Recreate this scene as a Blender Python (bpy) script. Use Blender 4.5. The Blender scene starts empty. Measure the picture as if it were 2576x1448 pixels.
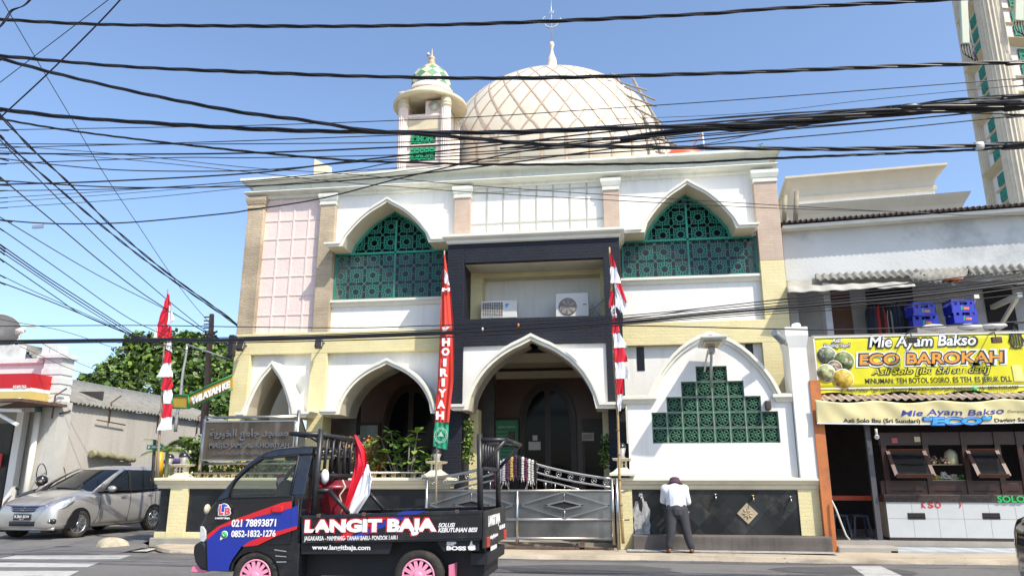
import bpy, math, random
from mathutils import Vector, Matrix, noise
R = math.radians
random.seed(7)
S = bpy.context.scene
COL = S.collection
# ---------------------------------------------------------------- camera, sky, sun, exposure
CAMZ = 1.42; YAW = R(8); PITCH = R(14.5)
cam = bpy.data.objects.new('camera', bpy.data.cameras.new('camera'))
COL.objects.link(cam); S.camera = cam
cam.location = (0, 0, CAMZ); cam.rotation_euler = (R(90) + PITCH, 0, YAW)
cam.data.lens = 26.0; cam.data.sensor_width = 36.0; cam.data.clip_end = 3000
SUN_DIR = Vector((0.65, -0.52, 1.0)).normalized()      # towards the sun
wd = bpy.data.worlds.new("World"); S.world = wd; wd.use_nodes = True
nt = wd.node_tree; bg = nt.nodes['Background']; sk = nt.nodes.new('ShaderNodeTexSky')
sk.sky_type = 'NISHITA'; sk.sun_disc = False
sk.sun_elevation = math.asin(SUN_DIR.z); sk.sun_rotation = math.atan2(SUN_DIR.x, SUN_DIR.y)
sk.air_density = 0.95; sk.dust_density = 1.6; sk.ozone_density = 3.0
nt.links.new(sk.outputs[0], bg.inputs[0]); bg.inputs[1].default_value = 0.15
sun = bpy.data.objects.new('sun', bpy.data.lights.new('sun', 'SUN')); COL.objects.link(sun)
sun.data.energy = 3.15; sun.data.angle = R(0.5); sun.data.color = (1.0, 0.93, 0.81)
sun.rotation_euler = SUN_DIR.to_track_quat('Z', 'Y').to_euler()
S.view_settings.view_transform = 'Standard'; S.view_settings.look = 'None'
S.view_settings.exposure = 0.82; S.view_settings.gamma = 1
S.cycles.max_bounces = 6; S.cycles.diffuse_bounces = 3; S.cycles.glossy_bounces = 3; S.cycles.transparent_max_bounces = 12
# ---------------------------------------------------------------- survey helpers: a sight line cut with a wall plane
FPX = 1860.0
_F = Vector((-math.sin(YAW) * math.cos(PITCH), math.cos(YAW) * math.cos(PITCH), math.sin(PITCH)))
_R = Vector((math.cos(YAW), math.sin(YAW), 0)); _U = _R.cross(_F)
def ray(u, v): return _F + _R * ((u - 1288) / FPX) + _U * ((724 - v) / FPX)
def W(u, v, y):                       # point on the plane y
    d = ray(u, v); return Vector((0, 0, CAMZ)) + d * (y / d.y)
def WX(u, v, x):
    d = ray(u, v); return Vector((0, 0, CAMZ)) + d * (x / d.x)
def G(u, v, z=0.0):
    d = ray(u, v); return Vector((0, 0, CAMZ)) + d * ((z - CAMZ) / d.z)
def X_(u, y, v=1000): return W(u, v, y).x
def Z_(v, y, u=1288): return W(u, v, y).z
# ---------------------------------------------------------------- materials
def node(nt, t, **k):
    n = nt.nodes.new(t)
    for a, b in k.items(): setattr(n, a, b)
    return n
def mat(name, col, rough=0.6, metal=0.0, var=0.12, scale=3.0, bump=0.0, bscale=40.0, spec=0.5, stain=None, stain_amt=0.0,
        stain_scale=1.2, trans=0.0, alpha=1.0, brick=None, coat=0.0, streak=False):
    m = bpy.data.materials.new(name); m.use_nodes = True; t = m.node_tree; L = t.links
    b = t.nodes['Principled BSDF']
    b.inputs['Roughness'].default_value = rough; b.inputs['Metallic'].default_value = metal
    b.inputs['Specular IOR Level'].default_value = spec; b.inputs['Transmission Weight'].default_value = trans
    b.inputs['Alpha'].default_value = alpha; b.inputs['Coat Weight'].default_value = coat
    c = tuple(col) + (1,)
    if var <= 0 and not stain and not bump and not brick:
        b.inputs['Base Color'].default_value = c; return m
    tc = node(t, 'ShaderNodeTexCoord'); 
    n1 = node(t, 'ShaderNodeTexNoise'); n1.inputs['Scale'].default_value = scale; n1.inputs['Detail'].default_value = 6
    L.new(tc.outputs['Object'], n1.inputs['Vector'])
    rp = node(t, 'ShaderNodeMapRange'); rp.inputs[1].default_value = 0.3; rp.inputs[2].default_value = 0.7
    rp.inputs[3].default_value = 1 - var; rp.inputs[4].default_value = 1 + var * 0.6
    L.new(n1.outputs['Fac'], rp.inputs[0])
    mx = node(t, 'ShaderNodeVectorMath', operation='SCALE'); mx.inputs[0].default_value = col
    L.new(rp.outputs[0], mx.inputs['Scale']); out = mx.outputs[0]
    hb = None
    if brick:                                          # (width, height, dark factor) stacked stone strips
        sp = node(t, 'ShaderNodeSeparateXYZ'); L.new(tc.outputs['Object'], sp.inputs[0])
        ad = node(t, 'ShaderNodeMath', operation='ADD'); L.new(sp.outputs[0], ad.inputs[0]); L.new(sp.outputs[1], ad.inputs[1])
        cb = node(t, 'ShaderNodeCombineXYZ'); L.new(ad.outputs[0], cb.inputs[0]); L.new(sp.outputs[2], cb.inputs[1])
        nz = node(t, 'ShaderNodeTexNoise'); nz.inputs['Scale'].default_value = 9; L.new(tc.outputs['Object'], nz.inputs['Vector'])
        sc = node(t, 'ShaderNodeVectorMath', operation='SCALE'); sc.inputs['Scale'].default_value = 0.05; L.new(nz.outputs['Color'], sc.inputs[0])
        va = node(t, 'ShaderNodeVectorMath', operation='ADD'); L.new(cb.outputs[0], va.inputs[0]); L.new(sc.outputs[0], va.inputs[1])
        bt = node(t, 'ShaderNodeTexBrick'); L.new(va.outputs[0], bt.inputs['Vector'])
        bt.inputs['Scale'].default_value = 1; bt.inputs['Brick Width'].default_value = brick[0]; bt.inputs['Row Height'].default_value = brick[1]
        bt.inputs['Mortar Size'].default_value = brick[1] * 0.1; bt.inputs['Mortar Smooth'].default_value = 0.6; bt.offset = 0.37
        bt.inputs['Color1'].default_value = (1, 1, 1, 1); bt.inputs['Color2'].default_value = (1 - brick[2] * .5,) * 3 + (1,)
        bt.inputs['Mortar'].default_value = (1 - brick[2],) * 3 + (1,)
        mm = node(t, 'ShaderNodeVectorMath', operation='MULTIPLY'); L.new(out, mm.inputs[0]); L.new(bt.outputs['Color'], mm.inputs[1]); out = mm.outputs[0]
        bm = node(t, 'ShaderNodeBump'); bm.inputs['Strength'].default_value = 0.9; bm.inputs['Distance'].default_value = 0.02
        L.new(bt.outputs['Color'], bm.inputs['Height']); hb = bm
    if stain:
        n2 = node(t, 'ShaderNodeTexNoise'); n2.inputs['Scale'].default_value = stain_scale; n2.inputs['Detail'].default_value = 9; n2.inputs['Roughness'].default_value = 0.65
        if streak:
            mp = node(t, 'ShaderNodeMapping'); mp.inputs['Scale'].default_value = (4, 4, 0.35); L.new(tc.outputs['Object'], mp.inputs[0]); L.new(mp.outputs[0], n2.inputs['Vector'])
        else: L.new(tc.outputs['Object'], n2.inputs['Vector'])
        r2 = node(t, 'ShaderNodeMapRange'); r2.inputs[1].default_value = 0.52; r2.inputs[2].default_value = 0.72
        r2.inputs[3].default_value = 0; r2.inputs[4].default_value = stain_amt; L.new(n2.outputs['Fac'], r2.inputs[0])
        m2 = node(t, 'ShaderNodeMix', data_type='RGBA'); L.new(r2.outputs[0], m2.inputs[0]); L.new(out, m2.inputs[6])
        m2.inputs[7].default_value = tuple(stain) + (1,); out = m2.outputs[2]
    L.new(out, b.inputs['Base Color'])
    if bump:
        n3 = node(t, 'ShaderNodeTexNoise'); n3.inputs['Scale'].default_value = bscale; n3.inputs['Detail'].default_value = 4
        L.new(tc.outputs['Object'], n3.inputs['Vector'])
        bp = node(t, 'ShaderNodeBump'); bp.inputs['Strength'].default_value = bump; bp.inputs['Distance'].default_value = 0.02
        L.new(n3.outputs['Fac'], bp.inputs['Height'])
        if hb: L.new(hb.outputs[0], bp.inputs['Normal'])
        L.new(bp.outputs[0], b.inputs['Normal'])
    elif hb: L.new(hb.outputs[0], b.inputs['Normal'])
    return m
def glassy(name, tint, alpha, rough=0.03):             # window pane: part clear, part reflecting
    m = bpy.data.materials.new(name); m.use_nodes = True; t = m.node_tree
    for n in list(t.nodes): t.nodes.remove(n)
    o = node(t, 'ShaderNodeOutputMaterial'); mx = node(t, 'ShaderNodeMixShader'); tr = node(t, 'ShaderNodeBsdfTransparent')
    tr.inputs[0].default_value = tuple(tint) + (1,)
    g = node(t, 'ShaderNodeBsdfPrincipled'); g.inputs['Base Color'].default_value = tuple(c * .22 for c in tint) + (1,); g.inputs['Roughness'].default_value = rough
    mx.inputs[0].default_value = alpha
    t.links.new(tr.outputs[0], mx.inputs[1]); t.links.new(g.outputs[0], mx.inputs[2]); t.links.new(mx.outputs[0], o.inputs[0])
    return m
# ---------------------------------------------------------------- mesh builder
class MB:
    def __init__(s): s.v = []; s.f = []; s.mi = []; s.sm = []
    def add(s, vs, fs, mi=0, smooth=False):
        b = len(s.v); s.v += [tuple(v) for v in vs]
        for f in fs: s.f.append([b + i for i in f]); s.mi.append(mi); s.sm.append(smooth)
        return s
    def box(s, x0, x1, y0, y1, z0, z1, mi=0):
        if x0 > x1: x0, x1 = x1, x0
        if y0 > y1: y0, y1 = y1, y0
        if z0 > z1: z0, z1 = z1, z0
        return s.add([(x0, y0, z0), (x1, y0, z0), (x1, y1, z0), (x0, y1, z0), (x0, y0, z1), (x1, y0, z1), (x1, y1, z1), (x0, y1, z1)],
              [(0, 3, 2, 1), (4, 5, 6, 7), (0, 1, 5, 4), (1, 2, 6, 5), (2, 3, 7, 6), (3, 0, 4, 7)], mi)
    def obox(s, a, b, w, h, mi=0, up=(0, 0, 1)):        # box along a->b, width w, height h
        a = Vector(a); b = Vector(b); d = (b - a).normalized(); up = Vector(up)
        if abs(d.dot(up)) > .98: up = Vector((0, 1, 0))
        r = d.cross(up).normalized() * w / 2; q = r.cross(d).normalized() * h / 2
        return s.add([a - r - q, a + r - q, a + r + q, a - r + q, b - r - q, b + r - q, b + r + q, b - r + q],
              [(0, 1, 2, 3), (7, 6, 5, 4), (0, 4, 5, 1), (1, 5, 6, 2), (2, 6, 7, 3), (3, 7, 4, 0)], mi)
    def mold(s, x0, x1, y0, y1, prof, mi=0, back=True): # rings: (out, z); grows outward on front and sides
        n = len(prof); vs = []; fs = []
        for o, z in prof:
            vs += [(x0 - o, y0 - o, z), (x1 + o, y0 - o, z), (x1 + o, y1 + (o if back else 0), z), (x0 - o, y1 + (o if back else 0), z)]
        for i in range(n - 1):
            for k in range(4): a = i * 4 + k; b = i * 4 + (k + 1) % 4; fs.append((a, b, b + 4, a + 4))
        fs.append((3, 2, 1, 0)); fs.append(tuple(range(4 * n - 4, 4 * n)))
        return s.add(vs, fs, mi)
    def prism(s, pts, y0, y1, mi=0, smooth=False):      # polygon in x,z pushed along y
        n = len(pts)
        area = sum(pts[i][0] * pts[(i + 1) % n][1] - pts[(i + 1) % n][0] * pts[i][1] for i in range(n))
        if area < 0: pts = pts[::-1]
        vs = [(p[0], y0, p[1]) for p in pts] + [(p[0], y1, p[1]) for p in pts]
        return s.add(vs, [tuple(range(n)), tuple(range(2 * n - 1, n - 1, -1))] + [((i + 1) % n, i, i + n, (i + 1) % n + n) for i in range(n)], mi, smooth)
    def poly(s, pts, mi=0): return s.add(pts, [tuple(range(len(pts)))], mi)
    def strip(s, A, B, mi=0, smooth=False):              # surface between two polylines
        n = len(A); return s.add(list(A) + list(B), [(i, i + 1, n + i + 1, n + i) for i in range(n - 1)], mi, smooth)
    def grid(s, fn, nu, nv, mi=0, smooth=True):
        vs = [fn(i / nu, j / nv) for j in range(nv + 1) for i in range(nu + 1)]
        return s.add(vs, [(j * (nu + 1) + i, j * (nu + 1) + i + 1, (j + 1) * (nu + 1) + i + 1, (j + 1) * (nu + 1) + i) for j in range(nv) for i in range(nu)], mi, smooth)
    def tube(s, pts, r, n=8, mi=0, smooth=True, caps=True):
        pts = [Vector(p) for p in pts]; k = len(pts); vs = []; fs = []; ref = None
        for i, p in enumerate(pts):
            d = (pts[min(i + 1, k - 1)] - pts[max(i - 1, 0)])
            if d.length < 1e-9: d = Vector((0, 0, 1))
            d.normalize()
            if ref is None: ref = d.orthogonal().normalized()
            ref = (ref - d * ref.dot(d))
            if ref.length < 1e-5: ref = d.orthogonal()
            ref.normalize(); bn = d.cross(ref); rr = r[i] if isinstance(r, (list, tuple)) else r
            for j in range(n):
                a = 2 * math.pi * j / n; vs.append(p + (ref * math.cos(a) + bn * math.sin(a)) * rr)
        for i in range(k - 1):
            for j in range(n): a = i * n + j; b = i * n + (j + 1) % n; fs.append((a, b, b + n, a + n))
        s.add(vs, fs, mi, smooth)
        if caps: s.f.append([len(s.v) - k * n + j for j in range(n)][::-1]); s.mi.append(mi); s.sm.append(False); s.f.append([len(s.v) - n + j for j in range(n)]); s.mi.append(mi); s.sm.append(False)
        return s
    def lathe(s, prof, c=(0, 0, 0), n=24, mi=0, M=None, smooth=True, mif=None):
        c = Vector(c); vs = []; fs = []
        for r, z in prof:
            for j in range(n):
                a = 2 * math.pi * j / n; p = Vector((r * math.cos(a), r * math.sin(a), z))
                if M: p = M @ p
                vs.append(p + c)
        for i in range(len(prof) - 1):
            for j in range(n): a = i * n + j; b = i * n + (j + 1) % n; fs.append((a, b, b + n, a + n))
        if prof[0][0] > 1e-4: fs.append(tuple(range(n - 1, -1, -1)))
        if prof[-1][0] > 1e-4: fs.append(tuple(range((len(prof) - 1) * n, len(prof) * n)))
        return s.add(vs, fs, mi, smooth)
    def ball(s, c, r, mi=0, n=12, sq=(1, 1, 1)):
        pr = [(math.sin(math.pi * i / (n // 2)) * 1.0, -math.cos(math.pi * i / (n // 2))) for i in range(n // 2 + 1)]
        M = Matrix.Diagonal((r * sq[0], r * sq[1], r * sq[2]))
        return s.lathe([(max(a, 0.0), b) for a, b in pr], c, n, mi, M)
    def build(s, name, mats, parent=None, bevel=0, seg=2, solid=0, subsurf=0):
        me = bpy.data.meshes.new(name); me.from_pydata(s.v, [], s.f)
        for m in (mats if isinstance(mats, (list, tuple)) else [mats]): me.materials.append(m)
        me.polygons.foreach_set('material_index', s.mi); me.polygons.foreach_set('use_smooth', s.sm); me.update()
        o = bpy.data.objects.new(name, me); COL.objects.link(o)
        if parent: o.parent = parent; o.matrix_parent_inverse = parent_inv(parent)
        if solid: md = o.modifiers.new('solid', 'SOLIDIFY'); md.thickness = solid; md.offset = 0
        if subsurf: md = o.modifiers.new('sub', 'SUBSURF'); md.levels = md.render_levels = subsurf
        if bevel: md = o.modifiers.new('bevel', 'BEVEL'); md.width = bevel; md.segments = seg; md.limit_method = 'ANGLE'; md.angle_limit = R(35)
        return o
def world_m(p):
    M = Matrix.LocRotScale(p.location, p.rotation_euler, p.scale)
    return world_m(p.parent) @ p.matrix_parent_inverse @ M if p.parent else M
def parent_inv(p): return world_m(p).inverted()
def tag(o, label, cat, group=None, kind=None):
    o['label'] = label; o['category'] = cat
    if group: o['group'] = group
    if kind: o['kind'] = kind
    return o
def thing(name, label, cat, loc=(0, 0, 0), group=None, rz=0):
    o = bpy.data.objects.new(name, None); COL.objects.link(o); o.location = loc; o.rotation_euler = (0, 0, rz)
    o.empty_display_size = 0.3
    return tag(o, label, cat, group)
def struct(o): o['kind'] = 'structure'; return o
def copy_tree(o, parent=None):
    c = o.copy(); COL.objects.link(c); c.parent = parent
    for ch in [x for x in o.children]: copy_tree(ch, c)
    return c
def textmesh(s, bold=0.0, shear=0.0, ext=0.0, space=1.0):
    c = bpy.data.curves.new('t', 'FONT'); c.body = s; c.offset = bold; c.shear = shear; c.extrude = ext; c.resolution_u = 3; c.space_character = space
    c.align_x = 'CENTER'; o = bpy.data.objects.new('t', c); COL.objects.link(o)
    dg = bpy.context.evaluated_depsgraph_get(); m = bpy.data.meshes.new_from_object(o.evaluated_get(dg))
    bpy.data.objects.remove(o); vs = [v.co.copy() for v in m.vertices]; fs = [tuple(p.vertices) for p in m.polygons]
    bpy.data.meshes.remove(m); return vs, fs
def text(name, s, c, w, h, m, parent=None, bold=0.0, shear=0.0, ext=0.003, right=(1, 0, 0), up=(0, 0, 1), fn=None, mb=None, mi=0, ref=None, space=1.0):
    """lettering fitted to width w and height h, centred on c; ext is half its thickness"""
    vs, fs = textmesh(s, bold, shear, 0.01, space)
    rv = ref or vs
    if isinstance(rv, str): rv = textmesh(rv, bold, shear, 0.01)[0]
    x0 = min(v.x for v in rv); x1 = max(v.x for v in rv); y0 = min(v.y for v in rv); y1 = max(v.y for v in rv)
    right = Vector(right); up = Vector(up); nrm = right.cross(up); c = Vector(c); out = []
    for v in vs:
        a = ((v.x - x0) / (x1 - x0) - .5) * w; b = ((v.y - y0) / (y1 - y0) - .5) * h; d = v.z / 0.01 * ext
        if fn: a, b = fn(a, b)
        out.append(c + right * a + up * b + nrm * d)
    if mb: mb.add(out, fs, mi); return None
    return MB().add(out, fs).build(name, m, parent)
def lerp(a, b, t): return a + (b - a) * t
# ---------------------------------------------------------------- common materials
M = {}
M['white'] = mat('white_paint', (.80, .79, .745), .7, var=.05, scale=1.5, stain=(.50, .49, .44), stain_amt=.28, stain_scale=1.6, bump=.12, bscale=25, streak=True)
M['offwhite'] = mat('offwhite_trim', (.76, .74, .64), .6, var=.05, stain=(.45, .45, .4), stain_amt=.35, stain_scale=2.2, bump=.1)
M['cornice'] = mat('cornice_paint', (.70, .71, .62), .6, var=.06, stain=(.42, .38, .34), stain_amt=.4, stain_scale=1.1, bump=.1, streak=True)
M['cream'] = mat('cream_render', (.70, .63, .45), .7, var=.07, stain=(.4, .36, .28), stain_amt=.3, bump=.1)
M['soffit'] = mat('soffit_cream', (.64, .57, .42), .7, var=.05)
M['yellow'] = mat('yellow_stone', (.72, .635, .35), .75, var=.06, brick=(.34, .075, .10), bump=.25, bscale=30)
M['tan'] = mat('tan_stone', (.52, .42, .29), .8, var=.3, scale=1.5, brick=(.26, .05, .28), bump=.5, bscale=30)
M['tanpink'] = mat('tan_pink_stone', (.53, .41, .32), .8, var=.1, brick=(.3, .06, .14), bump=.3)
M['pink'] = mat('pink_render', (.76, .62, .57), .7, var=.05, bump=.35, bscale=12)
M['black_stone'] = mat('black_stone', (.011, .014, .024), .6, var=.3, brick=(.36, .075, .3), bump=.5, bscale=30, spec=.35)
M['black_tile'] = mat('black_tile', (.017, .019, .021), .3, var=.6, scale=1.4, stain=(.075, .07, .06), stain_amt=.7, stain_scale=1.6, spec=.35)
M['brown_wall'] = mat('brown_marble', (.11, .055, .037), .35, var=.25, scale=2)
M['wood'] = mat('dark_wood', (.035, .014, .009), .4, var=.35, scale=8)
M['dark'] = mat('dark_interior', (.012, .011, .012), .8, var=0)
M['green'] = mat('green_lattice', (.03, .33, .23), .5, var=.08)
M['dgreen'] = mat('green_block', (.045, .14, .085), .5, var=.45, scale=9)
M['mortar'] = mat('mortar', (.42, .42, .36), .9, var=.1)
M['steel'] = mat('stainless', (.46, .45, .43), .3, metal=1, var=.15, scale=4)
M['steel_sheet'] = mat('stainless_sheet', (.26, .25, .23), .34, metal=.85, var=.5, scale=1.3)
M['rust'] = mat('rusty_steel', (.12, .07, .05), .8, var=.4, scale=12)
M['concrete'] = mat('concrete', (.34, .32, .28), .85, var=.15, stain=(.16, .15, .13), stain_amt=.6, stain_scale=1.5, bump=.3)
M['black_rubber'] = mat('black_rubber', (.012, .012, .014), .45, var=0)
M['black_plastic'] = mat('black_plastic', (.02, .02, .022), .35, var=0)
M['gold'] = mat('brass', (.55, .42, .2), .35, metal=.9, var=.1)
M['paper'] = mat('paper', (.75, .74, .7), .8, var=.03)
M['lettering_white'] = mat('white_lettering', (.85, .85, .85), .4, var=0)
M['lettering_black'] = mat('black_lettering', (.02, .02, .025), .5, var=0)
M['leaf'] = mat('leaf', (.07, .135, .022), .45, var=.5, scale=3)
M['leaf_light'] = mat('leaf_light', (.17, .26, .04), .45, var=.4, scale=3)
M['leaf_yellow'] = mat('leaf_yellow', (.42, .30, .04), .5, var=.3)
M['bark'] = mat('bark', (.12, .09, .065), .9, var=.3, bump=.5)
M['bamboo'] = mat('bamboo', (.40, .28, .12), .5, var=.25, scale=6)
M['glass_dark'] = mat('dark_glass', (.006, .007, .009), .08, var=0, spec=.12)
M['zinc'] = mat('galvanised', (.42, .43, .42), .45, metal=.5, var=.15)
# ---------------------------------------------------------------- ground and roads
asph = mat('asphalt', (.165, .158, .15), .85, var=.14, scale=.5, stain=(.075, .072, .07), stain_amt=.8, stain_scale=.7, bump=.6, bscale=160)
pave = mat('pavement_concrete', (.44, .37, .27), .85, var=.16, scale=1.2, stain=(.26, .20, .14), stain_amt=.7, stain_scale=1.3, bump=.4, bscale=30)
pav2 = mat('grit_paving', (.36, .35, .33), .8, var=.4, scale=14, bump=.3)
dirt = mat('ground_earth', (.2, .17, .13), .95, var=.2, bump=.4)
g = MB(); g.box(-900, 900, -900, 2500, -2, -.03); struct(g.build('ground', dirt))
g = MB(); g.grid(lambda a, b: (lerp(-60, 60, a), lerp(-14, 14.5, b), 0.0), 60, 16, 0, False); struct(g.build('road', asph))
def street_z(y): return .002 + .1 * min(1, max(0, (y - 14.3) / 1.9))
g = MB(); ys = [13.9, 14.3, 14.8, 15.3, 15.8, 16.2, 20, 30, 60, 90]
g.strip([(-16.4, y, street_z(y) + (.002 if y > 14 else .001)) for y in ys], [(-9.9 if y < 15.6 else -10.4, y, street_z(y) + (.002 if y > 14 else .001)) for y in ys])
struct(g.build('street', asph))
# pavement with broken kerb: sheet with a real step
def kerb_y(x): return 14.42 + .05 * math.sin(x * 1.3) + .03 * math.sin(x * 5.1) + (.35 if x > 3.9 else 0) * 0
def pav_h(x): return .10 + .015 * math.sin(x * .9)
g = MB(); n = 150; A = []; B = []; C_ = []; D_ = []
for i in range(n + 1):
    x = lerp(-9.75, 30, i / n); k = kerb_y(x)
    if x < -8.6: k += (-8.6 - x) ** 2 * .62
    h = pav_h(x) * (1 if x > 4.1 else .85)
    A.append((x, k, 0)); B.append((x, k + .03, h - .012)); C_.append((x, k + .08, h)); D_.append((x, 17.5, h + .02))
g.strip(A, B); g.strip(B, C_); g.strip(C_, D_)
struct(g.build('pavement', pave))
g = MB(); g.strip([(.1, 14.9, .112), (3.9, 14.9, .112)], [(.1, 15.35, .116), (3.9, 15.35, .116)]); struct(g.build('paving_strip', pav2))
# left hand pavement in front of the corner shop
g = MB(); g.box(-40, -16.4, 14.6, 60, -.02, .12); struct(g.build('pavement', pave))
# road markings, worn paint
paint = mat('road_paint', (.46, .45, .42), .8, var=.2, stain=(.13, .125, .12), stain_amt=1, stain_scale=3)
for i, (va, vb, u0, u1, sk_) in enumerate([(1363, 1369, 190, 500, 0), (1378, 1386, 110, 400, 0), (1396, 1406, 40, 330, 0), (1414, 1426, -60, 250, 0), (1435, 1450, -200, 200, 0)]):
    ya = G(150, va).y; yb = G(150, vb).y
    g = MB(); a = G(u0, va); b = G(u1, va); c = G(u1 - 30, vb); d = G(u0 - 50, vb); n = 20
    g.grid(lambda s, t: lerp(lerp(a, b, s), lerp(d, c, s), t) + Vector((0, 0, .005)), 10, 1, 0, False)
    o = g.build('road_marking', paint); struct(o)
g = MB(); P4 = [G(2140, 1423), G(2215, 1423), G(2330, 1475), G(2215, 1475)]
g.poly([p + Vector((0, 0, .005)) for p in P4][::-1]); struct(g.build('road_marking', paint))
# mound of spilled cement on the corner
g = MB(); c = G(278, 1372, .05)
def mound(a, b):
    an = a * 2 * math.pi; r = b * .27 * (1 + .15 * math.sin(3 * an) + .1 * math.sin(7 * an))
    return (c.x + r * math.cos(an) * 1.3, c.y + r * math.sin(an) * .8, .04 + .17 * math.sqrt(max(0, 1 - b * b)) * (1 + .12 * math.sin(5 * an)))
g.grid(mound, 24, 8); tag(g.build('cement_mound', mat('mound_cement', (.44, .38, .27), .9, var=.25, scale=6, bump=1, bscale=20)), 'small pale cement lump on the street corner beside the silver car', 'cement lump')

# old repair patch, tar-sealed cracks and small litter on the road edge
rnd = random.Random(21); pm0 = mat('asphalt_patch', (.085, .083, .082), .9, var=.2, scale=3, bump=.6, bscale=120)
for (x, y, w, d) in ((-.6, 12.9, 1.5, .7), (3.6, 13.3, 1.1, .6), (-11.0, 13.9, .9, .5)):
    g = MB(); n = 14; g.poly([(x + w * (1 + .15 * rnd.uniform(-1, 1)) * math.cos(6.283 * i / n), y + d * (1 + .2 * rnd.uniform(-1, 1)) * math.sin(6.283 * i / n), .004) for i in range(n)]); struct(g.build('asphalt_patch', pm0))
tarm = mat('tar_seal', (.03, .03, .031), .6, var=.1)
for (x, y, L) in ((-1.5, 13.9, 5), (2.5, 12.6, 4), (-9.5, 12.9, 3.5), (4.5, 13.8, 3)):
    A_, B_2 = [], []
    yy = y
    for i in range(24):
        t = i / 23; yy += rnd.uniform(-.05, .05); w = rnd.uniform(.006, .018); A_.append((x + t * L, yy - w, .0035)); B_2.append((x + t * L, yy + w, .0035))
    g = MB(); g.strip(A_, B_2); struct(g.build('road_crack', tarm))
lit = MB()
for i in range(140):
    x = rnd.uniform(-9, 8.5); y = kerb_y(x) + rnd.gauss(-.04, .12); r = rnd.uniform(.008, .025); a = rnd.uniform(0, 3.1); z = .008 if y < kerb_y(x) else pav_h(x) + .008
    lit.add([(x + r * math.cos(a), y + r * math.sin(a), z), (x - r * .6 * math.sin(a), y + r * .6 * math.cos(a), z + .006), (x - r * math.cos(a), y - r * math.sin(a), z), (x + r * .6 * math.sin(a), y - r * .6 * math.cos(a), z + .004)], [(0, 1, 2, 3)])
tag(lit.build('road_grit', mat('dry_leaf', (.20, .14, .07), .9, var=.5, scale=2)), 'dry leaf bits and grit along the kerb', 'litter', kind='stuff')
# ================================================================ MOSQUE
YM = 17.1; YP = 16.95; YPORT = 16.2; YW = 15.7
mq = thing('mosque', 'two storey cream mosque with green lattice windows, black stone portal and a big dome', 'mosque', (-2.8, 18, 0))
def wz(v, y=YM, u=1288): return W(u, v, y).z
XL = W(622, 534, YP).x; XR = X_(1956, YM, 470)
z_band = W(594, 840, YP).z          # top of the yellow band
z_cap = W(663, 533, YP).z           # underside of capitals
z_con = W(617, 505, YM).z           # underside of cornice
z_top = W(604, 449, 16.77).z
core = MB(); core.box(XL + .1, XR - .1, 21.6, 36, 0, z_con + .4)
core.box(XL + .05, XR - .05, YM + .45, 21.6, z_band - .3, z_band)     # slab between the storeys
core.box(XL + .1, XL + .5, YM + .5, 21.6, z_band, z_con + .4); core.box(XR - .5, XR - .1, YM + .5, 21.6, 0, z_con + .4)
core.box(XL + .12, XR - .12, YM + .4, 21.7, z_con + .2, z_con + .45)
core.build('wall', M['white'], mq)
# cornice
cor = MB()
zf = [W(617, v, YM).z for v in (505, 497, 490, 486, 478)]
H = z_top - z_con
cor.mold(W(604, 449, 16.77).x + .27, W(1964, 367, 16.77).x - .27, YM - .06, 36.4, [(0, z_con - .02), (.02, z_con), (.02, z_con + .13 * H), (.10, z_con + .15 * H), (.17, z_con + .2 * H), (.20, z_con + .25 * H), (.17, z_con + .30 * H), (.09, z_con + .335 * H), (.02, z_con + .36 * H), (.02, z_con + .60 * H), (.05, z_con + .68 * H), (.12, z_con + .76 * H), (.24, z_con + .83 * H), (.27, z_con + .85 * H), (.27, z_top), (.1, z_top + .01)])
cor.build('cornice', M['cornice'], mq, bevel=.008)
joint_m = mat('grid_joint', (.46, .46, .38), .7, var=.1)
def tile_panel(name, x0, x1, z0, z1, y, nx, nz, m, off=0.5, w=.035):
    g = MB(); g.box(x0, x1, y, y + .35, z0, z1); b = g.build(name, m, mq)
    l = MB()
    sx = (x1 - x0) / nx
    for i in range(1, nx): l.box(x0 + sx * i - w / 2, x0 + sx * i + w / 2, y - .018, y + .01, z0, z1)
    k = 0; z = z1 - (z1 - z0) / nz * off
    while z > z0 + .1:
        l.box(x0, x1, y - .014, y + .01, z - w / 2, z + w / 2); z -= (z1 - z0) / nz
    l.build('joint_strip', m if name == 'pink_panel' else joint_m, mq)
px0 = W(663, 533, YP).x; px1 = W(806, 526, YP).x
tile_panel('pink_panel', px0 - .02, px1 + .05, z_band, z_con + .1, YM, 4, 7.4, M['pink'], .42, .04)
P2 = (px1, W(844, 526, YP).x); P3 = (W(1143, 505, YP).x, W(1184, 505, YP).x); P4 = (W(1517, 506, YP).x, W(1558, 506, YP).x)
P5 = (W(1895, 467, YP).x, W(1954, 463, YP).x); P1 = (W(623, 534, YP).x, px0)
z_ledge = W(1300, 600, 15.9).z; z_up = W(1925, 655, YP).z
def cap(x0, x1, z, m):
    c = MB(); c.mold(x0 - .005, x1 + .005, YP - .02, YM, [(0, z - .02), (.012, z - .01), (.012, z + .02), (0, z + .03), (0, z + .08), (.015, z + .1), (.03, z + .15), (.045, z + .2), (.045, z + .28), (.02, z + .29)], back=False)
    c.build('capital', m, mq)
for k, (a, b) in enumerate((P1, P2, P3, P4, P5)):
    g = MB(); zb = z_band if k < 2 else (z_ledge if k < 4 else z_up)
    g.box(a, b, YP, YM + .3, zb, z_con); g.build('pilaster', M['tan'] if k < 2 else M['tanpink'], mq, bevel=.012)
    cap(a, b, z_con - .28, M['tan'] if k == 0 else M['cornice'])
tile_panel('grid_panel', P3[1] - .02, P4[0] + .02, z_ledge, z_con + .1, YM, 8, 2.3, M['white'], .30, .04)
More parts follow.
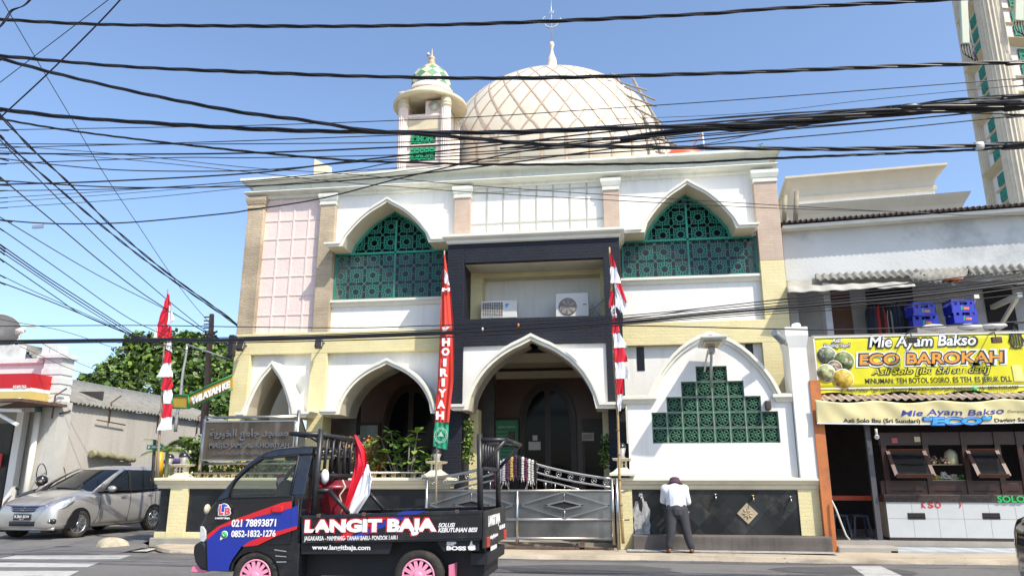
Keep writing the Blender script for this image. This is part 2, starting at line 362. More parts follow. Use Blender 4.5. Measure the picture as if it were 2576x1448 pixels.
# arch curves, (x from centre, height), 0..1
CA = [(1, 0), (.955, .12), (.885, .29), (.80, .44), (.71, .56), (.61, .665), (.51, .75), (.40, .83), (.28, .90), (.14, .965), (0, 1.04)]
CB = [(1, 0), (.92, .13), (.835, .255), (.755, .37), (.67, .475), (.58, .58), (.49, .67), (.385, .765), (.28, .84), (.14, .93), (0, 1.03)]
def arch_pts(cv, xc, hw, z0, h, t=0.0):
    """left foot -> apex -> right foot; t insets the curve"""
    L = [(xc - a * (hw - t), z0 + b * (h - t * 1.15)) for a, b in cv]
    Rr = [(xc + a * (hw - t), z0 + b * (h - t * 1.15)) for a, b in cv[::-1][1:]]
    return L + Rr
def arch_ring(cv, xc, hw, z0, h, y0, y1, ysof, footL, footR, th=.15, name='arch_hood', m=None):
    o = arch_pts(cv, xc, hw, z0, h); i = arch_pts(cv, xc, hw, z0 - .0, h, th); g = MB()
    o = [(o[0][0] - footL, z0)] + o + [(o[-1][0] + footR, z0)]
    i = [(i[0][0] - footL - th * .2, z0 - th)] + [(i[0][0] + .00, z0 - th)] + i[1:-1] + [(i[-1][0], z0 - th)] + [(i[-1][0] + footR + th * .2, z0 - th)]
    def V(p, y): return [(a, y, b) for a, b in p]
    mid = [((a[0] + b[0]) / 2, (a[1] + b[1]) / 2) for a, b in zip(o, i)]
    mid = [(lerp(a[0], b[0], .45), lerp(a[1], b[1], .45)) for a, b in zip(o, i)]
    g.strip(V(o, y0), V(mid, y0)); g.strip(V(mid, y0), V(mid, y0 + .035)); g.strip(V(mid, y0 + .035), V(i, y0 + .035))
    g.strip(V(o, y1), V(o, y0)); g.strip(V(i[1:-1], y0 + .035), V(i[1:-1], ysof), 1); g.strip(V(i[:2], y0 + .035), V(i[:2], y1), 1); g.strip(V(i[-2:], y0 + .035), V(i[-2:], y1), 1)
    for s in (0, -1): g.poly([(o[s][0], y0, o[s][1]), (o[s][0], y1, o[s][1]), (i[s][0], y1, i[s][1]), (i[s][0], y0 + .035, i[s][1])])
    ob = g.build(name, [m or M['offwhite'], M['soffit']], mq); return i[1:-1]
def arch_panel(x0, x1, zt, inner, y, th, m, name='arch_panel'):
    """flat wall from x0..x1 up to zt with the arch cut out"""
    g = MB(); n = len(inner); half = n // 2
    pts = [(x0, inner[0][1]), (x0, zt)] + [(inner[half][0], zt)] + inner[half::-1]
    g.prism(pts, y, y + th); pts = [(x1, inner[-1][1]), (x1, zt)] + [(inner[half][0], zt)] + inner[half:]
    g.prism(pts, y, y + th); return g.build(name, m, mq)
# ---- lattice windows
def clipseg(p, q, inside):
    N = 6; out = []; prev = None
    for k in range(N):
        a = lerp(p, q, k / N); b = lerp(p, q, (k + 1) / N)
        if inside(a) and inside(b): out.append((a, b))
    return out
def in_poly(pts):
    def f(p):
        c = False; n = len(pts)
        for i in range(n):
            a = pts[i]; b = pts[(i + 1) % n]
            if (a[1] > p.y) != (b[1] > p.y) and p.x < (b[0] - a[0]) * (p.y - a[1]) / (b[1] - a[1]) + a[0]: c = not c
        return c
    return f
def lattice(g, x0, x1, z0, z1, s, y, inside, w=.022, ox=0.0, oz=0.0, place=None):
    """rows of twelve pointed stars joined by a net"""
    place = place or (lambda p, yy: (p.x, yy, p.y))
    segs = []
    nx = int((x1 - x0) / s) + 2; nz = int((z1 - z0) / s) + 2
    for i in range(-1, nx):
        for j in range(-1, nz):
            c = Vector((x0 + ox + (i + .5) * s, z0 + oz + (j + .5) * s))
            P = lambda r, k: c + Vector((math.cos(R(30 * k)), math.sin(R(30 * k)))) * r * s
            for k in range(12):
                segs.append((P(.17, k + .5), P(.33, k))); segs.append((P(.33, k), P(.17, k - .5)))
                segs.append((P(.33, k), P(.42, k + .5))); segs.append((P(.42, k - .5), P(.33, k)))
                if k % 3 == 0: segs.append((P(.33, k), P(.5, k)))
            for k in range(4):
                a = R(45 + 90 * k); q = c + Vector((math.cos(a), math.sin(a))) * .5 * s; e = c + Vector((math.cos(a), math.sin(a))) * .7071 * s
                segs.append((q, e)); segs.append((P(.42, 3 * k + .5), q)); segs.append((P(.42, 3 * k + 2.5), q))
    for p, q in segs:
        for a, b in clipseg(p, q, inside):
            d = (b - a); d.normalize(); nn = Vector((-d.y, d.x)) * w / 2
            vs = [a - nn, b - nn, b + nn, a + nn]
            g.add([place(v, y) for v in vs], [(0, 1, 2, 3)])
def upper_bay(xa, xb, fL, fR, uL, uR, vL, vR, apex, footu, sill, zb, half):
    YR = 16.45; ysc = 17.16
    ap = W(apex[0], apex[1], YR); bl = W(uL, vL, YR); br = W(uR, vR, YR); z0 = (bl.z + br.z) / 2; xc = (bl.x + br.x) / 2; hw = (br.x - bl.x) / 2
    inner = arch_ring(CB, xc, hw, z0, ap.z - z0, YR, YM + .02, YM + .05, fL, fR, .11)
    arch_panel(xa, xb, z_con + .1, inner, YM, .05, M['white'])
    zs = W(1000, sill[0], YM).z; zs2 = W(1000, sill[1], YM).z; zt = inner[0][1]
    # sill, parapet below
    s = MB(); s.mold(xa + .02, xb - .02, YM - .02, YM + .3, [(0, zs2 - .02), (.03, zs2), (.05, zs2 + (zs - zs2) * .5), (.1, zs2 + (zs - zs2) * .6), (.1, zs), (0, zs + .01)], back=False); s.build('window_sill', M['offwhite'], mq)
    s = MB(); s.box(xa, xb, YM, YM + .4, zb, zs2); s.build('parapet_panel', M['white'], mq)
    op = [(xa + .03, zs), (xa + .03, zt)] + [p for p in inner] + [(xb - .03, zt), (xb - .03, zs)]
    win = MB(); fr = .05; ins = in_poly(op)
    lattice(win, xa, xb, zs, ap.z, .42, ysc, ins, .014, -.03, .02)
    for (a, b, c, d) in ((xa + .03, xb - .03, zt - .03, zt + .015), (xa + .03, xb - .03, zs, zs + .05), (xa + .03, xa + .07, zs, zt), (xb - .07, xb - .03, zs, zt), (xc - .022 + half, xc + .022 + half, zs, ap.z - .35)):
        win.box(a, b, ysc - .03, ysc + .02, c, d)
    o2 = [(p[0] - (p[0] - xc) * .05, p[1] - .05) for p in inner]
    win.strip([(p[0], ysc - .02, p[1]) for p in inner], [(p[0], ysc - .02, p[1]) for p in o2])
    w = win.build('lattice_window', M['green'], mq)
    gl = MB(); gl.poly([(xa + .05, ysc - .09, zs + .02), (xb - .05, ysc - .09, zs + .02), (xb - .05, ysc - .09, zt - .1), (xa + .05, ysc - .09, zt - .1)]); gl.build('glass', glassy('window_film', (.84, .9, .95), .16, .06), w)
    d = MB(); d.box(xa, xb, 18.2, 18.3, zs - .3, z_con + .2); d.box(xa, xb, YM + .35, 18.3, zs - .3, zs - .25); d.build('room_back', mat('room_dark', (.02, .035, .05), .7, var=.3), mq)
    for x0 in (xa - .02, xb - .03): MB().box(x0, x0 + .05, YM + .1, 18.2, zs, zt).build('window_reveal', M['tan'], mq)
upper_bay(P2[1] - .02, P3[0] + .02, .38, .42, 850, 1089, 607, 597, (977, 497), 0, (752, 766), z_band, .06)
upper_bay(P4[1] - .02, P5[0] + .02, .42, .42, 1609, 1864, 574, 558, (1727, 452), 0, (723, 737), z_band, .0)
# ---- yellow lower storey
yb = MB()
z_b2 = wz(893, YM, 700); zbR = wz(893, YM, 1900)
def ybox(x0, x1, z0, z1, d=.55): yb.box(x0, x1, YP, YP + d, z0, z1)
xl = P1[0]; la = (X_(629, YP, 900), X_(782, YP, 900)); lb = (X_(822, YP, 900), X_(1127, YP, 900) + .3)
xe = P5[1]; rb = (P4[1] + .0, X_(1918, YP, 870))
ybox(xl, xe, z_b2, z_band)
ybox(xl, la[0], 0, z_b2); ybox(la[1], lb[0], 0, z_b2)
ybox(P5[0], P5[1], z_band, z_up, .3)
ybox(rb[1], xe, 0, z_b2)
yb.build('yellow_stone_wall', M['yellow'], mq, bevel=.01)
def lower_arch(xa, xb, bl, br, ap, YR, yp, zt, fL, fR, cv=CA, th=.15, pm='white'):
    ap = W(ap[0], ap[1], YR); bl = W(bl[0], bl[1], YR); br = W(br[0], br[1], YR); z0 = (bl.z + br.z) / 2; xc = (bl.x + br.x) / 2; hw = (br.x - bl.x) / 2
    inner = arch_ring(cv, xc, hw, z0, (ap.z - z0) / 1.04, YR, yp + .02, yp + .55, fL, fR, th)
    arch_panel(xa, xb, zt, inner, yp, .5, M[pm]); return inner
lower_arch(la[0], la[1], (606, 1035), (741, 1035), (684.6, 906), 16.45, YM, z_b2, .18, .38, CB, .13)
iL = lower_arch(lb[0], lb[1], (840, 1029), (1096, 1024), (965, 899), 16.45, YM, z_b2, .42, .3, CA, .12)
# ---- portal
pt = MB(); yo = YPORT; xo = (X_(1127, yo, 614), X_(1558, yo, 614)); zt = W(1300, 606, yo).z
zn = (W(1167, 662, yo).z, W(1167, 803, yo).z); xn = (X_(1167.5, yo, 700), X_(1519, yo, 700)); za = W(1165, 870, yo).z; xa = (X_(1165, yo, 870), X_(1531, yo, 870))
pt.box(xo[0], xn[0], yo, YM + .3, 0.15, zt); pt.box(xn[1], xo[1], yo, YM + .3, 0.15, zt)
pt.box(xn[0], xn[1], yo, YM + .3, zn[0], zt); pt.box(xn[0], xn[1], yo, YM + .3, za, zn[1])
pt.build('portal_frame', M['black_stone'], mq, bevel=.008)
i3 = lower_arch(xa[0] - .01, xa[1] + .01, (1162, 1017), (1514, 1008), (1331.6, 837), 15.85, yo + .06, za, .33, .55, CA, .13)
lg = MB(); lg.mold(xo[0] + .02, xo[1] - .02, yo + .0, YM + .05, [(0, zt - .02), (.04, zt), (.05, zt + .06), (.12, zt + .1), (.14, zt + .13), (.14, zt + .19), (0, zt + .21)], back=False); lg.build('portal_ledge', M['offwhite'], mq)
sf = MB(); sf.box(xn[0] - .0, xn[1] + .0, yo + .14, YM + .36, zn[0] - .015, zn[0] + .01); sf.build('niche_soffit', M['cream'], mq)
nb = MB(); nb.box(xn[0] - .1, xn[1] + .1, YM + .35, YM + .45, zn[1] - .1, zn[0] + .1); nb.build('niche_wall', M['white'], mq)
ny = MB()
ny.box(xn[0] + .0, xn[0] + .28, YM - .1, YM + .36, zn[1], zn[0]); ny.box(xn[1] - .1, xn[1] + .0, YM - .1, YM + .36, zn[1], zn[0]); ny.box(xn[0] + .28, xn[1] - .1, YM + .0, YM + .36, zn[0] - .12, zn[0])
ny.build('niche_jamb', M['yellow'], mq)
# column inner faces in the lower portal, cream strips
for x0 in (xa[0] - .02, xa[1] - .2): MB().box(x0, x0 + .22, yo + .9, yo + 1.3, .15, 3.0).build('jamb_strip', M['yellow'], mq)
# ---- porch inside
pc = MB(); YB = 20.6
pc.box(XL + .5, XR - .5, YB, YB + .2, 0, z_band); pc.build('porch_back_wall', M['brown_wall'], mq)
pc = MB(); zc = W(1330, 895, 18.5).z; pc.box(XL + .5, XR - .5, YM + .5, YB, zc, zc + .15); pc.box(xa[0] - .5, xa[1] + .5, 18.1, 18.3, zc - .22, zc); pc.box(xa[0] - .5, xa[1] + .5, YB - .12, YB, zc - .3, zc - .1)
pc.build('porch_ceiling', M['soffit'], mq)
pc = MB(); pc.box(XL + .2, XR - .2, YW + .4, YB, .02, .16); pc.build('porch_floor', M['concrete'], mq)
pc = MB()
pm_ = mat('porch_marble', (.08, .075, .07), .3, var=.4, scale=2)
for (u0, u1) in ((862, 900), (1215, 1243)): MB().box(X_(u0, 18.2), X_(u1, 18.2), 18.2, 18.5, .15, zc).build('porch_pier', pm_, mq)
sv = MB(); a_ = arch_pts(CB, X_(705, 19.2), .95, 2.0, 1.9); sv.prism([(a_[0][0], 0.1)] + a_ + [(a_[-1][0], 0.1)], 19.3, 19.4); sv.build('inner_arch', M['soffit'], mq)
def door(uc, vtop, hwpx, name='entrance_door', leaf=True):
    xc = X_(uc, YB - .1, 1000); zt_ = W(uc, vtop, YB - .1).z; hw = hwpx * YB / 1900
    o = arch_pts([(1, 0), (.97, .2), (.9, .42), (.79, .62), (.62, .8), (.4, .93), (.2, .985), (0, 1)], xc, hw, zt_ - 1.35 * hw, 1.35 * hw)
    d = MB(); d.prism([(o[0][0], .16)] + o + [(o[-1][0], .16)], YB - .1, YB + .02); dr = d.build(name, M['wood'], mq)
    i2 = [(xc + (p[0] - xc) * .80, p[1] - .22) for p in o]
    for sgn in (-1, 1):
        pts = [p for p in i2 if (p[0] - xc) * sgn > .08]
        if sgn < 0: pts = pts + [(xc - .08, max(p[1] for p in i2) - .05)] + [(xc - .08, .95)] + [(pts[0][0], .95)]
        else: pts = [(xc + .08, max(p[1] for p in i2) - .05)] + pts + [(pts[-1][0], .95)] + [(xc + .08, .95)]
        e = MB(); e.prism(pts, YB - .125, YB - .09); e.build('door_glass', M['glass_dark'], dr)
        e = MB(); e.box(xc + sgn * .1, xc + sgn * (hw * .8), YB - .13, YB - .09, .3, .8); e.build('door_panel', M['wood'], dr, bevel=.01)
        if leaf: e = MB(); e.tube([(xc + sgn * .1, YB - .2, 1.05), (xc + sgn * .1, YB - .2, 1.55)], .018); e.build('door_handle', M['steel'], dr)
    f_ = MB(); oo = [(xc + (p[0] - xc) * 1.0, p[1]) for p in o]; ii = [(xc + (p[0] - xc) * .9, p[1] - .1) for p in o]
    f_.strip([(p[0], YB - .16, p[1]) for p in oo], [(p[0], YB - .16, p[1]) for p in ii]); f_.strip([(p[0], YB - .1, p[1]) for p in oo], [(p[0], YB - .16, p[1]) for p in oo]); f_.build('door_frame', mat('wood_frame', (.03, .012, .008), .35, var=.3), dr)
    return dr
door(1377, 961, 72)
door(1035, 965, 72, 'arched_window', False)
sd = MB(); sd.box(X_(1462, YB - .05), X_(1520, YB - .05), YB - .1, YB, .16, W(1480, 1054, YB).z); sdo = sd.build('side_door', M['wood'], mq)
sd = MB(); sd.box(X_(1468, YB - .1), X_(1512, YB - .1), YB - .115, YB - .09, .6, W(1480, 1072, YB).z); sd.build('door_glass', M['glass_dark'], sdo)
sd = MB(); sd.box(X_(1240, YB - .05), X_(1306, YB - .05), YB - .08, YB, .9, W(1240, 1050, YB).z); sd.build('notice_frame', M['wood'], mq)
sd = MB(); sd.box(X_(884, YB - .05), X_(960, YB - .05), YB - .08, YB, .9, W(884, 1064, YB).z); nf = sd.build('notice_frame', M['wood'], mq)
sd = MB(); sd.box(X_(889, YB - .1), X_(954, YB - .1), YB - .1, YB - .07, 1.2, W(884, 1070, YB).z); sd.build('notice_glass', mat('notice_glass', (.16, .20, .18), .15, var=.3), nf)
# ---- right hand bay behind the screen wall
rp = MB(); rp.box(rb[0] - .1, rb[1], YM, YM + .4, 2.2, z_b2); rp.build('side_panel', M['white'], mq)
for (u0, u1, v0, v1) in ((1602, 1621, 880, 938), (1877, 1896, 877, 926)):
    s = MB(); s.box(X_(u0, YM, 900), X_(u1, YM, 900), YM - .012, YM + .01, wz(v0), wz(v1)); s.build('dark_tile_strip', M['black_tile'], mq)
# ---- dome
YD = 30.0; dc = Vector((W(1398, 400, YD).x - .1, YD, 0)); zr = W(1398, 352, 25.3).z
Rd = (W(1690, 385, YD).x - W(1118, 385, YD).x) / 2 + .12; kk = (W(1398, 168, YD).z - CAMZ) / YD; Hd = math.sqrt((W(1398, 168, YD).z - zr) ** 2 - (kk * Rd) ** 2); z_base = zr - 1.4
def dome_r(t):            # t 0 base .. 1 top
    return Rd * (math.cos(t * math.pi / 2) ** .92) * (1 + .03 * math.sin(t * math.pi))
def dome_z(t): return zr + Hd * math.sin(t * math.pi / 2) ** 1.05
dm = MB(); prof = [(Rd * 1.0, z_base)] + [(max(dome_r(i / 28), 0.001), dome_z(i / 28)) for i in range(29)]
dm.lathe(prof, dc, 96); dome_m = mat('dome_cream', (.70, .63, .50), .55, var=.08, scale=.5, stain=(.30, .27, .22), stain_amt=.5, stain_scale=.55, bump=.1, bscale=6)
dob = dm.build('dome', dome_m, mq)
rib_m = mat('dome_rib', (.48, .35, .25), .6, var=.12)
rb_ = MB(); NR = 36
for k in range(NR):
    for sg in (1, -1):
        pts = []
        for i in range(41):
            t = i / 40 * .97; a = 2 * math.pi * k / NR + sg * (t * 1.0) ** 1.0 * 2 * math.pi * 5.2 / NR
            if t < .12: a = 2 * math.pi * k / NR + sg * .12 * 2 * math.pi * 5.2 / NR * (t / .12) ** 1.6
            pts.append(dc + Vector((dome_r(t) * math.cos(a) * 1.002, dome_r(t) * math.sin(a) * 1.002, dome_z(t))))
        w = [.030 * (.35 + .65 * dome_r(i / 40 * .97) / Rd) for i in range(41)]
        L_ = []; R_ = []
        for i, p in enumerate(pts):
            d = (pts[min(i + 1, 40)] - pts[max(i - 1, 0)]).normalized(); nn = Vector((p.x - dc.x, p.y - dc.y, (p.z - zr) * 1.0 + .5)).normalized(); sd_ = d.cross(nn).normalized() * w[i]
            L_.append(p + sd_ + nn * .012); R_.append(p - sd_ + nn * .012)
        rb_.strip(L_, R_)
    a = 2 * math.pi * (k) / NR
    q = Vector((math.cos(a), math.sin(a), 0)); tt = Vector((-q.y, q.x, 0)) * .055
    rb_.strip([dc + q * Rd * 1.006 + Vector((0, 0, z_base)) + tt, dc + q * Rd * 1.006 + Vector((0, 0, zr)) + tt], [dc + q * Rd * 1.006 + Vector((0, 0, z_base)) - tt, dc + q * Rd * 1.006 + Vector((0, 0, zr)) - tt])
rb_.build('dome_rib', rib_m, dob)
fn = MB(); zt_ = dome_z(1)
s_ = .0163
def fz(v): return W(1398, v, YD).z
fn.lathe([(.3, zt_ - .1), (.3, fz(172)), (.22, fz(166)), (.21, fz(155)), (.19, fz(148)), (.12, fz(140)), (.065, fz(128)), (.06, fz(125)), (.075, fz(123)), (.06, fz(121)), (.1, fz(118)), (.12, fz(113)), (.10, fz(108)), (.05, fz(105)), (.02, fz(104))], (dc.x, dc.y, 0), 24)
fo = fn.build('dome_finial', dome_m, dob)
sp = MB(); sp.tube([(dc.x, dc.y, fz(106)), (dc.x, dc.y, fz(30)), (dc.x, dc.y, fz(0))], [.035, .03, .006], 8)
zz = fz(62); emb = mat('emblem_grey', (.42, .48, .5), .4, metal=.3, var=0)
def sarc(cx, cz, r, a0, a1, w=.045):
    pts = [(dc.x + cx + r * math.cos(R(lerp(a0, a1, i / 12))), dc.y - .02, cz + r * math.sin(R(lerp(a0, a1, i / 12)))) for i in range(13)]
    sp.tube(pts, [w * (.35 + .65 * math.sin(math.pi * (i + 1) / 14)) for i in range(13)], 6)
zz = fz(55)
for dx in (-.28, -.1, .1, .28): sarc(dx - .04, zz, .13, -20, 100 if dx < 0 else 60)
sarc(0, zz + .02, .33, 200, 340, .05); sarc(-.2, zz + .1, .2, 110, 200, .04); sarc(.24, zz + .05, .2, 250, 400, .04); sarc(0, fz(30), .1, 180, 360, .03); sarc(-.05, fz(27), .06, 200, 340, .03); sarc(.05, fz(27), .06, 200, 340, .03)
sp.build('emblem', emb, fo)
# ================================================================ SCREEN WALL with green blocks, basin, fence, gate
zl1 = W(1700, 1201, YW - .1).z; zl0 = W(1700, 1224, YW - .05).z
sw = thing('screen_wall', 'white ablution wall with pointed top and stepped green vent blocks over a black tiled tap panel', 'wall', (1.7, YW, 0))
x0 = W(1577, 1000, YW).x; x1 = W(1990, 1000, YW).x; zs_ = W(1635, 1000, YW).z
al = W(1637, 998, YW).x; ar = W(1957, 995, YW).x; apz = W(1790, 846, YW).z; xc = (al + ar) / 2
cvS = [(1, 0), (.95, .13), (.89, .26), (.80, .41), (.70, .54), (.59, .67), (.47, .78), (.33, .88), (.19, .955), (0, 1.02)]
arcS = arch_pts(cvS, xc, (ar - al) / 2, zs_, apz - zs_)
# opening rows
bw = (W(1957, 1050, YW).x - W(1638, 1050, YW).x) / 8; zb0 = W(1750, 1114, YW).z; bh = (W(1750, 921, YW).z - zb0) / 5
ox = W(1797, 1050, YW).x
rows = [8, 8, 6, 4, 2]
stairL = []; stairR = []
for i, n in enumerate(rows):
    stairL += [(ox - n / 2 * bw, zb0 + i * bh), (ox - n / 2 * bw, zb0 + (i + 1) * bh)]; stairR += [(ox + n / 2 * bw, zb0 + i * bh), (ox + n / 2 * bw, zb0 + (i + 1) * bh)]
half = len(arcS) // 2
apx = arcS[half][0]
Lp = [(x0, zl0), (x0, zs_)] + arcS[:half + 1] + [(ox, zb0 + 5 * bh)] + stairL[::-1] + [(ox, zb0), (ox, zl0)]
Rp = [(x1, zl0), (x1, zs_)] + arcS[::-1][:half] + [arcS[half], (ox, zb0 + 5 * bh)] + stairR[::-1] + [(ox, zb0), (ox, zl0)]
def notdup(p):
    o = []
    for q in p:
        if not o or (abs(o[-1][0] - q[0]) + abs(o[-1][1] - q[1])) > 1e-4: o.append(q)
    return o
g = MB(); g.prism(notdup(Lp), YW, YW + .22); g.prism(notdup(Rp), YW, YW + .22)
g.build('wall_face', M['white'], sw)
g = MB(); out = arch_pts(cvS, xc, (ar - al) / 2 + .07, zs_, apz - zs_ + .07); inn = arch_pts(cvS, xc, (ar - al) / 2 - .07, zs_, apz - zs_ - .07)
V = lambda P, y: [(a, y, b) for a, b in P]
md_ = arch_pts(cvS, xc, (ar - al) / 2 + .0, zs_, apz - zs_)
g.strip(V(out, YW - .10), V(md_, YW - .10)); g.strip(V(md_, YW - .10), V(md_, YW - .05)); g.strip(V(md_, YW - .05), V(inn, YW - .05)); g.strip(V(inn, YW - .05), V(inn, YW + .01)); g.strip(V(out, YW + .25), V(out, YW - .10))
g.build('arch_trim', M['offwhite'], sw)
for a, b in ((x0 - .05, al + .03), (ar - .03, x1 + .0)):
    g = MB(); g.mold(a, b, YW - .02, YW + .24, [(0, zs_ - .13), (.02, zs_ - .12), (.05, zs_ - .05), (.09, zs_ - .03), (.09, zs_ + .03), (0, zs_ + .05)], back=False); g.build('ledge_trim', M['offwhite'], sw)
blk = None
def make_block():
    g = MB(); b = .022; w = bw - .016; h = bh - .016; y0 = -.02
    g.box(-w / 2, w / 2, .03, .06, -h / 2, h / 2, 1)
    for (a, b_, c, d) in ((-w / 2, w / 2, -h / 2, -h / 2 + b), (-w / 2, w / 2, h / 2 - b, h / 2), (-w / 2, -w / 2 + b, -h / 2 + b, h / 2 - b), (w / 2 - b, w / 2, -h / 2 + b, h / 2 - b)): g.box(a, b_, y0, .03, c, d)
    r = w * .40; g.tube([(r * math.cos(R(15 * k)), 0, r * math.sin(R(15 * k))) for k in range(25)], .014, 5, caps=False)
    for k in range(8):
        a = R(45 * k + 22); d = Vector((math.cos(a), 0, math.sin(a))); t = Vector((-d.z, 0, d.x)); P_ = [d * r * .95, d * r * .5 + t * r * .2, d * .0, d * r * .5 - t * r * .2]
        vs = [p + Vector((0, -.012, 0)) for p in P_]; vs.append(d * r * .5 + Vector((0, -.035, 0)))
        g.add(vs, [(0, 1, 4), (1, 2, 4), (2, 3, 4), (3, 0, 4)])
    g.ball((0, -.02, 0), .022, 0, 8)
    return g
gb = make_block(); proto = None
for i, n in enumerate(rows):
    for k in range(n):
        loc = Vector((ox + (k - n / 2 + .5) * bw, YW + .06, zb0 + (i + .5) * bh))
        if proto is None: proto = gb.build('vent_block', [M['dgreen'], M['dark']]); o = proto
        else: o = proto.copy(); COL.objects.link(o)
        o.location = loc; o.parent = sw; o.matrix_parent_inverse = parent_inv(sw)
g = MB(); g.prism(notdup([(ox, zb0)] + stairL + [(ox, zb0 + 5 * bh)]) , YW + .12, YW + .2); g.prism(notdup([(ox, zb0)] + stairR + [(ox, zb0 + 5 * bh)]), YW + .12, YW + .2); g.build('block_mortar', M['mortar'], sw)
g = MB()
for i, n in enumerate(rows):
    for k in range(n + 1): X = ox + (k - n / 2) * bw; g.box(X - .007, X + .007, YW + .045, YW + .13, zb0 + i * bh, zb0 + (i + 1) * bh)
    g.box(ox - n / 2 * bw, ox + n / 2 * bw, YW + .047, YW + .13, zb0 + i * bh - .007, zb0 + i * bh + .007)
g.build('mortar_joint', M['mortar'], sw)
# corner pillar
g = MB(); pa = W(1992, 1000, YW).x; pb = W(2037, 1000, YW).x; zp = W(2000, 823, YW).z
g.box(pa, pb, YW - .12, YW + .5, zl1 - .02, zp - .18); g.mold(pa, pb - .0, YW - .12, YW + .5, [(0, zp - .45), (.01, zp - .4), (.03, zp - .3), (.05, zp - .2), (.05, zp - .02), (-.05, zp)])
g.build('corner_pillar', M['white'], sw)
g = MB(); pc_ = W(2062, 1300, YW).x; g.box(pb, pc_ + .02, YW + .02, YW + .5, 0, zp - .6); g.build('side_return', M['cream'], sw)
led = [(0, zl0 - .05), (.02, zl0 - .03), (.03, zl0 + .03), (.07, zl0 + .06), (.08, zl0 + .1), (.11, zl0 + .12), (.11, zl1 - .03), (.09, zl1), (0, zl1 + .01)]
xg = W(1552, 1210, YW).x; xe_ = W(2056, 1210, YW).x
g = MB(); g.mold(xg, xe_, YW - .03, YW + .3, led, back=False); g.build('wall_ledge', M['cream'], sw, bevel=.006)
ba = W(1592, 1300, YW).x; bb = W(2012, 1300, YW).x
g = MB(); g.box(xg + .02, ba, YW - .03, YW + .25, 0, zl0 - .02); g.build('yellow_pier', M['yellow'], sw); g = MB(); g.box(bb, xe_, YW - .03, YW + .25, 0, zl0 - .02); g.build('yellow_pier', M['yellow'], sw)
def tile_mat():
    m = M['black_tile'].copy(); m.name = 'slate_diamond_tiles'; t = m.node_tree; L = t.links; b = t.nodes['Principled BSDF']
    src = b.inputs['Base Color'].links[0].from_socket
    tc = node(t, 'ShaderNodeTexCoord'); mp = node(t, 'ShaderNodeMapping'); mp.inputs['Rotation'].default_value = (0, R(45), 0); L.new(tc.outputs['Object'], mp.inputs[0])
    sp = node(t, 'ShaderNodeSeparateXYZ'); L.new(mp.outputs[0], sp.inputs[0]); cb = node(t, 'ShaderNodeCombineXYZ'); L.new(sp.outputs[0], cb.inputs[0]); L.new(sp.outputs[2], cb.inputs[1])
    bt = node(t, 'ShaderNodeTexBrick'); bt.offset = 0; bt.inputs['Scale'].default_value = 1; bt.inputs['Brick Width'].default_value = .36; bt.inputs['Row Height'].default_value = .36; bt.inputs['Mortar Size'].default_value = .006
    bt.inputs['Color1'].default_value = (.6, .6, .6, 1); bt.inputs['Color2'].default_value = (1.9, 1.85, 1.75, 1); bt.inputs['Mortar'].default_value = (.5, .5, .5, 1); L.new(cb.outputs[0], bt.inputs['Vector'])
    mm = node(t, 'ShaderNodeVectorMath', operation='MULTIPLY'); L.new(src, mm.inputs[0]); L.new(bt.outputs['Color'], mm.inputs[1]); L.new(mm.outputs[0], b.inputs['Base Color']); return m
M['diamond'] = tile_mat()
zbt = W(1800, 1346, YW).z
g = MB(); g.box(ba, bb, YW + .0, YW + .2, zbt - .1, zl0 - .02); g.build('tile_panel', M['diamond'], sw)
g = MB(); g.box(ba - .02, xe_ + .06, 15.28, YW - .002, .06, zbt + .02); g.build('basin_front', mat('basin_stone', (.13, .11, .095), .8, var=.25, scale=2, stain=(.05, .045, .04), stain_amt=.6, streak=True, bump=.3), sw, bevel=.02)
for u, v in ((1713, 1287), (1880, 1290)):
    c = W(u, v, YW); g = MB(); r = .2 if u > 1800 else .17
    g.prism([(c.x - r, c.z), (c.x, c.z - r), (c.x + r, c.z), (c.x, c.z + r)], YW - .025, YW + .01)
    for k in range(8):
        a = R(45 * k); d = Vector((math.cos(a), 0, math.sin(a))); t = Vector((-d.z, 0, d.x)); q = Vector((c.x, YW - .03, c.z))
        g.add([q + d * r * .6, q + d * r * .3 + t * r * .12, q, q + d * r * .3 - t * r * .12, q + d * r * .3 + Vector((0, -.02, 0))], [(0, 1, 4), (1, 2, 4), (2, 3, 4), (3, 0, 4)])
    g.build('flower_tile', mat('sandstone_tile', (.42, .34, .22), .8, var=.2), sw)
for u, v in ((1612, 1247), (1799, 1247), (1893, 1250), (1987, 1253)):
    c = W(u, v, YW); g = MB(); g.tube([c + Vector((0, .02, 0)), c + Vector((0, -.09, 0)), c + Vector((0, -.12, -.06))], .014, 8); g.tube([c + Vector((0, -.06, 0)), c + Vector((0, -.06, .045))], .01, 6); g.box(c.x - .03, c.x + .03, c.y - .065, c.y - .055, c.z + .04, c.z + .05)
    g.build('tap', M['gold'] if u == 1893 else M['steel'], sw)
lime = mat('lime_stain', (.55, .55, .53), .9, var=.3, scale=12)
g = MB(); c = W(1614, 1296, YW)
pts = []
for i in range(28):
    a = 2 * math.pi * i / 28; r = 1 + .12 * math.sin(5 * a) + .08 * math.sin(11 * a); zz_ = math.sin(a) * .42 * r; w_ = .10 + .09 * (1 - math.sin(a)) / 2
    pts.append((c.x + math.cos(a) * w_ * r * 1.15, YW - .003, c.z + zz_))
g.poly(pts[::-1]); g.build('limescale_stain', mat('limescale', (.42, .42, .41), .9, var=.5, scale=10, stain=(.06, .065, .07), stain_amt=1, stain_scale=9, streak=True), sw)
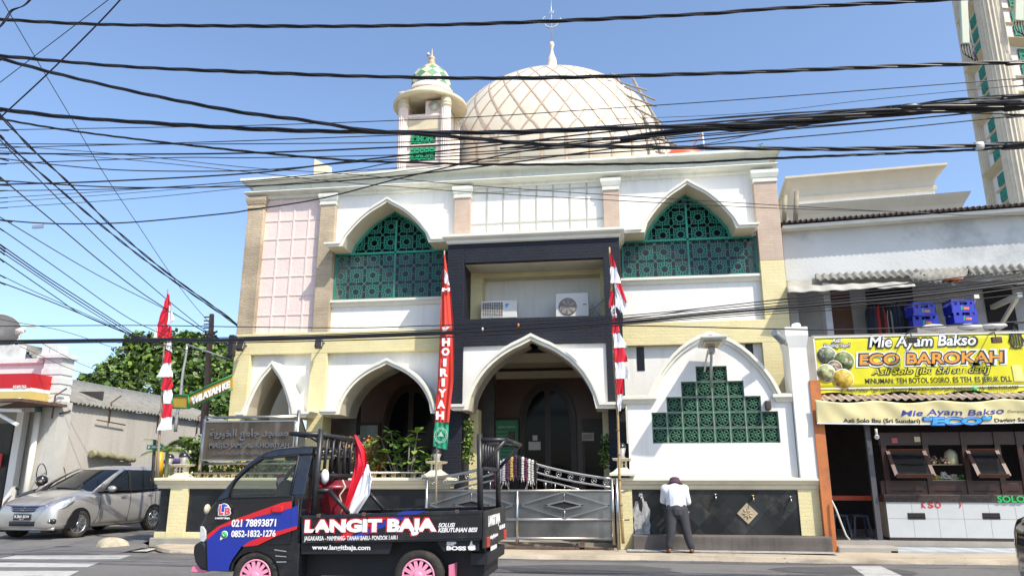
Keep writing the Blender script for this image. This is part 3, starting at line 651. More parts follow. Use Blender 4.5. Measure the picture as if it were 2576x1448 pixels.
c = W(1611, 1262, YW); g = MB(); g.poly([(c.x - .05, YW - .005, c.z + .12), (c.x - .03, YW - .005, c.z - .15), (c.x + .02, YW - .005, c.z - .2), (c.x + .045, YW - .005, c.z - .05), (c.x + .03, YW - .005, c.z + .1)]); g.build('dark_patch', M['dark'], sw)
# ---- planter wall on the left
fw = thing('planter_wall', 'low planter wall with cream ledge, yellow piers and black tile panels on the street corner', 'wall', (-6, YW, 0))
xa_ = W(385, 1214, YW - .1).x; xb_ = W(1132, 1210, YW).x
g = MB(); g.mold(xa_ + .11, xb_, YW - .03, YW + .3, led, back=False); g.mold(xa_ + .11, xa_ + .41, YW + .41, 17.6, led); g.build('wall_ledge', M['cream'], fw, bevel=.006)
zy = W(400, 1336, YW).z; pr = [(W(u0, 1300, YW).x, W(u1, 1300, YW).x) for u0, u1 in ((425, 469), (690, 715), (1083, 1128))]
g = MB(); g.box(xa_ + .14, xb_ - .02, YW + .02, YW + .25, 0, zl0 - .02); g.box(xa_ + .14, xa_ + .36, YW + .25, 17.5, 0, zl0 - .02); g.build('tile_panel', M['black_tile'], fw)
for a, b in pr: g = MB(); g.box(a, b, YW - .05, YW + .02, 0, zl0 - .01); g.build('yellow_pier', M['yellow'], fw)
g = MB(); prev = xa_ + .12
for a, b in pr: g.box(prev, a, YW - .03, YW + .02, 0, zy); prev = b
g.build('yellow_base', M['yellow'], fw)
g = MB(); g.box(xa_ + .05, xb_, YW - .08, YW + .1, 0, .2); g.build('plinth', M['concrete'], fw, bevel=.02)
soil = MB(); soil.box(xa_ + .3, xb_, YW + .3, 16.6, .1, zl0 - .1); soil.build('planter_soil', dirt, fw)
# ---- pedestal lanterns
def lantern(u, vball, rb, vt, vb, y, label):
    c = W(u, vball, y); zt_ = W(u, vt, y).z; zb_ = W(u, vb, y).z; r = rb * y / 1900
    t = thing('pedestal_lamp', label, 'lamp', (c.x, y, zb_), 'carved pedestal lamps on the wall ledge')
    h = zt_ - zb_; g = MB(); s = .12
    g.mold(c.x - s, c.x + s, y - s, y + s, [(.14, zb_), (.14, zb_ + .14 * h), (.06, zb_ + .25 * h), (.0, zb_ + .4 * h), (-.02, zb_ + .45 * h), (-.02, zb_ + .85 * h), (.06, zb_ + .88 * h), (.08, zt_), (-.1, zt_ + .01)]); g.build('pedestal', M['cream'], t, bevel=.006)
    g = MB()
    for dx in (-.04, .04):
        for dz in (.55, .72): g.box(c.x + dx - .02, c.x + dx + .02, y - s + .018, y - s + .03, zb_ + h * dz - .02, zb_ + h * dz + .03)
    g.build('pierced_hole', M['dark'], t)
    g = MB(); g.lathe([(.06, zt_), (.08, zt_ + .02), (r * .55, zt_ + .05), (r * .95, c.z - r * .1)], (c.x, y, 0), 20); g.build('lamp_base', mat('lamp_bowl', (.30, .29, .28), .4, var=0), t)
    g = MB(); g.lathe([(r, c.z - r * .1)] + [(max(.001, r * math.cos(R(a))), c.z - r * .1 + r * 1.0 * math.sin(R(a))) for a in range(10, 91, 16)], (c.x, y, 0), 20); g.build('globe', mat('dark_globe', (.025, .026, .032), .25, var=0), t)
lantern(463, 1147, 13, 1167, 1208, YW + .1, 'dark globe lamp on a cream pedestal beside the palm, right one of the pair')
lantern(427, 1150, 12, 1172, 1208, YW + .9, 'dark globe lamp on a pedestal behind the small palm')
lantern(1099, 1138, 13, 1160, 1200, YW + .05, 'pedestal lamp left of the steel gate behind the red banner')
lantern(1563, 1124, 12, 1152, 1196, YW + .05, 'globe lamp on carved pedestal right of the gate beside the bamboo pole')
# ---- ring ornament
def ring(g, c, r, t=.008):
    g.tube([(c[0] + r * math.cos(R(20 * k)), c[1], c[2] + r * math.sin(R(20 * k))) for k in range(19)], t, 6, caps=False)
    for a in (90, 210, 330): g.tube([c, (c[0] + r * math.cos(R(a)), c[1], c[2] + r * math.sin(R(a)))], t * .8, 5)
# ---- railing on the planter ledge
rl = thing('ledge_railing', 'low stainless railing with ring ornaments along the planter ledge', 'railing', (-6, YW, zl1))
za_ = zl1 + .11; xr0 = W(478, 1195, YW).x; xr1 = W(1062, 1195, YW).x
MB().tube([(xr0, YW + .1, za_), (xr1, YW + .1, za_)], .022, 8).ball((xr0 - .02, YW + .1, za_), .035).ball((xr1 + .02, YW + .1, za_), .035).build('rail', M['steel'], rl)
x = xr0 + .1; k = 0
while x < xr1:
    g = MB(); ring(g, (x, YW + .1, zl1 + .052), .042); g.build('ring', M['gold'], rl); x += .215; k += 1
# ---- name sign
yS = YW + .15
sg = thing('mosque_sign', 'weathered bronze mosque name board with raised Arabic and Latin letters on steel posts', 'sign', (W(630, 1200, yS).x, yS, zl1))
def barS(p, q, r, nm): MB().tube([p, q], r, 8).build(nm, M['steel'], sg)
pl = W(507, 1205, yS); pl2 = W(516, 1052, yS); prr = W(745, 1205, yS); pr2 = W(752, 1036, yS)
xl_ = pl2.x; xr_ = pr2.x
barS((xl_, yS, zl1), (xl_, yS, pl2.z), .04, 'post'); barS((xr_, yS, zl1), (xr_, yS, pr2.z + .05), .04, 'post')
zt1 = W(630, 1048, yS).z; barS((xl_, yS, zt1), (xr_, yS, zt1), .03, 'rail'); zt2 = W(560, 1165, yS).z; barS((xl_, yS, zt2), (xr_, yS, zt2), .025, 'rail')
ps = (W(522, 1062, yS).x, W(744, 1058, yS).x, W(520, 1155, yS).z, W(630, 1061, yS).z)
g = MB(); g.box(ps[0], ps[1], yS - .06, yS + .02, ps[2], ps[3]); g.build('panel', mat('bronze_panel', (.13, .10, .075), .45, metal=.6, var=.35, scale=2, stain=(.30, .26, .2), stain_amt=.6, stain_scale=1.5, streak=True), sg)
g = MB(); w_ = .03
for (a, b, c, d) in ((ps[0] - w_, ps[1] + w_, ps[3], ps[3] + w_), (ps[0] - w_, ps[1] + w_, ps[2] - w_, ps[2]), (ps[0] - w_, ps[0], ps[2], ps[3]), (ps[1], ps[1] + w_, ps[2], ps[3])): g.box(a, b, yS - .07, yS + .03, c, d)
g.build('frame', M['steel'], sg)
letm = mat('pewter_letters', (.22, .215, .22), .35, metal=.7, var=.1)
def on_sign(u, v): return W(u, v, yS - .07)
def wd(u0, u1, y, v=1100): return W(u1, v, y).x - W(u0, v, y).x
def ht(v0, v1, y, u=1288): return W(u, v0, y).z - W(u, v1, y).z
ar = "ﻣﺴﺠﺪ ﺟﺎﻣﻊ ﺍﻟﺨﻴﺮﻳﺔ"[::-1]
text('arabic_lettering', ar, W(627, 1092, yS - .07), wd(529, 724, yS), ht(1077, 1109, yS), letm, sg, bold=.02, ext=.025)
text('lettering', "MASJID JAMI' AL-KHOIRIYAH", W(627, 1121, yS - .07), wd(527, 726, yS), ht(1113, 1130, yS), letm, sg, bold=.02, ext=.02)
text('lettering', "JL. RAYA KELAPA TIGA, HIJAU, JAGAKARSA", W(630, 1141, yS - .07), wd(532, 722, yS), ht(1136, 1146, yS), letm, sg, bold=.01, ext=.012)
# ---- gate
yG = 15.4
gt = thing('sliding_gate', 'stainless steel sliding gate with diamond panels and swooping top rails', 'gate', (W(1300, 1360, yG).x, yG, .1))
def gp(u, v, d=0): p = W(u, v, yG); p.y += d; return p
gxl = gp(1072, 1300).x; gxr = gp(1542, 1300).x; zz1 = gp(1300, 1233).z; zz2 = gp(1300, 1305).z; zz3 = gp(1300, 1352).z; gxm = gp(1301, 1300).x; zz0 = gp(1540, 1204).z; zzp = gp(1300, 1150).z
def gtube(pts, r, nm='rail'): MB().tube(pts, r, 8).build(nm, M['steel'], gt)
for zq in (zz1, zz2, zz3): gtube([(gxl, yG, zq), (gxr, yG, zq)], .028)
for xq in (gxl, gxm, gxr): gtube([(xq, yG, .18), (xq, yG, zz0 if xq != gxm else zz1)], .032, 'stile')
def swoop(x, dz): 
    t = abs(x - gxm) / (gxr - gxm if x > gxm else gxm - gxl); return lerp(zzp, zz0, min(1, t ** .85 * 1.0)) - .1 * math.sin(math.pi * min(t, 1)) * .35 + dz
for dz, r in ((0, .03), (-.16, .022)):
    for s, e in ((gxl, gxm), (gxm, gxr)): gtube([(lerp(s, e, i / 16), yG, swoop(lerp(s, e, i / 16), dz)) for i in range(17)], r)
for s, e in ((gxl + .6, gxm), (gxm, gxr - .6)):
    gtube([(lerp(s, e, i / 12), yG, lerp(zz1, zz1 + .30, (i / 12 if s < gxm - .1 else 1 - i / 12) ** .8)) for i in range(13)], .018)
for i in range(1, 20):
    x = lerp(gxl, gxr, i / 20)
    if abs(x - gxm) < .05: continue
    if abs(x - gxm) < 1.15: gtube([(x, yG, zz1), (x, yG, zz1 + .30 * max(.05, 1 - abs(x - gxm) / 1.4))], .01, 'bar')
for s in (-1, 1):
    for dx in (.16, .34): gtube([(gxm + s * dx, yG, zz1), (gxm + s * (dx + .12 if dx < .3 else dx - .1), yG, zz1 + .32)], .014, 'bar')
n = 0
for i in range(16):
    x = lerp(gxl + .15, gxr - .12, i / 15); g = MB(); ring(g, (x, yG, swoop(x, -.08)), .05, .009); g.build('ring', M['gold'] if i % 1 else M['steel'], gt)
for a, b in ((gxl, gxm), (gxm, gxr)):
    for (c, d) in ((zz2, zz1), (zz3, zz2)):
        g = MB(); g.box(a + .03, b - .03, yG + .01, yG + .02, c, d); g.build('sheet_panel', M['steel_sheet'], gt)
    xc_ = (a + b) / 2; hw = (b - a) / 2 - .06; zc_ = (zz1 + zz2) / 2; hh = (zz1 - zz2) / 2 - .02
    for k_, (w_, h_) in enumerate(((hw, hh), (hw * .42, hh * .33))):
        P_ = [(xc_ - w_, yG - .01, zc_), (xc_, yG - .01, zc_ + h_), (xc_ + w_, yG - .01, zc_), (xc_, yG - .01, zc_ - h_)]
        g = MB(); 
        for i in range(4): g.obox(P_[i], P_[(i + 1) % 4], .03, .03)
        g.build('diamond', M['steel'], gt)
    g = MB(); g.prism([(xc_ - hw * .34, zc_), (xc_, zc_ - hh * .24), (xc_ + hw * .34, zc_), (xc_, zc_ + hh * .24)], yG - .004, yG + .012); g.build('opening', M['dark'], gt)
    for s in (-1, 1): gtube([(xc_, yG - .005, zc_ + s * hh * .33), (xc_, yG - .005, zc_ + s * hh)], .012, 'bar')
for u in (1195, 1464): p = gp(u, 1358); g = MB(); g.box(p.x - .05, p.x + .05, yG - .03, yG + .03, .1, .24); g.build('wheel_bracket', M['rust'], gt)
ps2 = thing('gate_post', 'thin stainless gate post with brackets beside the yellow pier', 'post', (gp(1554, 1300).x, yG, .1)); xq = gp(1554, 1300).x
MB().tube([(xq, yG, .1), (xq, yG, zz0 + .02)], .035).build('post', M['steel'], ps2)
for zq in (zz1, zz2): MB().tube([(xq, yG, zq), (xq + .22, yG + .1, zq)], .014).build('bracket', M['steel'], ps2)
gr = MB(); gr.box(gxl, gxr, yG - .03, yG + .05, .09, .13); gr.build('gate_track', M['rust'], gt)
# ---- knotted rugs over the gate
def rug(u0, u1, cols, label):
    x0, x1 = gp(u0, 1180).x, gp(u1, 1180).x; t = thing('rag_rug', label, 'rug', ((x0 + x1) / 2, yG, zzp - .3), 'rag rugs drying over the gate'); n = len(cols)
    for i, c in enumerate(cols):
        a = lerp(x0, x1, i / n); b = lerp(x0, x1, (i + 1) / n); g = MB(); top = swoop((a + b) / 2, 0) + .045; ln = .40 + random.uniform(-.02, .02)
        k = 12
        for s, L_ in ((-1, ln), (1, ln * .7)):
            for j in range(k):
                z = top - (j + .5) / k * L_; g.ball(((a + b) / 2 + random.uniform(-.004, .004), yG + s * (.045 + .006 * (j % 2)), z), (b - a) * .5, 0, 6, (1.08, .6, L_ / k / (b - a) * 1.1))
            for q in range(3): xq_ = lerp(a, b, (q + .5) / 3); g.tube([(xq_, yG + s * .05, top - L_), (xq_ + random.uniform(-.03, .03), yG + s * .055, top - L_ - random.uniform(.05, .1))], .008, 4)
        g.ball(((a + b) / 2, yG, top), (b - a) * .52, 0, 6, (1, 1.1, .6)); g.build('stripe', mat('rug_' + str(i), c, .95, var=.3, scale=30), t)
rug(1243, 1302, [(.10, .03, .06), (.45, .42, .46), (.42, .42, .45), (.10, .03, .07), (.50, .36, .10), (.06, .02, .05)], 'purple, white and yellow rag rug hanging over the gate')
rug(1303, 1352, [(.02, .018, .02), (.62, .60, .55), (.12, .02, .05), (.62, .60, .55), (.55, .52, .48), (.015, .015, .018)], 'black and white striped rag rug hanging over the gate')
# ================================================================ SMALL MINARET behind the mosque
Ym = 24.0
mt = thing('minaret', 'short pink minaret with green diamond cupola and round eave left of the big dome', 'minaret', (W(1082, 300, Ym).x, Ym + .7, 8))
mc = Vector((W(1084, 230, Ym + .7).x, Ym + .7, 0)); cw = (W(1123, 300, Ym).x - W(1017, 300, Ym).x) / 2
zb_m = 8.0; zeave = W(1083, 262, Ym).z
pinkm = mat('minaret_pink', (.74, .62, .56), .7, var=.08, stain=(.5, .42, .36), stain_amt=.4, bump=.2); ringm = mat('cream_band', (.58, .50, .34), .6, var=.1)
g = MB(); s = cw - .02; g.box(mc.x - s, mc.x + s, mc.y - s, mc.y + s, zb_m, W(1083, 290, Ym).z); g.build('shaft', pinkm, mt)
g = MB(); zt_ = zeave + .1; zl_ = W(1083, 290, Ym).z
for sx in (-1, 1):
    g.box(mc.x + sx * s, mc.x + sx * (s - .12), mc.y - s + .02, mc.y + s - .02, zl_, zt_)
g.box(mc.x - s, mc.x + s, mc.y + s - .1, mc.y + s, zl_, zt_); g.box(mc.x + .02, mc.x + s, mc.y - s + .02, mc.y - s + .14, zl_, zt_); g.build('belfry_wall', pinkm, mt)
for sx in (-1, 1):
    for sy in (-1, 1):
        c = (mc.x + sx * cw, mc.y + sy * cw, 0); g = MB(); n = 32; zc1 = W(1083, 275, Ym).z
        vs = []
        for z in (zb_m, zc1):
            for j in range(n): a = 2 * math.pi * j / n; r = .185 if (j // 1) % 2 else .155; vs.append((c[0] + r * math.cos(a), c[1] + r * math.sin(a), z))
        g.add(vs, [(j, (j + 1) % n, n + (j + 1) % n, n + j) for j in range(n)])
        col = g.build('fluted_column', pinkm, mt)
        g = MB(); g.lathe([(.19, zc1), (.22, zc1 + .03), (.19, zc1 + .06), (.19, zc1 + .12), (.22, zc1 + .15), (.19, zc1 + .18), (.2, zc1 + .5), (.24, zc1 + .55), (.24, zc1 + .62)], c, 20); g.build('capital', ringm, col)
for k, (v0, v1) in enumerate(((290, 297), (366, 372), (408, 415))):
    g = MB(); g.box(mc.x - s - .0, mc.x + s, mc.y - s - .07, mc.y - s + .02, W(1083, v1, Ym).z, W(1083, v0, Ym).z); g.build('moulding', pinkm, mt, bevel=.03)
g = MB(); g.box(mc.x - s + .16, mc.x + s - .16, mc.y - s - .03, mc.y - s + .02, W(1083, 328, Ym).z, W(1083, 302, Ym).z); g.build('beige_panel', ringm, mt)
for v0, v1 in ((340, 363), (374, 404)):
    xa2, xb2, za2, zb2 = W(1034, 370, Ym).x, W(1097, 370, Ym).x, W(1083, v1, Ym).z, W(1083, v0, Ym).z
    g = MB(); g.box(xa2, xb2, mc.y - s - .01, mc.y - s + .02, za2, zb2); d_ = g.build('window_recess', M['dark'], mt)
    g = MB(); lattice(g, xa2, xb2, za2, zb2, .36, mc.y - s - .05, lambda p: xa2 < p.x < xb2 and za2 < p.y < zb2, .03); g.build('lattice', mat('bright_green', (.03, .5, .22), .5, var=0), d_)
br = (W(1173, 280, Ym).x - W(990, 280, Ym).x) / 2
zr_ = W(1083, 246, Ym).z
g = MB(); g.lathe([(cw, zr_ - .05), (br * .78, zr_ - .02), (br * .98, zr_ - .12), (br * 1.02, zr_ - .08), (br * 1.0, zr_ + .04), (br * .8, zr_ + .22), (br * .62, zr_ + .42), (br * .58, zr_ + .5)], mc, 40); g.build('eave', ringm, mt)
r1 = (W(1135, 215, Ym).x - W(1031, 215, Ym).x) / 2; zA = zr_ + .45; zB = W(1083, 203, Ym).z
g = MB(); g.lathe([(r1 * 1.08, zA), (r1 * 1.0, lerp(zA, zB, .3)), (r1 * 1.03, lerp(zA, zB, .5)), (r1 * .97, lerp(zA, zB, .6)), (r1 * .98, zB)], mc, 40); g.build('drum', pinkm, mt)
g = MB(); rc = r1 * .97; zC = W(1083, 146, Ym).z; nn_ = 10; mm_ = 8
def cr(t): return rc * (math.cos(t * math.pi / 2) ** .75) * (1 + .05 * math.sin(math.pi * t))
def cz(t): return zB + (zC - zB) * math.sin(t * math.pi / 2) ** 1.0
cupola = [mat('cupola_cream', (.70, .60, .42), .5, var=.06), mat('cupola_green', (.13, .30, .16), .5, var=.12)]
for j in range(mm_ + 1):
    for k in range(nn_ * 2):
        if (j + k) % 2: continue
        P_ = lambda a, t: mc + Vector((cr(t) * math.cos(a), cr(t) * math.sin(a), cz(t)))
        da = 2 * math.pi / (nn_ * 2); t0 = (j - 1) / mm_; t1 = j / mm_; t2 = (j + 1) / mm_; a = k * da
        cl = 1 if j % 2 == 0 and 0 < j < 8 or j == 0 else 0
        tt = [max(0, min(.985, q)) for q in (t0, t1, t2)]
        g.add([P_(a, tt[0]), P_(a + da, tt[1]), P_(a, tt[2]), P_(a - da, tt[1])], [(0, 1, 2, 3)] if tt[0] < tt[1] < tt[2] or tt[0] < tt[1] else [(0, 1, 2, 3)], cl, True)
g.build('cupola', cupola, mt)
g = MB(); zz = lambda v: W(1083, v, Ym).z
g.lathe([(.28, zz(147)), (.25, zz(142)), (.12, zz(140)), (.08, zz(138)), (.15, zz(134)), (.1, zz(128)), (.09, zz(125)), (.14, zz(122)), (.1, zz(118)), (.03, zz(117)), (.02, zz(104)), (.005, zz(96))], mc, 16, mi=0); g.build('finial', [mat('finial_tan', (.6, .45, .28), .5, var=.1)], mt)
sp_ = thing('horn_speaker', 'white horn loudspeaker in the opening of the small minaret', 'loudspeaker', (W(1092, 266, Ym).x, Ym, zz(266)))
c = W(1092, 266, Ym - .1); Mx = Matrix.Rotation(R(90), 3, 'X')
g = MB(); g.lathe([(.05, -.25), (.07, -.2), (.1, -.1), (.17, .02), (.19, .03)], c, 20, M=Mx); g.build('horn', mat('speaker_white', (.6, .62, .55), .5), sp_)
g = MB(); g.lathe([(.05, -.3), (.05, -.02), (.001, 0)], c, 12, M=Mx); g.build('driver', ringm, sp_)
cap_ = thing('roof_light', 'white dome light on a bracket on top of the minaret finial', 'lamp', (mc.x - .12, mc.y, zz(122)))
g = MB(); g.tube([(mc.x, mc.y, zz(118)), (mc.x - .15, mc.y, zz(117)), (mc.x - .15, mc.y, zz(114))], .02, 6); g.lathe([(.06, zz(114)), (.07, zz(111)), (.06, zz(108)), (.01, zz(105))], (mc.x - .15, mc.y, 0), 12); g.build('light', mat('lamp_body', (.5, .42, .36), .5), cap_)
# parapet triangle and rods on the roof
g = MB(); g.prism([(W(790, 432, 19).x, W(790, 432, 19).z - .3), (W(791, 399, 19).x, W(791, 399, 19).z), (W(832, 420, 19).x, W(832, 420, 19).z), (W(832, 432, 19).x, W(832, 436, 19).z - .3)], 19, 19.1); tag(g.build('roof_vane', M['cream']), 'cream pointed slab standing on the mosque roof edge', 'roof slab')
wt = thing('water_tank', 'orange tank on the mosque roof right of the dome', 'tank', (W(1730, 375, 24).x, 24.5, 11)); zt = W(1725, 366, 24).z
g = MB(); g.lathe([(.75, zt - 1.2), (.8, zt - .6), (.78, zt - .3), (.55, zt - .08), (.2, zt), (.01, zt + .02)], (W(1722, 375, 24).x, 24.5, 0), 28); g.build('tank_body', mat('orange_plastic', (.75, .12, .04), .45), wt)
pv = thing('vent_pipe', 'white plastic pipe standing beside the orange roof tank', 'pipe', (W(1771, 375, 24).x, 24, 10)); p0 = W(1772, 385, 24); p1 = W(1767, 335, 24); g = MB(); g.tube([p0, p1], .03, 6); g.build('pipe', M['white'], pv); g = MB(); g.tube([p1, W(1745, 365, 24)], .02, 5); g.build('orange_stay', mat('orange_stay', (.6, .2, .1), .5), pv)
# bamboo ladder leaning on the dome
Yl = 26.2
ld = thing('bamboo_ladder', 'grey bamboo ladder leaning over the right side of the dome', 'ladder', W(1700, 400, Yl)); bam = mat('weathered_bamboo', (.30, .26, .22), .8, var=.25, scale=5)
def lpt(a, v, yy): return W(a, v, yy)
sideA = [(1548, 190), (1570, 225), (1600, 268), (1628, 310), (1652, 360), (1660, 385)]; sideB = [(1592, 198), (1606, 225), (1630, 265), (1655, 310), (1676, 345), (1690, 368)]
for sd_, yy in ((sideA, Yl), (sideB, Yl + .8)):
    MB().tube([W(a, b, yy + i * -.25 + 1.2) for i, (a, b) in enumerate(sd_)], .055, 7).build('pole', bam, ld)
for (a, b, c_, d) in ((1536, 186, 1550, 190), (1560, 208, 1628, 228), (1570, 218, 1648, 252), (1577, 242, 1652, 268), (1596, 271, 1664, 306), (1640, 344, 1702, 365), (1650, 382, 1672, 386)):
    MB().tube([W(a, b, Yl + .2), W(c_, d, Yl + .6)], .04, 7).build('rung', bam, ld)
# ================================================================ TALL MINARET on the right
Yt = 40.0
tm = thing('tall_minaret', 'very tall cream minaret with green lattice windows at the right edge', 'minaret', (22, 40, 0))
C0 = Vector((W(2528, 250, 38.5).x, 38.5, 0)); C1 = Vector((W(2478, 385, 42).x, 42, 0)); C2 = Vector((C0.x + 6, 40.0, 0)); C3 = C1 + (C2 - C0)
tw = mat('minaret_wall', (.72, .67, .64), .7, var=.08, stain=(.4, .37, .33), stain_amt=.4, stain_scale=.5)
g = MB(); P_ = [C1, C0, C2, C3]; g.add([p + Vector((0, 0, z)) for z in (0, 38) for p in P_], [(i, (i + 1) % 4, 4 + (i + 1) % 4, 4 + i) for i in range(4)] + [(4, 5, 6, 7)]); g.build('shaft', tw, tm)
for c, r in ((C0, .62), (C1, .35)):
    g = MB(); n = 40; vs = []
    for z in (0, 38):
        for j in range(n): a = 2 * math.pi * j / n; rr = r * (1 if j % 2 else .9); vs.append((c.x + rr * math.cos(a), c.y + rr * math.sin(a), z))
    g.add(vs, [(j, (j + 1) % n, n + (j + 1) % n, n + j) for j in range(n)]); g.build('fluted_column', mat('column_cream', (.60, .54, .42), .65, var=.1, stain=(.4, .36, .3), stain_amt=.5), tm)
per = (W(2495, 425, 39.5).z - W(2495, 425 + 146, 39.5).z) * 1.0; zb0_ = W(2480, 420, 40).z
def face_win(A, B, t0, t1, z0, z1):
    D = (B - A); n = Vector((D.y, -D.x, 0)).normalized(); a = A + D * t0 + n * .05; b = A + D * t1 + n * .05
    g = MB(); g.add([a + Vector((0, 0, z0)), b + Vector((0, 0, z0)), b + Vector((0, 0, z1)), a + Vector((0, 0, z1))], [(0, 1, 2, 3)]); w = g.build('window', mt_dark, tm)
    g = MB(); L_ = (b - a).length; dd = (b - a).normalized()
    lattice(g, 0, L_, z0, z1, max(.3, (z1 - z0) / 1.6), 0, lambda p: 0 < p.x < L_ and z0 < p.y < z1, .05, place=lambda p, y: a + dd * p.x + n * .03 + Vector((0, 0, p.y))); g.build('lattice', mt_green, w)
mt_dark = mat('minaret_glass', (.0, .09, .06), .3, var=0); mt_green = mat('minaret_green', (.01, .30, .18), .5, var=0)
ledm = mat('ledge_cream', (.56, .50, .36), .7, var=.1)
def band(A, B, z0, z1, out, t0=0.05, t1=.95):
    D = (B - A); n = Vector((D.y, -D.x, 0)).normalized(); a = A + D * t0; b = A + D * t1; g = MB()
    g.add([a + Vector((0, 0, z0)), b + Vector((0, 0, z0)), b + n * out + Vector((0, 0, (z0 + z1) / 2)), a + n * out + Vector((0, 0, (z0 + z1) / 2)), a + Vector((0, 0, z1)), b + Vector((0, 0, z1))], [(0, 1, 2, 3), (3, 2, 5, 4), (0, 3, 4), (1, 5, 2)]); g.build('ledge', ledm, tm)
for k in range(-3, 4):
    zg = zb0_ + k * per
    for q in range(3):
        z1 = zg - .25 - q * (per - .55) / 3; z0 = z1 - (per - .55) / 3 + .25
        if z1 > 37: continue
        face_win(C1, C0, .32, .66, z0, z1); face_win(C0, C2, .2, .45, z0, z1)
        band(C1, C0, z0 - .22, z0 - .04, .12, .2, .8); band(C0, C2, z0 - .22, z0 - .04, .12, .12, .6)
    band(C1, C0, zg - .1, zg + .35, .5, .1, .85); band(C0, C2, zg - .1, zg + .35, .5, .1, .9)
anm = mat('antenna_case', (.50, .54, .42), .5, var=.05)
for (u0, v0, u1, v1, wpx, lb) in ((2412, -60, 2432, 112, 19, 'pale green cellular antenna panel on the left side of the tall minaret'), (2556, -90, 2566, 55, 22, 'pale cellular antenna panel at the top right corner of the photo')):
    t = thing('antenna_panel', lb, 'antenna', W(u1, v1, 37.5), 'antenna panels on the tall minaret'); a = W(u0 + 8, v0, 37.5); b = W(u1 - 4, v1, 37.5); ww = wpx * 37.5 / 1900
    g = MB(); g.obox(a, b, ww, .22, up=(0, 1, 0)); g.build('panel', anm, t, bevel=.04)
    g = MB(); g.tube([b + Vector((.5, .3, 3)), b + Vector((.45, .3, .3))], .05, 6); g.build('mounting_pole', M['zinc'], t)
    for i in range(4): x = b.x - .2 + .13 * i; MB().tube([(x, b.y, b.z), (x + .03, b.y, b.z - .5 - .1 * i), (x + .35, b.y + .1, b.z - .75 - .12 * i), (b.x + .5, b.y + .3, b.z - .1), (b.x + .5, b.y + .3, b.z + 1.5)], .03, 5).build('cable', M['black_rubber'], t)
# ================================================================ BUILDING behind the shop
Yr = 26.0
a = W(1971, 444, Yr); kz = (W(2379, 409, 1).z - CAMZ); Yr2 = (a.z - CAMZ) / kz; b = W(2379, 409, Yr2); rz = math.atan2(b.y - a.y, b.x - a.x); L_ = math.hypot(b.x - a.x, b.y - a.y)
rb2 = thing('rear_building', 'white building with beige stepped cornices behind the shop roof', 'building', (a.x, a.y, 0), rz=rz)
bei = mat('beige_cornice', (.58, .53, .43), .6, var=.05)
def loc_build(g, name, m, par, **k): o = MB.build(g, name, m, None, **k); o.parent = par; return o
zt = a.z; g = MB(); g.box(.45, L_ - .35, .4, 12, 3, zt - .1); loc_build(g, 'wall', M['white'], rb2)
g = MB(); g.mold(.45, L_ - .35, .4, 11.9, [(0, zt - .85), (.06, zt - .82), (.08, zt - .72), (.02, zt - .68), (.04, zt - .5), (.12, zt - .3), (.3, zt - .1), (.4, zt - .08), (.4, zt), (.1, zt + .02)]); loc_build(g, 'cornice', bei, rb2)
z2 = W(2000, 521, Yr).z
g = MB(); g.mold(.3, L_ + .05, .25, 11.7, [(.0, z2 - 1.2), (.1, z2 - .9), (.3, z2 - .35), (.45, z2 - .1), (.5, z2), (0, z2 + .03)]); loc_build(g, 'lower_cornice', bei, rb2)
for u, vt in ((1975, 492), (2004, 481)):
    p = W(u, vt, 18.5); q = W(u - 3, 555, 18.5); t = MB(); t.tube([q, p], .06, 8); tag(t.build('roof_pipe', mat('old_pipe', (.30, .27, .2), .8, var=.3)), 'leftmost of two brown vent pipes above the shop roof' if u == 1975 else 'right and taller of two brown vent pipes above the shop roof', 'pipe')
# ================================================================ SHOP building on the right
def YSu(u): return lerp(17.4, 16.85, (u - 1965) / 611)
def SW(u, v, off=0.0): return W(u, v, YSu(u) + off)
sh = thing('shop_building', 'old two storey noodle shop with stained white upper wall and corrugated roofs', 'shop', (6, 17, 0))
wallm = mat('stained_wall', (.62, .63, .61), .8, var=.08, scale=1, stain=(.30, .32, .32), stain_amt=.75, stain_scale=.9, bump=.25, bscale=15)
wx0 = SW(1968, 600).x; wx1 = 14.0; ytop = lambda x: lerp(17.4, 16.85, (x - 4.07) / 5.4)
zwt = SW(1968, 582).z; zmid = 5.15
g = MB(); g.add([(wx0, ytop(wx0), 3.9), (wx1, ytop(wx1), 3.9), (wx1, ytop(wx1), zwt), (wx0, ytop(wx0), zwt), (wx0, 24, 3.9), (wx0, 24, zwt), (wx1, 24, 3.9), (wx1, 24, zwt)], [(0, 4, 5, 3), (1, 2, 7, 6), (4, 6, 7, 5)])
zaw = SW(2200, 715).z
g.add([(wx0, ytop(wx0), zaw), (wx1, ytop(wx1), zaw), (wx1, ytop(wx1), zwt), (wx0, ytop(wx0), zwt), (wx0, ytop(wx0) + .2, zaw), (wx1, ytop(wx1) + .2, zaw)], [(0, 1, 2, 3), (0, 4, 5, 1)]); g.build('upper_wall', wallm, sh)
g = MB(); o_ = -.28
zf0, zf1 = zwt - .02, SW(1968, 566, -.3).z
g.add([(wx0 - .02, ytop(wx0) + o_, zf0), (wx1, ytop(wx1) + o_, zf0), (wx1, ytop(wx1) + o_, zf1), (wx0 - .02, ytop(wx0) + o_, zf1), (wx0 - .02, ytop(wx0) + .05, zf0), (wx1, ytop(wx1) + .05, zf0), (wx0 - .02, ytop(wx0) + .05, zf1)], [(0, 1, 2, 3), (0, 4, 5, 1), (0, 3, 6, 4)]); g.build('fascia', M['offwhite'], sh)
rustc = mat('rusted_sheet', (.10, .075, .06), .8, var=.4, scale=6)
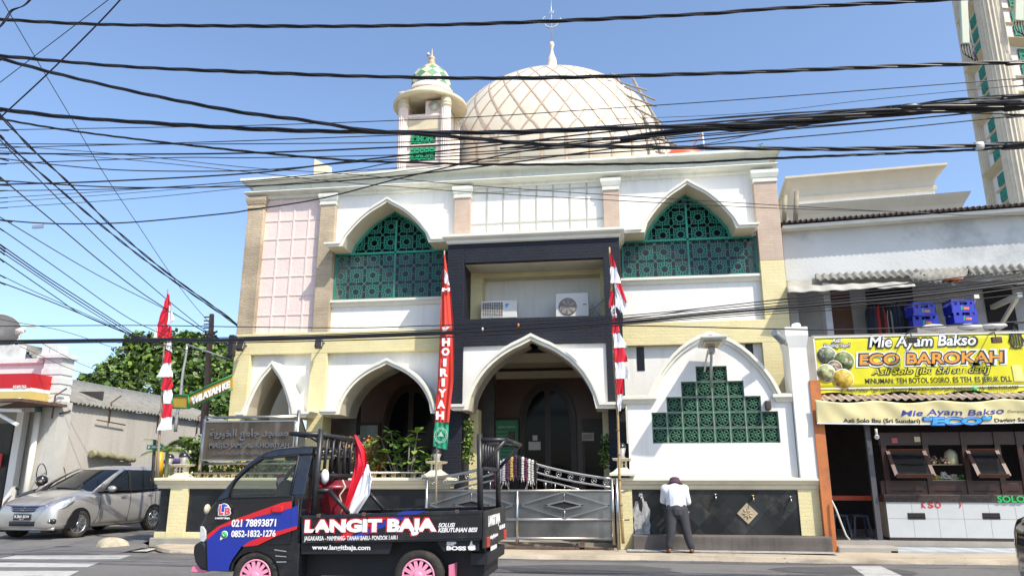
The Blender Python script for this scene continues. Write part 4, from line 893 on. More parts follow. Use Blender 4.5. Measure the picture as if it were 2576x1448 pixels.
asb = mat('asbestos_sheet', (.24, .235, .21), .9, var=.25, scale=5, stain=(.08, .08, .075), stain_amt=.7, stain_scale=3, bump=.3)
def corrug(name, P00, P10, P01, P11, pitch, amp, m, par=None, th=.012, jag=0):
    """sheet from front edge P00..P10 to back edge P01..P11, waves along the front edge"""
    P00, P10, P01, P11 = map(Vector, (P00, P10, P01, P11)); L = (P10 - P00).length; n = max(8, int(L / pitch * 8)); up = ((P10 - P00).cross(P01 - P00)).normalized()
    if up.z < 0: up = -up
    A = []; B = []
    for i in range(n + 1):
        t = i / n; w = up * amp * math.sin(t * L / pitch * 2 * math.pi); A.append(lerp(P00, P10, t) + w); B.append(lerp(P01, P11, t) + w)
    g = MB(); g.strip(A, B, smooth=True); o = g.build(name, m, par); md = o.modifiers.new('s', 'SOLIDIFY'); md.thickness = th; return o
corrug('roof_sheet', (wx0 - .03, ytop(wx0) - .36, zf1 + .06), (wx1 + .1, ytop(wx1) - .36, zf1 + .06), (wx0 - .03, 23, zf1 + 1.3), (wx1 + .1, 23, zf1 + 1.3), .12, .035, rustc, sh)
# awnings over the balcony
def aw(name, u0, v0, u1, v1, f0, f1, yb, pitch, amp, m):
    a = SW(u0, v0, -.02 + yb); b = SW(u1, v1, -.02 + yb); c = W(f0[0], f0[1], f0[2]); d = W(f1[0], f1[1], f1[2]); corrug(name, c, d, a, b, pitch, amp, m, sh)
plas = mat('grey_plastic_sheet', (.40, .385, .34), .6, var=.15, stain=(.2, .19, .16), stain_amt=.6)
aw('awning_sheet', 1977, 706, 2291, 700, (1980, 735, 16.5), (2303, 720, 16.3), 0, .42, .012, plas)
aw('awning_sheet', 2050, 690, 2310, 678, (2050, 703, 16.85), (2330, 692, 16.7), 0, .17, .028, asb)
aw('awning_sheet', 2318, 678, 2450, 672, (2285, 700, 16.5), (2400, 716, 16.2), 0, .11, .03, asb)
aw('awning_sheet', 2430, 672, 2620, 664, (2440, 690, 16.6), (2640, 684, 16.4), 0, .17, .04, asb)
g = MB(); p = W(2396, 706, 16.3); g.box(p.x - .17, p.x + .17, p.y - .1, p.y + .12, p.z, p.z + .05); tag(g.build('roof_tile', mat('clay_tile', (.55, .17, .07), .7, var=.2), bevel=.02), 'single orange clay tile lying on the grey corrugated awning', 'tile')
# balcony
yb_ = 18.0; zbal = 4.15; gw = mat('balcony_wall', (.42, .43, .45), .8, var=.12, stain=(.25, .25, .25), stain_amt=.5)
g = MB(); g.box(wx0, wx1, yb_, yb_ + .2, zbal - .2, zaw + .2); g.build('balcony_wall', gw, sh)
g = MB(); g.box(wx0, wx1, 16.3, yb_, zbal - .25, zbal); g.box(W(2040, 840, 16.05).x, wx1, 16.0, 16.3, W(2050, 850, 16.0).z - .15, W(2050, 843, 16.0).z); g.build('balcony_slab', M['concrete'], sh)
g = MB(); g.box(wx0, wx0 + .2, ytop(wx0), yb_, zbal, zaw); g.box(W(2066, 780, 17.2).x, W(2082, 780, 17.2).x, 16.9, 17.3, zbal, zaw); g.build('balcony_pier', gw, sh)
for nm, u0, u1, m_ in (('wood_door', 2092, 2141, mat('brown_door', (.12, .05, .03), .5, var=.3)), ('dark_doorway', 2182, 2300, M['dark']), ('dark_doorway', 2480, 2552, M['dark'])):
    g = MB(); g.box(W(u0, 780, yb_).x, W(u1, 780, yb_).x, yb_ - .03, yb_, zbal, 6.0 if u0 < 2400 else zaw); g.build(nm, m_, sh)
for u in (2448, 2556):
    g = MB(); g.box(W(u, 780, 17).x - .05, W(u, 780, 17).x + .05, 16.75, yb_, 5.2, 5.3); g.obox((W(u, 780, 17).x, yb_ - .1, 4.7), (W(u, 780, 17).x, 16.9, 5.2), .07, .07); g.build('awning_bracket', M['offwhite'], sh)
cl_cols = [(.03, .035, .06), (.04, .05, .09), (.45, .04, .04), (.03, .03, .035), (.35, .35, .33), (.04, .05, .10), (.05, .07, .12)]
lbs = ['dark navy shirt hanging at the left end of the balcony line', 'dark blue shirt hanging beside the red one', 'red shirt hanging on the shop balcony', 'black shirt hanging right of the red one', 'pale grey cloth hanging among dark shirts', 'blue grey shirt hanging right of the pale cloth', 'dark teal shirt hanging at the right end of the balcony line']
for i, c in enumerate(cl_cols):
    x = W(2190 + i * 11.5, 790, 17.5).x; g = MB(); hgt = .62 if i != 2 else .7; z0_ = 5.25 - (.1 if i == 4 else 0); wdt = .11 if i != 4 else .07
    g.grid(lambda s, t: (x + (s - .5) * 2 * wdt * (.55 + .45 * min(1, t * 5)), 17.5 + .05 * math.sin(s * 9 + i), z0_ - t * hgt + .05 * (abs(s - .5) * 2 < .3) * (t < .1)), 8, 8)
    tag(g.build('hanging_shirt', mat('cloth_%d' % i, c, .9, var=.2), solid=.02), lbs[i], 'clothes', 'clothes hanging on the shop balcony')
ln = MB(); ln.tube([(W(2170, 750, 17.5).x, 17.5, 5.32), (W(2280, 750, 17.5).x, 17.5, 5.3)], .008, 5); tag(ln.build('clothes_line', M['zinc']), 'thin line holding the shirts on the shop balcony', 'clothes line')
def crate():
    t = thing('drinks_crate', 'x', 'crate', (0, 0, 0), 'blue drinks crates on the shop balcony'); b = mat('crate_blue', (.02, .035, .42), .4, var=.06); w, d, h = .50, .34, .29; g = MB()
    g.box(-w / 2, w / 2, -d / 2, d / 2, 0, .03)
    for z0, z1 in ((.03, .17), (.235, h)):
        for y in (-d / 2, d / 2 - .02): g.box(-w / 2, w / 2, y, y + .02, z0, z1)
        for x in (-w / 2, w / 2 - .02): g.box(x, x + .02, -d / 2, d / 2, z0 + .001, z1 - .001)
    for x in (-w / 2, -.13, .09, w / 2 - .06):
        for y in (-d / 2 - .002, d / 2 - .02): g.box(x, x + .06, y, y + .022, .17, .235)
    for q in (-.12, 0, .12): g.box(q - .008, q + .008, -d / 2 + .02, d / 2 - .02, .03, .2)
    b_ = g.build('crate_shell', b, t)
    text('lettering', 'S', (-.04, -d / 2 - .004, .105), .05, .085, mat('crate_green', (.05, .5, .12), .5, var=0), b_, bold=.03, shear=.2, ext=.002); text('lettering', 'tee', (.055, -d / 2 - .004, .10), .12, .07, mat('crate_orange', (.85, .25, .03), .5, var=0), b_, bold=.03, shear=.2, ext=.002)
    return t
cp = crate(); cl = [((2316, 797), 'upper blue crate of the left pair on the balcony', -.05), ((2325, 826), 'lower blue crate of the left pair on the balcony', .05), ((2414, 790), 'upper blue crate of the right pair on the balcony', 0), ((2421, 816), 'lower blue crate of the right pair on the balcony', 0)]
for i, ((u, v), lb, dz) in enumerate(cl):
    o = cp if i == 0 else copy_tree(cp)
    o['label'] = lb; o.location = W(u, v, 16.85); o.rotation_euler = (0, 0, [.15, -.1, .12, .1][i])
# crates rest: a low plinth of bags
g = MB(); a = W(2295, 826, 16.85)
g.box(a.x, W(2460, 826, 16.85).x, 16.6, 17.15, zbal, a.z - .01); g.build('balcony_step', M['concrete'], sh)
for i, (u, lb) in enumerate(((2345, 'white plastic bag lying left of the right crates'), (2440, 'white plastic bag on the balcony lip under the right crates'), (2500, 'white plastic bag at the right end of the balcony lip'))):
    p = W(u, 826 - i * 2, 16.2); g = MB(); random.seed(i)
    g.ball((p.x, p.y, p.z + .02), .14, 0, 10, (1.9, .7, .45)); vs = [(x + random.uniform(-.02, .02), y, z + random.uniform(-.02, .02)) for x, y, z in g.v]; g.v = vs
    tag(g.build('plastic_bag', mat('bag_white', (.6, .6, .6), .5)), lb, 'bag', 'white bags on the balcony lip')
# ---- big yellow banner
Yb = 15.9
bn = thing('yellow_banner', 'large yellow food stall banner with food photos above the rusty shop roof', 'banner', W(2300, 900, Yb))
bx0 = W(2050, 900, Yb).x; bx1 = 8.75; bz1 = W(2052, 848, Yb).z; bz0 = W(2056, 978, Yb).z
yel = mat('banner_yellow', (.70, .65, .012), .55, var=.05, scale=1.5); nslits = 24
def bwave(x, z): return .003 * math.sin(x * 7 + z * 3) + .002 * math.sin(x * 17)
g = MB(); g.grid(lambda s, t: (lerp(bx0, bx1, s), Yb + bwave(lerp(bx0, bx1, s), t), lerp(bz0, bz1, t)), 80, 10); g.build('sheet', yel, bn, solid=.006)
g = MB(); tw_ = .02
for (a, b, c, d) in ((bx0, bx1, bz1 - tw_, bz1 + .01), (bx0, bx1, bz0 - .01, bz0 + tw_), (bx0 - .01, bx0 + tw_, bz0, bz1)): g.box(a, b, Yb - .022, Yb - .009, c, d)
g.build('frame', M['paper'], bn)
zfr = W(2056, 991, Yb).z
g = MB(); g.grid(lambda s, t: (lerp(bx0 - .03, bx1, s), Yb + .0 - .012 * math.sin(s * 40) * t, lerp(bz0, zfr + .035 * math.sin(s * 23), t)), 90, 4); g.build('torn_flap', yel, bn)
def bp(u, v, d=.012): p = W(u, v, Yb - d); return p
def btext(s, u0, u1, v0, v1, m, bold=0., shear=0., d=.012, ext=.001, nm='lettering', ref=None):
    um = (u0 + u1) / 2; vm = (v0 + v1) / 2
    return text(nm, s, bp(um, vm, d), W(u1, vm, Yb).x - W(u0, vm, Yb).x, W(um, v0, Yb).z - W(um, v1, Yb).z, m, bn, bold, shear, ext, ref=ref)
dk = mat('banner_dark', (.03, .035, .04), .5, var=0); org = mat('banner_orange', (.75, .32, .04), .5, var=0); wht = M['lettering_white']
btext('Mie Ayam Bakso', 2179, 2460, 838, 884, dk, .075, .25, .013); btext('Mie Ayam Bakso', 2184, 2454, 843, 879, wht, .02, .25, .016)
btext('Asli', 2090, 2116, 850, 862, dk, .08, .25); btext('Asli', 2091, 2115, 851, 861, wht, .02, .25, .016)
btext('Dading Sapi!', 2070, 2140, 862, 877, dk, .08, .25); btext('Dading Sapi!', 2072, 2138, 864, 875, wht, .01, .25, .016)
btext('ECO BAROKAH', 2148, 2534, 880, 921, wht, .11, .12, .013); btext('ECO BAROKAH', 2153, 2528, 883, 918, dk, .075, .12, .016); btext('ECO BAROKAH', 2158, 2522, 887, 914, org, .022, .12, .019)
btext('Asli Solo [ibu Sri sundari]', 2188, 2494, 922, 945, dk, .10, .3); btext('Asli Solo [ibu Sri sundari]', 2191, 2491, 924, 943, yel, .005, .3, .016)
btext('MINUMAN: TEH BOTOL SOSRO. ES TEH. ES JERUK DLL', 2174, 2543, 948, 966, dk, .01)
btext('JL. Raya Kelapa Tiga/ Hijau (Samping Masjid Jami Alkhoriyah) Jagakarsa', 2112, 2440, 974, 986, dk, .01, .15, .022); btext('Hp: 0856-9102-6539', 2464, 2562, 970, 981, dk, .02, .15, .022)
p = bp(2452, 976, .022); MB().lathe([(.05, 0), (.05, .003)], p, 16, M=Mx).build('phone_icon', mat('icon_green', (.05, .5, .15), .5, var=0), bn)
btext('HALAL', 2541, 2572, 870, 877, dk, .01)
p = bp(2556, 850)
g = MB()
for q in range(5):
    w_ = .045 + .045 * (1 - abs(q - 2) / 2); xq = p.x + (q - 2) * .05; g.box(xq - .012, xq + .012, p.y - .004, p.y, p.z - .16, p.z - .0 + w_ * 2.2)
g.tube([p + Vector((-.14, 0, -.05)), p + Vector((0, 0, .24)), p + Vector((.14, 0, -.05)), p + Vector((.06, 0, -.19)), p + Vector((-.06, 0, -.19)), p + Vector((-.14, 0, -.05))], .01, 4)
g.build('halal_emblem', dk, bn)
foods = [((2079, 894), 22, (.12, .16, .10)), ((2123, 907), 23, (.14, .18, .05)), ((2099, 924), 17, (.16, .10, .06)), ((2078, 938), 21, (.35, .38, .18)), ((2121, 952), 23, (.55, .38, .05))]
for i, ((u, v), r_, c) in enumerate(foods):
    p = bp(u, v, .012 + .003 * i); r_ = r_ * Yb / 1880
    MB().lathe([(r_ * 1.06, 0), (r_ * 1.06, .002)], p, 28, M=Mx).build('photo_rim', M['paper'], bn)
    MB().lathe([(r_, 0), (r_, .004)], p, 28, M=Mx).build('food_photo', mat('food_%d' % i, c, .6, var=.8, scale=9, stain=(.6, .6, .45) if i != 4 else (.7, .5, .05), stain_amt=1, stain_scale=11), bn)
p = bp(2548, 956); g = MB(); g.box(p.x + .02, p.x + .2, p.y - .004, p.y, p.z - .02, p.z + .3); g.build('juice_glass', mat('juice', (.75, .72, .25), .4, var=.2), bn)
for u, lb in ((2293, 'small black floodlight clipped over the yellow banner'), (2505, 'rusty floodlight clipped over the right half of the yellow banner')):
    p = W(u, 850, Yb - .25); t = thing('banner_floodlight', lb, 'lamp', p, 'floodlights over the yellow banner'); g = MB(); g.box(p.x - .09, p.x + .09, p.y - .05, p.y + .03, p.z - .1, p.z + .02); g.build('housing', M['black_plastic'] if u < 2400 else M['rust'], t, bevel=.01); MB().tube([(p.x, p.y, p.z + .02), (p.x, p.y + .02, p.z + .12), (p.x, p.y + .4, p.z + .14)], .012, 5).build('arm', M['black_plastic'], t)
# ---- rusty little roof and second banner
yk = W(2050, 1006, 15.6)
rusty = mat('rust_roof', (.42, .34, .26), .75, var=.3, scale=3, stain=(.22, .09, .05), stain_amt=.9, stain_scale=2.2)
corrug('eave_roof', (W(2042, 1004, 15.55).x, 15.55, W(2042, 1006, 15.55).z), (8.75, 15.55, W(2042, 1006, 15.55).z), (W(2042, 1004, 15.55).x, 16.2, W(2042, 994, 15.9).z + .1), (8.75, 16.2, W(2042, 994, 15.9).z + .1), .15, .025, rusty, sh)
b2 = thing('cream_banner', 'sagging cream cloth banner with blue and black lettering over the stall', 'banner', W(2300, 1035, 15.45)); Yc = 15.45
cx0 = W(2052, 1030, Yc).x; cx1 = 8.5; ct = W(2050, 1005, Yc).z; cb_ = W(2058, 1064, Yc).z
def cban(s, t):
    x = lerp(cx0, cx1, s); sag = .05 * abs(math.sin(s * math.pi * 4)) ** 1.5
    return Vector((x, Yc + .014 * math.sin(s * 26 + t * 2) * (.3 + .7 * math.sin(t * math.pi)) + .006 * math.sin(s * 61 + t * 5), lerp(cb_, ct, t) - sag * t - .04 * math.sin(s * math.pi)))
g = MB(); g.grid(cban, 140, 12)
o = g.build('cloth', mat('cream_cloth', (.66, .58, .30), .7, var=.15, scale=2), b2, solid=.004)
g = MB(); g.grid(lambda s, t: cban(s, t * .07 - .02) + Vector((0, -.004, 0)), 140, 1); g.build('hem', M['paper'], b2)
def ctext(s, u0, u1, v0, v1, m, bold=0., shear=0., d=.010):
    um = (u0 + u1) / 2; vm = (v0 + v1) / 2; w = W(u1, vm, Yc).x - W(u0, vm, Yc).x; h = W(um, v0, Yc).z - W(um, v1, Yc).z; vs, fs = textmesh(s, bold, shear, 0); xs = [v.x for v in vs]; ys = [v.y for v in vs]; c = W(um, vm, Yc); out = []
    for v in vs:
        x = c.x + ((v.x - min(xs)) / (max(xs) - min(xs)) - .5) * w; t = ((c.z + ((v.y - min(ys)) / (max(ys) - min(ys)) - .5) * h) - cb_) / (ct - cb_); p = cban((x - cx0) / (cx1 - cx0), t); out.append(p + Vector((0, -d, 0)))
    return MB().add(out, fs).build('lettering', m, b2)
blu = mat('banner_blue', (.03, .04, .28), .5, var=0); cya = mat('banner_cyan', (.05, .35, .75), .5, var=0)
ctext('Mie Ayam Bakso', 2263, 2524, 1021, 1042, blu, .01, .2); ctext('"ECO"', 2318, 2496, 1040, 1065, blu, .09, .1, .014); ctext('"ECO"', 2322, 2492, 1042, 1063, cya, .05, .1, .019)
ctext('Asli Solo Ibu (Sri Sundari)', 2120, 2313, 1047, 1062, M['lettering_black'], .02); ctext('Daging Sapi', 2500, 2590, 1046, 1060, M['lettering_black'], .02); ctext('(Samping', 2534, 2580, 1026, 1034, M['lettering_black'], 0)
# ---- pillar and stall front
def lx(u, v, y): return W(u, v, y).x
pil = MB(); pxa = lx(2057, 1180, 15.6); pil.box(pxa, pxa + .2, 15.55, 15.9, 0, 3.35)
pil.build('orange_pillar', mat('orange_paint', (.52, .17, .05), .7, var=.15, stain=(.16, .08, .06), stain_amt=.8, stain_scale=1.6, bump=.2), sh)
g = MB(); g.box(pxa - .05, pxa + .17, 15.62, 16.0, 3.35, 4.25); g.build('upper_pier', M['concrete'], sh); g = MB(); g.tube([(pxa - .1, 15.75, 3.4), (pxa - .1, 15.75, 4.45)], .055, 10); g.tube([(pxa - .1, 15.75, 4.45), (pxa - .12, 15.7, 4.52)], .09, 10); g.build('drain_pipe', M['offwhite'], sh)
yq = 15.95; cnt_x = lx(2226, 1250, yq)
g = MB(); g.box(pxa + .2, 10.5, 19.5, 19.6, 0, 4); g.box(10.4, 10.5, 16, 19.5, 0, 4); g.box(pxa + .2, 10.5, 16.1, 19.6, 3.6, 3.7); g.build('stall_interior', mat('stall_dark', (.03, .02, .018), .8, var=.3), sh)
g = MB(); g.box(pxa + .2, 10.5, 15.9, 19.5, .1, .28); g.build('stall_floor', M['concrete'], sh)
g = MB(); g.box(lx(2190, 1200, yq), lx(2203, 1200, yq), yq, yq + .08, .2, 3.0); g.build('steel_post', mat('grey_post', (.10, .10, .11), .4, metal=.3), sh)
zc1 = W(2400, 1262, yq).z; zc2 = W(2400, 1243, yq).z; zs1 = W(2400, 1352, yq).z; zs0 = W(2400, 1370, yq).z
gran = mat('brown_granite', (.06, .045, .038), .25, var=.7, scale=40); tile_w = mat('white_tile', (.52, .54, .54), .15, var=.05)
g = MB(); g.box(cnt_x, 10.4, yq, yq + .6, .05, zs1); g.build('granite_skirting', gran, sh)
g = MB(); tw2 = .465; zt3 = W(2400, 1304, yq).z
x = cnt_x; k = 0
while x < 10:
    for (a, b) in ((zs1, zt3), (zt3, zc1)): g.box(x + .004, x + tw2 - .002, yq - .006, yq + .3, a + .003, b - .003)
    x += tw2
g.build('tiled_counter', tile_w, sh); g = MB(); g.box(cnt_x + .002, 10.3, yq + .001, yq + .5, zs1, zc1); g.build('grout', M['concrete'], sh)
g = MB(); g.box(cnt_x - .03, 10.3, yq - .03, yq + .6, zc1, zc2); g.build('granite_counter', gran, sh, bevel=.01)
g = MB(); g.add([(cnt_x - .15, yq - .45, .125), (9.5, yq - .45, .125), (9.5, yq - .1, .17), (cnt_x - .15, yq - .1, .17), (cnt_x - .15, yq - .45, .0), (9.5, yq - .45, .0)], [(0, 1, 2, 3), (0, 4, 5, 1)]); g.build('sloping_tiles', mat('step_tile', (.50, .55, .58), .4, var=.1, brick=(.47, 2, .3)), sh)
for u in (2305, 2493):
    g = MB(); g.box(lx(u - 22, 1297, yq), lx(u + 22, 1297, yq), yq - .012, yq + .05, W(u, 1305, yq).z, W(u, 1289, yq).z); v_ = g.build('vent_slot', M['dark'], sh); g = MB(); zz_ = W(u, 1297, yq).z; g.box(lx(u - 22, 1297, yq), lx(u + 22, 1297, yq), yq - .02, yq - .01, zz_ - .008, zz_ + .008); g.build('slat', gran, v_)
redm = mat('red_lettering', (.5, .03, .04), .4, var=0)
for s, u, wpx in (('K', 2323, 9), ('S', 2341, 12), ('O', 2359, 14), (')', 2414, 6)):
    text('lettering', s, W(u, 1269, yq - .012), wpx * yq / 1880, .11, redm, sh, bold=.02, ext=.002)
text('lettering', 'SOLO', W(2543, 1254, yq - .04), 58 * yq / 1880, .125, mat('green_lettering', (.02, .45, .10), .4, var=0), sh, bold=.03, ext=.003)
# wooden showcase
wd_ = mat('stall_wood', (.042, .015, .009), .4, var=.35, scale=5); wy = yq + .1
zw0 = zc2; zw1 = W(2400, 1086, wy).z
sc = thing('wooden_showcase', 'dark wooden stall front with tilted windows and a glass food case on the counter', 'display case', (lx(2400, 1200, wy), wy, zw0))
cx_ = [2216, 2326, 2340, 2426, 2518, 2600]
g = MB(); g.box(lx(2216, 1160, wy), 9.5, wy, wy + .06, W(2400, 1118, wy).z, zw1); g.build('top_board', wd_, sc)
g = MB(); g.box(lx(2216, 1220, wy), 9.5, wy, wy + .06, zw0, W(2400, 1208, wy).z); g.build('bottom_board', wd_, sc)
for u in (2226, 2332, 2430, 2514, 2570):
    g = MB(); g.box(lx(u, 1160, wy) - .05, lx(u, 1160, wy) + .05, wy - .02, wy + .08, zw0, zw1); g.build('stile', wd_, sc)
for u0, u1 in ((2240, 2322), (2342, 2420), (2440, 2505), (2522, 2562)):
    g = MB(); g.box(lx(u0, 1225, wy), lx(u1, 1225, wy), wy - .015, wy, W(2400, 1234, wy).z, W(2400, 1214, wy).z); g.build('carved_panel', wd_, sc, bevel=.01)
wframe = mat('window_wood', (.07, .022, .013), .45, var=.25, scale=6)
for u0, u1 in ((2231, 2322), (2432, 2505)):
    x0_, x1_ = lx(u0, 1133, wy), lx(u1, 1133, wy); zt_, zb_ = W(2400, 1133, wy).z, W(2400, 1196, wy - .35).z; y0_, y1_ = wy - .02, wy - .36
    A, B, C__, D = Vector((x0_, y0_, zt_)), Vector((x1_, y0_, zt_)), Vector((x1_, y1_, zb_)), Vector((x0_, y1_, zb_)); g = MB()
    for p, q in ((A, B), (D, C__), (A, D), (B, C__)): g.obox(p, q, .07, .03, up=(0, .9, .4))
    w = g.build('tilted_window', wframe, sc); MB().add([A, B, C__, D], [(0, 1, 2, 3)]).build('glass', glassy('stall_glass', (.45, .47, .5), .12, .05), w)
# food case
zsh = W(2380, 1167, wy).z; zb3 = W(2380, 1206, wy).z; fx0, fx1 = lx(2342, 1170, wy), lx(2424, 1170, wy)
g = MB(); g.box(fx0, fx1, wy + .02, wy + .45, zsh - .01, zsh); g.box(fx0, fx1, wy + .02, wy + .45, zb3 - .03, zb3); g.build('shelf', mat('shelf_cream', (.4, .33, .2), .6), sc)
random.seed(5); g = MB()
for i in range(60): g.ball((fx0 + .05 + random.uniform(0, .38), wy + .12 + random.uniform(0, .2), zsh + .03 + random.choice([0, .045, .09, .12]) * (1 if i % 2 else .6)), .03, 0, 6)
tag(g.build('meatballs', mat('meatball', (.32, .22, .15), .5, var=.2)), 'heap of grey brown meatballs on the upper shelf of the food case', 'meatballs', kind='stuff')
g = MB(); g.lathe([(.10, zsh), (.12, zsh + .03), (.12, zsh + .2), (.09, zsh + .26), (.02, zsh + .3)], (fx1 - .13, wy + .2, 0), 16); tag(g.build('food_jar', mat('jar_cream', (.5, .48, .30), .4, var=.3)), 'rounded jar of pale crackers on the upper shelf of the food case', 'jar')
for i, (dx, c, r_, lb, nm) in enumerate(((.09, (.55, .42, .08), .10, 'mound of yellow noodles at the left of the lower shelf', 'noodle'), (.28, (.6, .6, .5), .13, 'pile of white rice noodles in the middle of the lower shelf', 'noodle'), (.45, (.5, .4, .25), .10, 'mound of pale fried shallots on the lower shelf', 'fried_shallot'), (.6, (.06, .16, .04), .08, 'bunch of green leaves at the right of the lower shelf', 'green_leaves'))):
    g = MB(); random.seed(i)
    for q in range(60): a = random.uniform(0, 6.28); rr = random.uniform(0, r_); c0 = Vector((fx0 + dx + rr * math.cos(a), wy + .17 + rr * math.sin(a) * .8, zb3 + (r_ - rr) * 1.0 + .01)); g.tube([c0, c0 + Vector((random.uniform(-.05, .05), random.uniform(-.03, .03), random.uniform(-.03, .02))), c0 + Vector((random.uniform(-.07, .07), 0, -.02))], .012, 4)
    tag(g.build(nm, mat('food_mound_%d' % i, c, .6, var=.3)), lb, 'food', kind='stuff')
for u, v, c in ((2250, 1107, (.55, .12, .12)), (2307, 1104, (.6, .5, .3))): p = W(u, v, wy - .01); MB().box(p.x - .055, p.x + .055, p.y - .004, p.y, p.z - .05, p.z + .05).build('sticker', mat('sticker', c, .6, var=.2), sc)
bl = thing('light_bulb', 'white light bulb hanging at the left end of the wooden stall front', 'light bulb', W(2205, 1095, 15.8)); p = W(2205, 1093, 15.8)
MB().ball(p + Vector((0, 0, -.04)), .05).build('bulb', M['lettering_white'], bl); MB().tube([p, p + Vector((0, 0, .12))], .025, 8).build('socket', M['paper'], bl)
# table and stools inside
ta = thing('orange_table', 'long orange table just inside the stall entrance', 'table', (lx(2140, 1250, 17), 17, .28)); zt_ = W(2140, 1246, 16.8).z
MB().box(lx(2085, 1250, 16.8), lx(2215, 1250, 16.8), 16.8, 17.3, zt_ - .09, zt_).build('tabletop', mat('orange_red', (.55, .08, .02), .4, var=.15), ta)
for x in (lx(2092, 1250, 17), lx(2205, 1250, 17)): MB().box(x - .03, x + .03, 17.0, 17.06, .28, zt_ - .09).build('leg', M['wood'], ta)
stm = mat('stool_blue', (.03, .04, .07), .5)
def stool():
    t = thing('plastic_stool', 'dark plastic stool under the orange table', 'stool', (0, 0, 0), 'dark stools under the orange table'); MB().mold(-.13, .13, -.13, .13, [(0, .40), (.02, .42), (.02, .44), (0, .45)]).build('seat', stm, t)
    for sx in (-1, 1):
        for sy in (-1, 1): MB().obox((sx * .17, sy * .17, 0), (sx * .12, sy * .12, .41), .04, .03).build('leg', stm, t)
    return t
s0 = stool(); s0.location = (lx(2112, 1320, 16.6), 16.6, .28); s0['label'] = 'dark plastic stool under the orange table, nearer the orange pillar'; s1 = copy_tree(s0); s1.location = (lx(2163, 1320, 16.6), 16.6, .28); s1['label'] = 'dark plastic stool under the orange table, nearer the steel post'
hs = [W(2092, 1258, 15.5), W(2103, 1280, 15.45), W(2118, 1320, 15.4), W(2128, 1345, 15.35), W(2138, 1358, 15.3)]
tag(MB().tube(hs, .018, 7).build('garden_hose', mat('hose_white', (.5, .5, .42), .5)), 'pale hose hanging from the orange pillar down to the stall floor', 'hose')
g = MB(); g.box(lx(2115, 1366, 15.7), lx(2200, 1366, 15.7), 15.92, 16.3, .285, .305); tag(g.build('door_mat', M['black_rubber'], bevel=.01), 'dark door mat on the stall floor by the hose', 'mat')
g = MB(); g.box(pxa + .2, cnt_x, 15.5, 15.9, .02, .2); g.build('front_step', M['concrete'], sh, bevel=.03)
# ================================================================ LEFT SIDE: corner shop, grey store wall
ls = thing('corner_shop', 'white corner shop with peeling pillar and a red and yellow fascia sign', 'shop', (-16, 18, 0)); Yl_ = 18.0
peel = mat('peeling_white', (.66, .68, .66), .8, var=.06, stain=(.30, .29, .26), stain_amt=.7, stain_scale=1.5, bump=.3)
cx = W(151, 950, Yl_).x
g = MB(); g.box(W(106, 950, Yl_).x, cx, Yl_, Yl_ + .45, W(120, 1010, Yl_).z - .1, W(128, 900, Yl_).z)
for v in (925, 948, 972, 995): z = W(128, v, Yl_).z; g.box(W(104, 950, Yl_).x - .01, cx + .02, Yl_ - .02, Yl_ + .47, z - .17, z - .015)
z = W(128, 900, Yl_).z; g.mold(W(106, 900, Yl_).x, cx, Yl_, Yl_ + .45, [(0, z - .02), (.08, z), (.08, z + .1), (.0, z + .12)]); g.box(W(108, 880, Yl_).x, W(125, 880, Yl_).x, Yl_ - .03, Yl_ + .3, z + .1, z + .38); g.box(W(128, 880, Yl_).x, W(148, 880, Yl_).x, Yl_ - .03, Yl_ + .35, z + .1, z + .36); g.build('pillar', peel, ls)
zpar = W(50, 902, Yl_).z
g = MB(); g.box(-26, W(106, 950, Yl_).x, Yl_ + .15, Yl_ + .4, 3.2, zpar); g.mold(-26, W(100, 900, Yl_).x, Yl_ + .13, Yl_ + .4, [(0, zpar - .15), (.06, zpar - .1), (.06, zpar + .02)]); g.box(-26, W(30, 880, Yl_).x, Yl_ + .3, Yl_ + .5, zpar, zpar + .45); g.build('parapet', peel, ls)
sk_ = mat('corner_render', (.52, .51, .47), .85, var=.08, stain=(.28, .26, .23), stain_amt=.7, stain_scale=.8, bump=.25, streak=True)
g = MB(); g.box(W(78, 1100, Yl_).x, cx + .1, Yl_ + .02, Yl_ + .5, 0, W(120, 1008, Yl_).z); g.build('corner_wall', sk_, ls)
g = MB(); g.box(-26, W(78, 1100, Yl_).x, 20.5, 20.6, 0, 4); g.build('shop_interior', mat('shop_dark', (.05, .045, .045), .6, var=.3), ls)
g = MB(); g.box(-26, W(10, 1080, Yl_).x, Yl_ + .3, Yl_ + .36, .2, 2.9); g.build('shop_window', glassy('shop_glass', (.5, .5, .5), .4), ls)
g = MB(); g.box(W(10, 1150, Yl_).x, W(28, 1150, Yl_).x, Yl_ + .2, Yl_ + .4, 0, 3.2); g.box(-26, W(28, 1150, Yl_).x, Yl_ + .2, Yl_ + .4, 0, .5); g.build('shop_frame', M['white'], ls)
p = W(8, 1140, Yl_ + .2); MB().box(-20, p.x, p.y - .02, p.y, p.z - .35, p.z + .0).build('red_strip', mat('strip_red', (.5, .03, .03), .5), ls)
zs_a, zs_b, zs_c = W(78, 938, 17.3).z, W(78, 976, 17.3).z, W(78, 1003, 17.3).z; sx = W(78, 970, 17.3).x
fs_ = thing('fascia_sign', 'red, white and yellow fascia sign lettered KELAPA TIGA on the corner shop', 'sign', (sx - 2, 17.3, zs_c))
MB().box(-26, sx, 17.3, 18.1, zs_b + .02, zs_a).build('red_panel', mat('sign_red', (.50, .015, .02), .4, var=.06), fs_); MB().box(-26, sx, 17.3, 18.1, zs_c, zs_b - .07).build('yellow_panel', mat('sign_yellow', (.62, .48, .16), .4, var=.06), fs_); MB().box(-26, sx, 17.31, 18.1, zs_b - .07, zs_b + .02).build('white_band', M['white'], fs_)
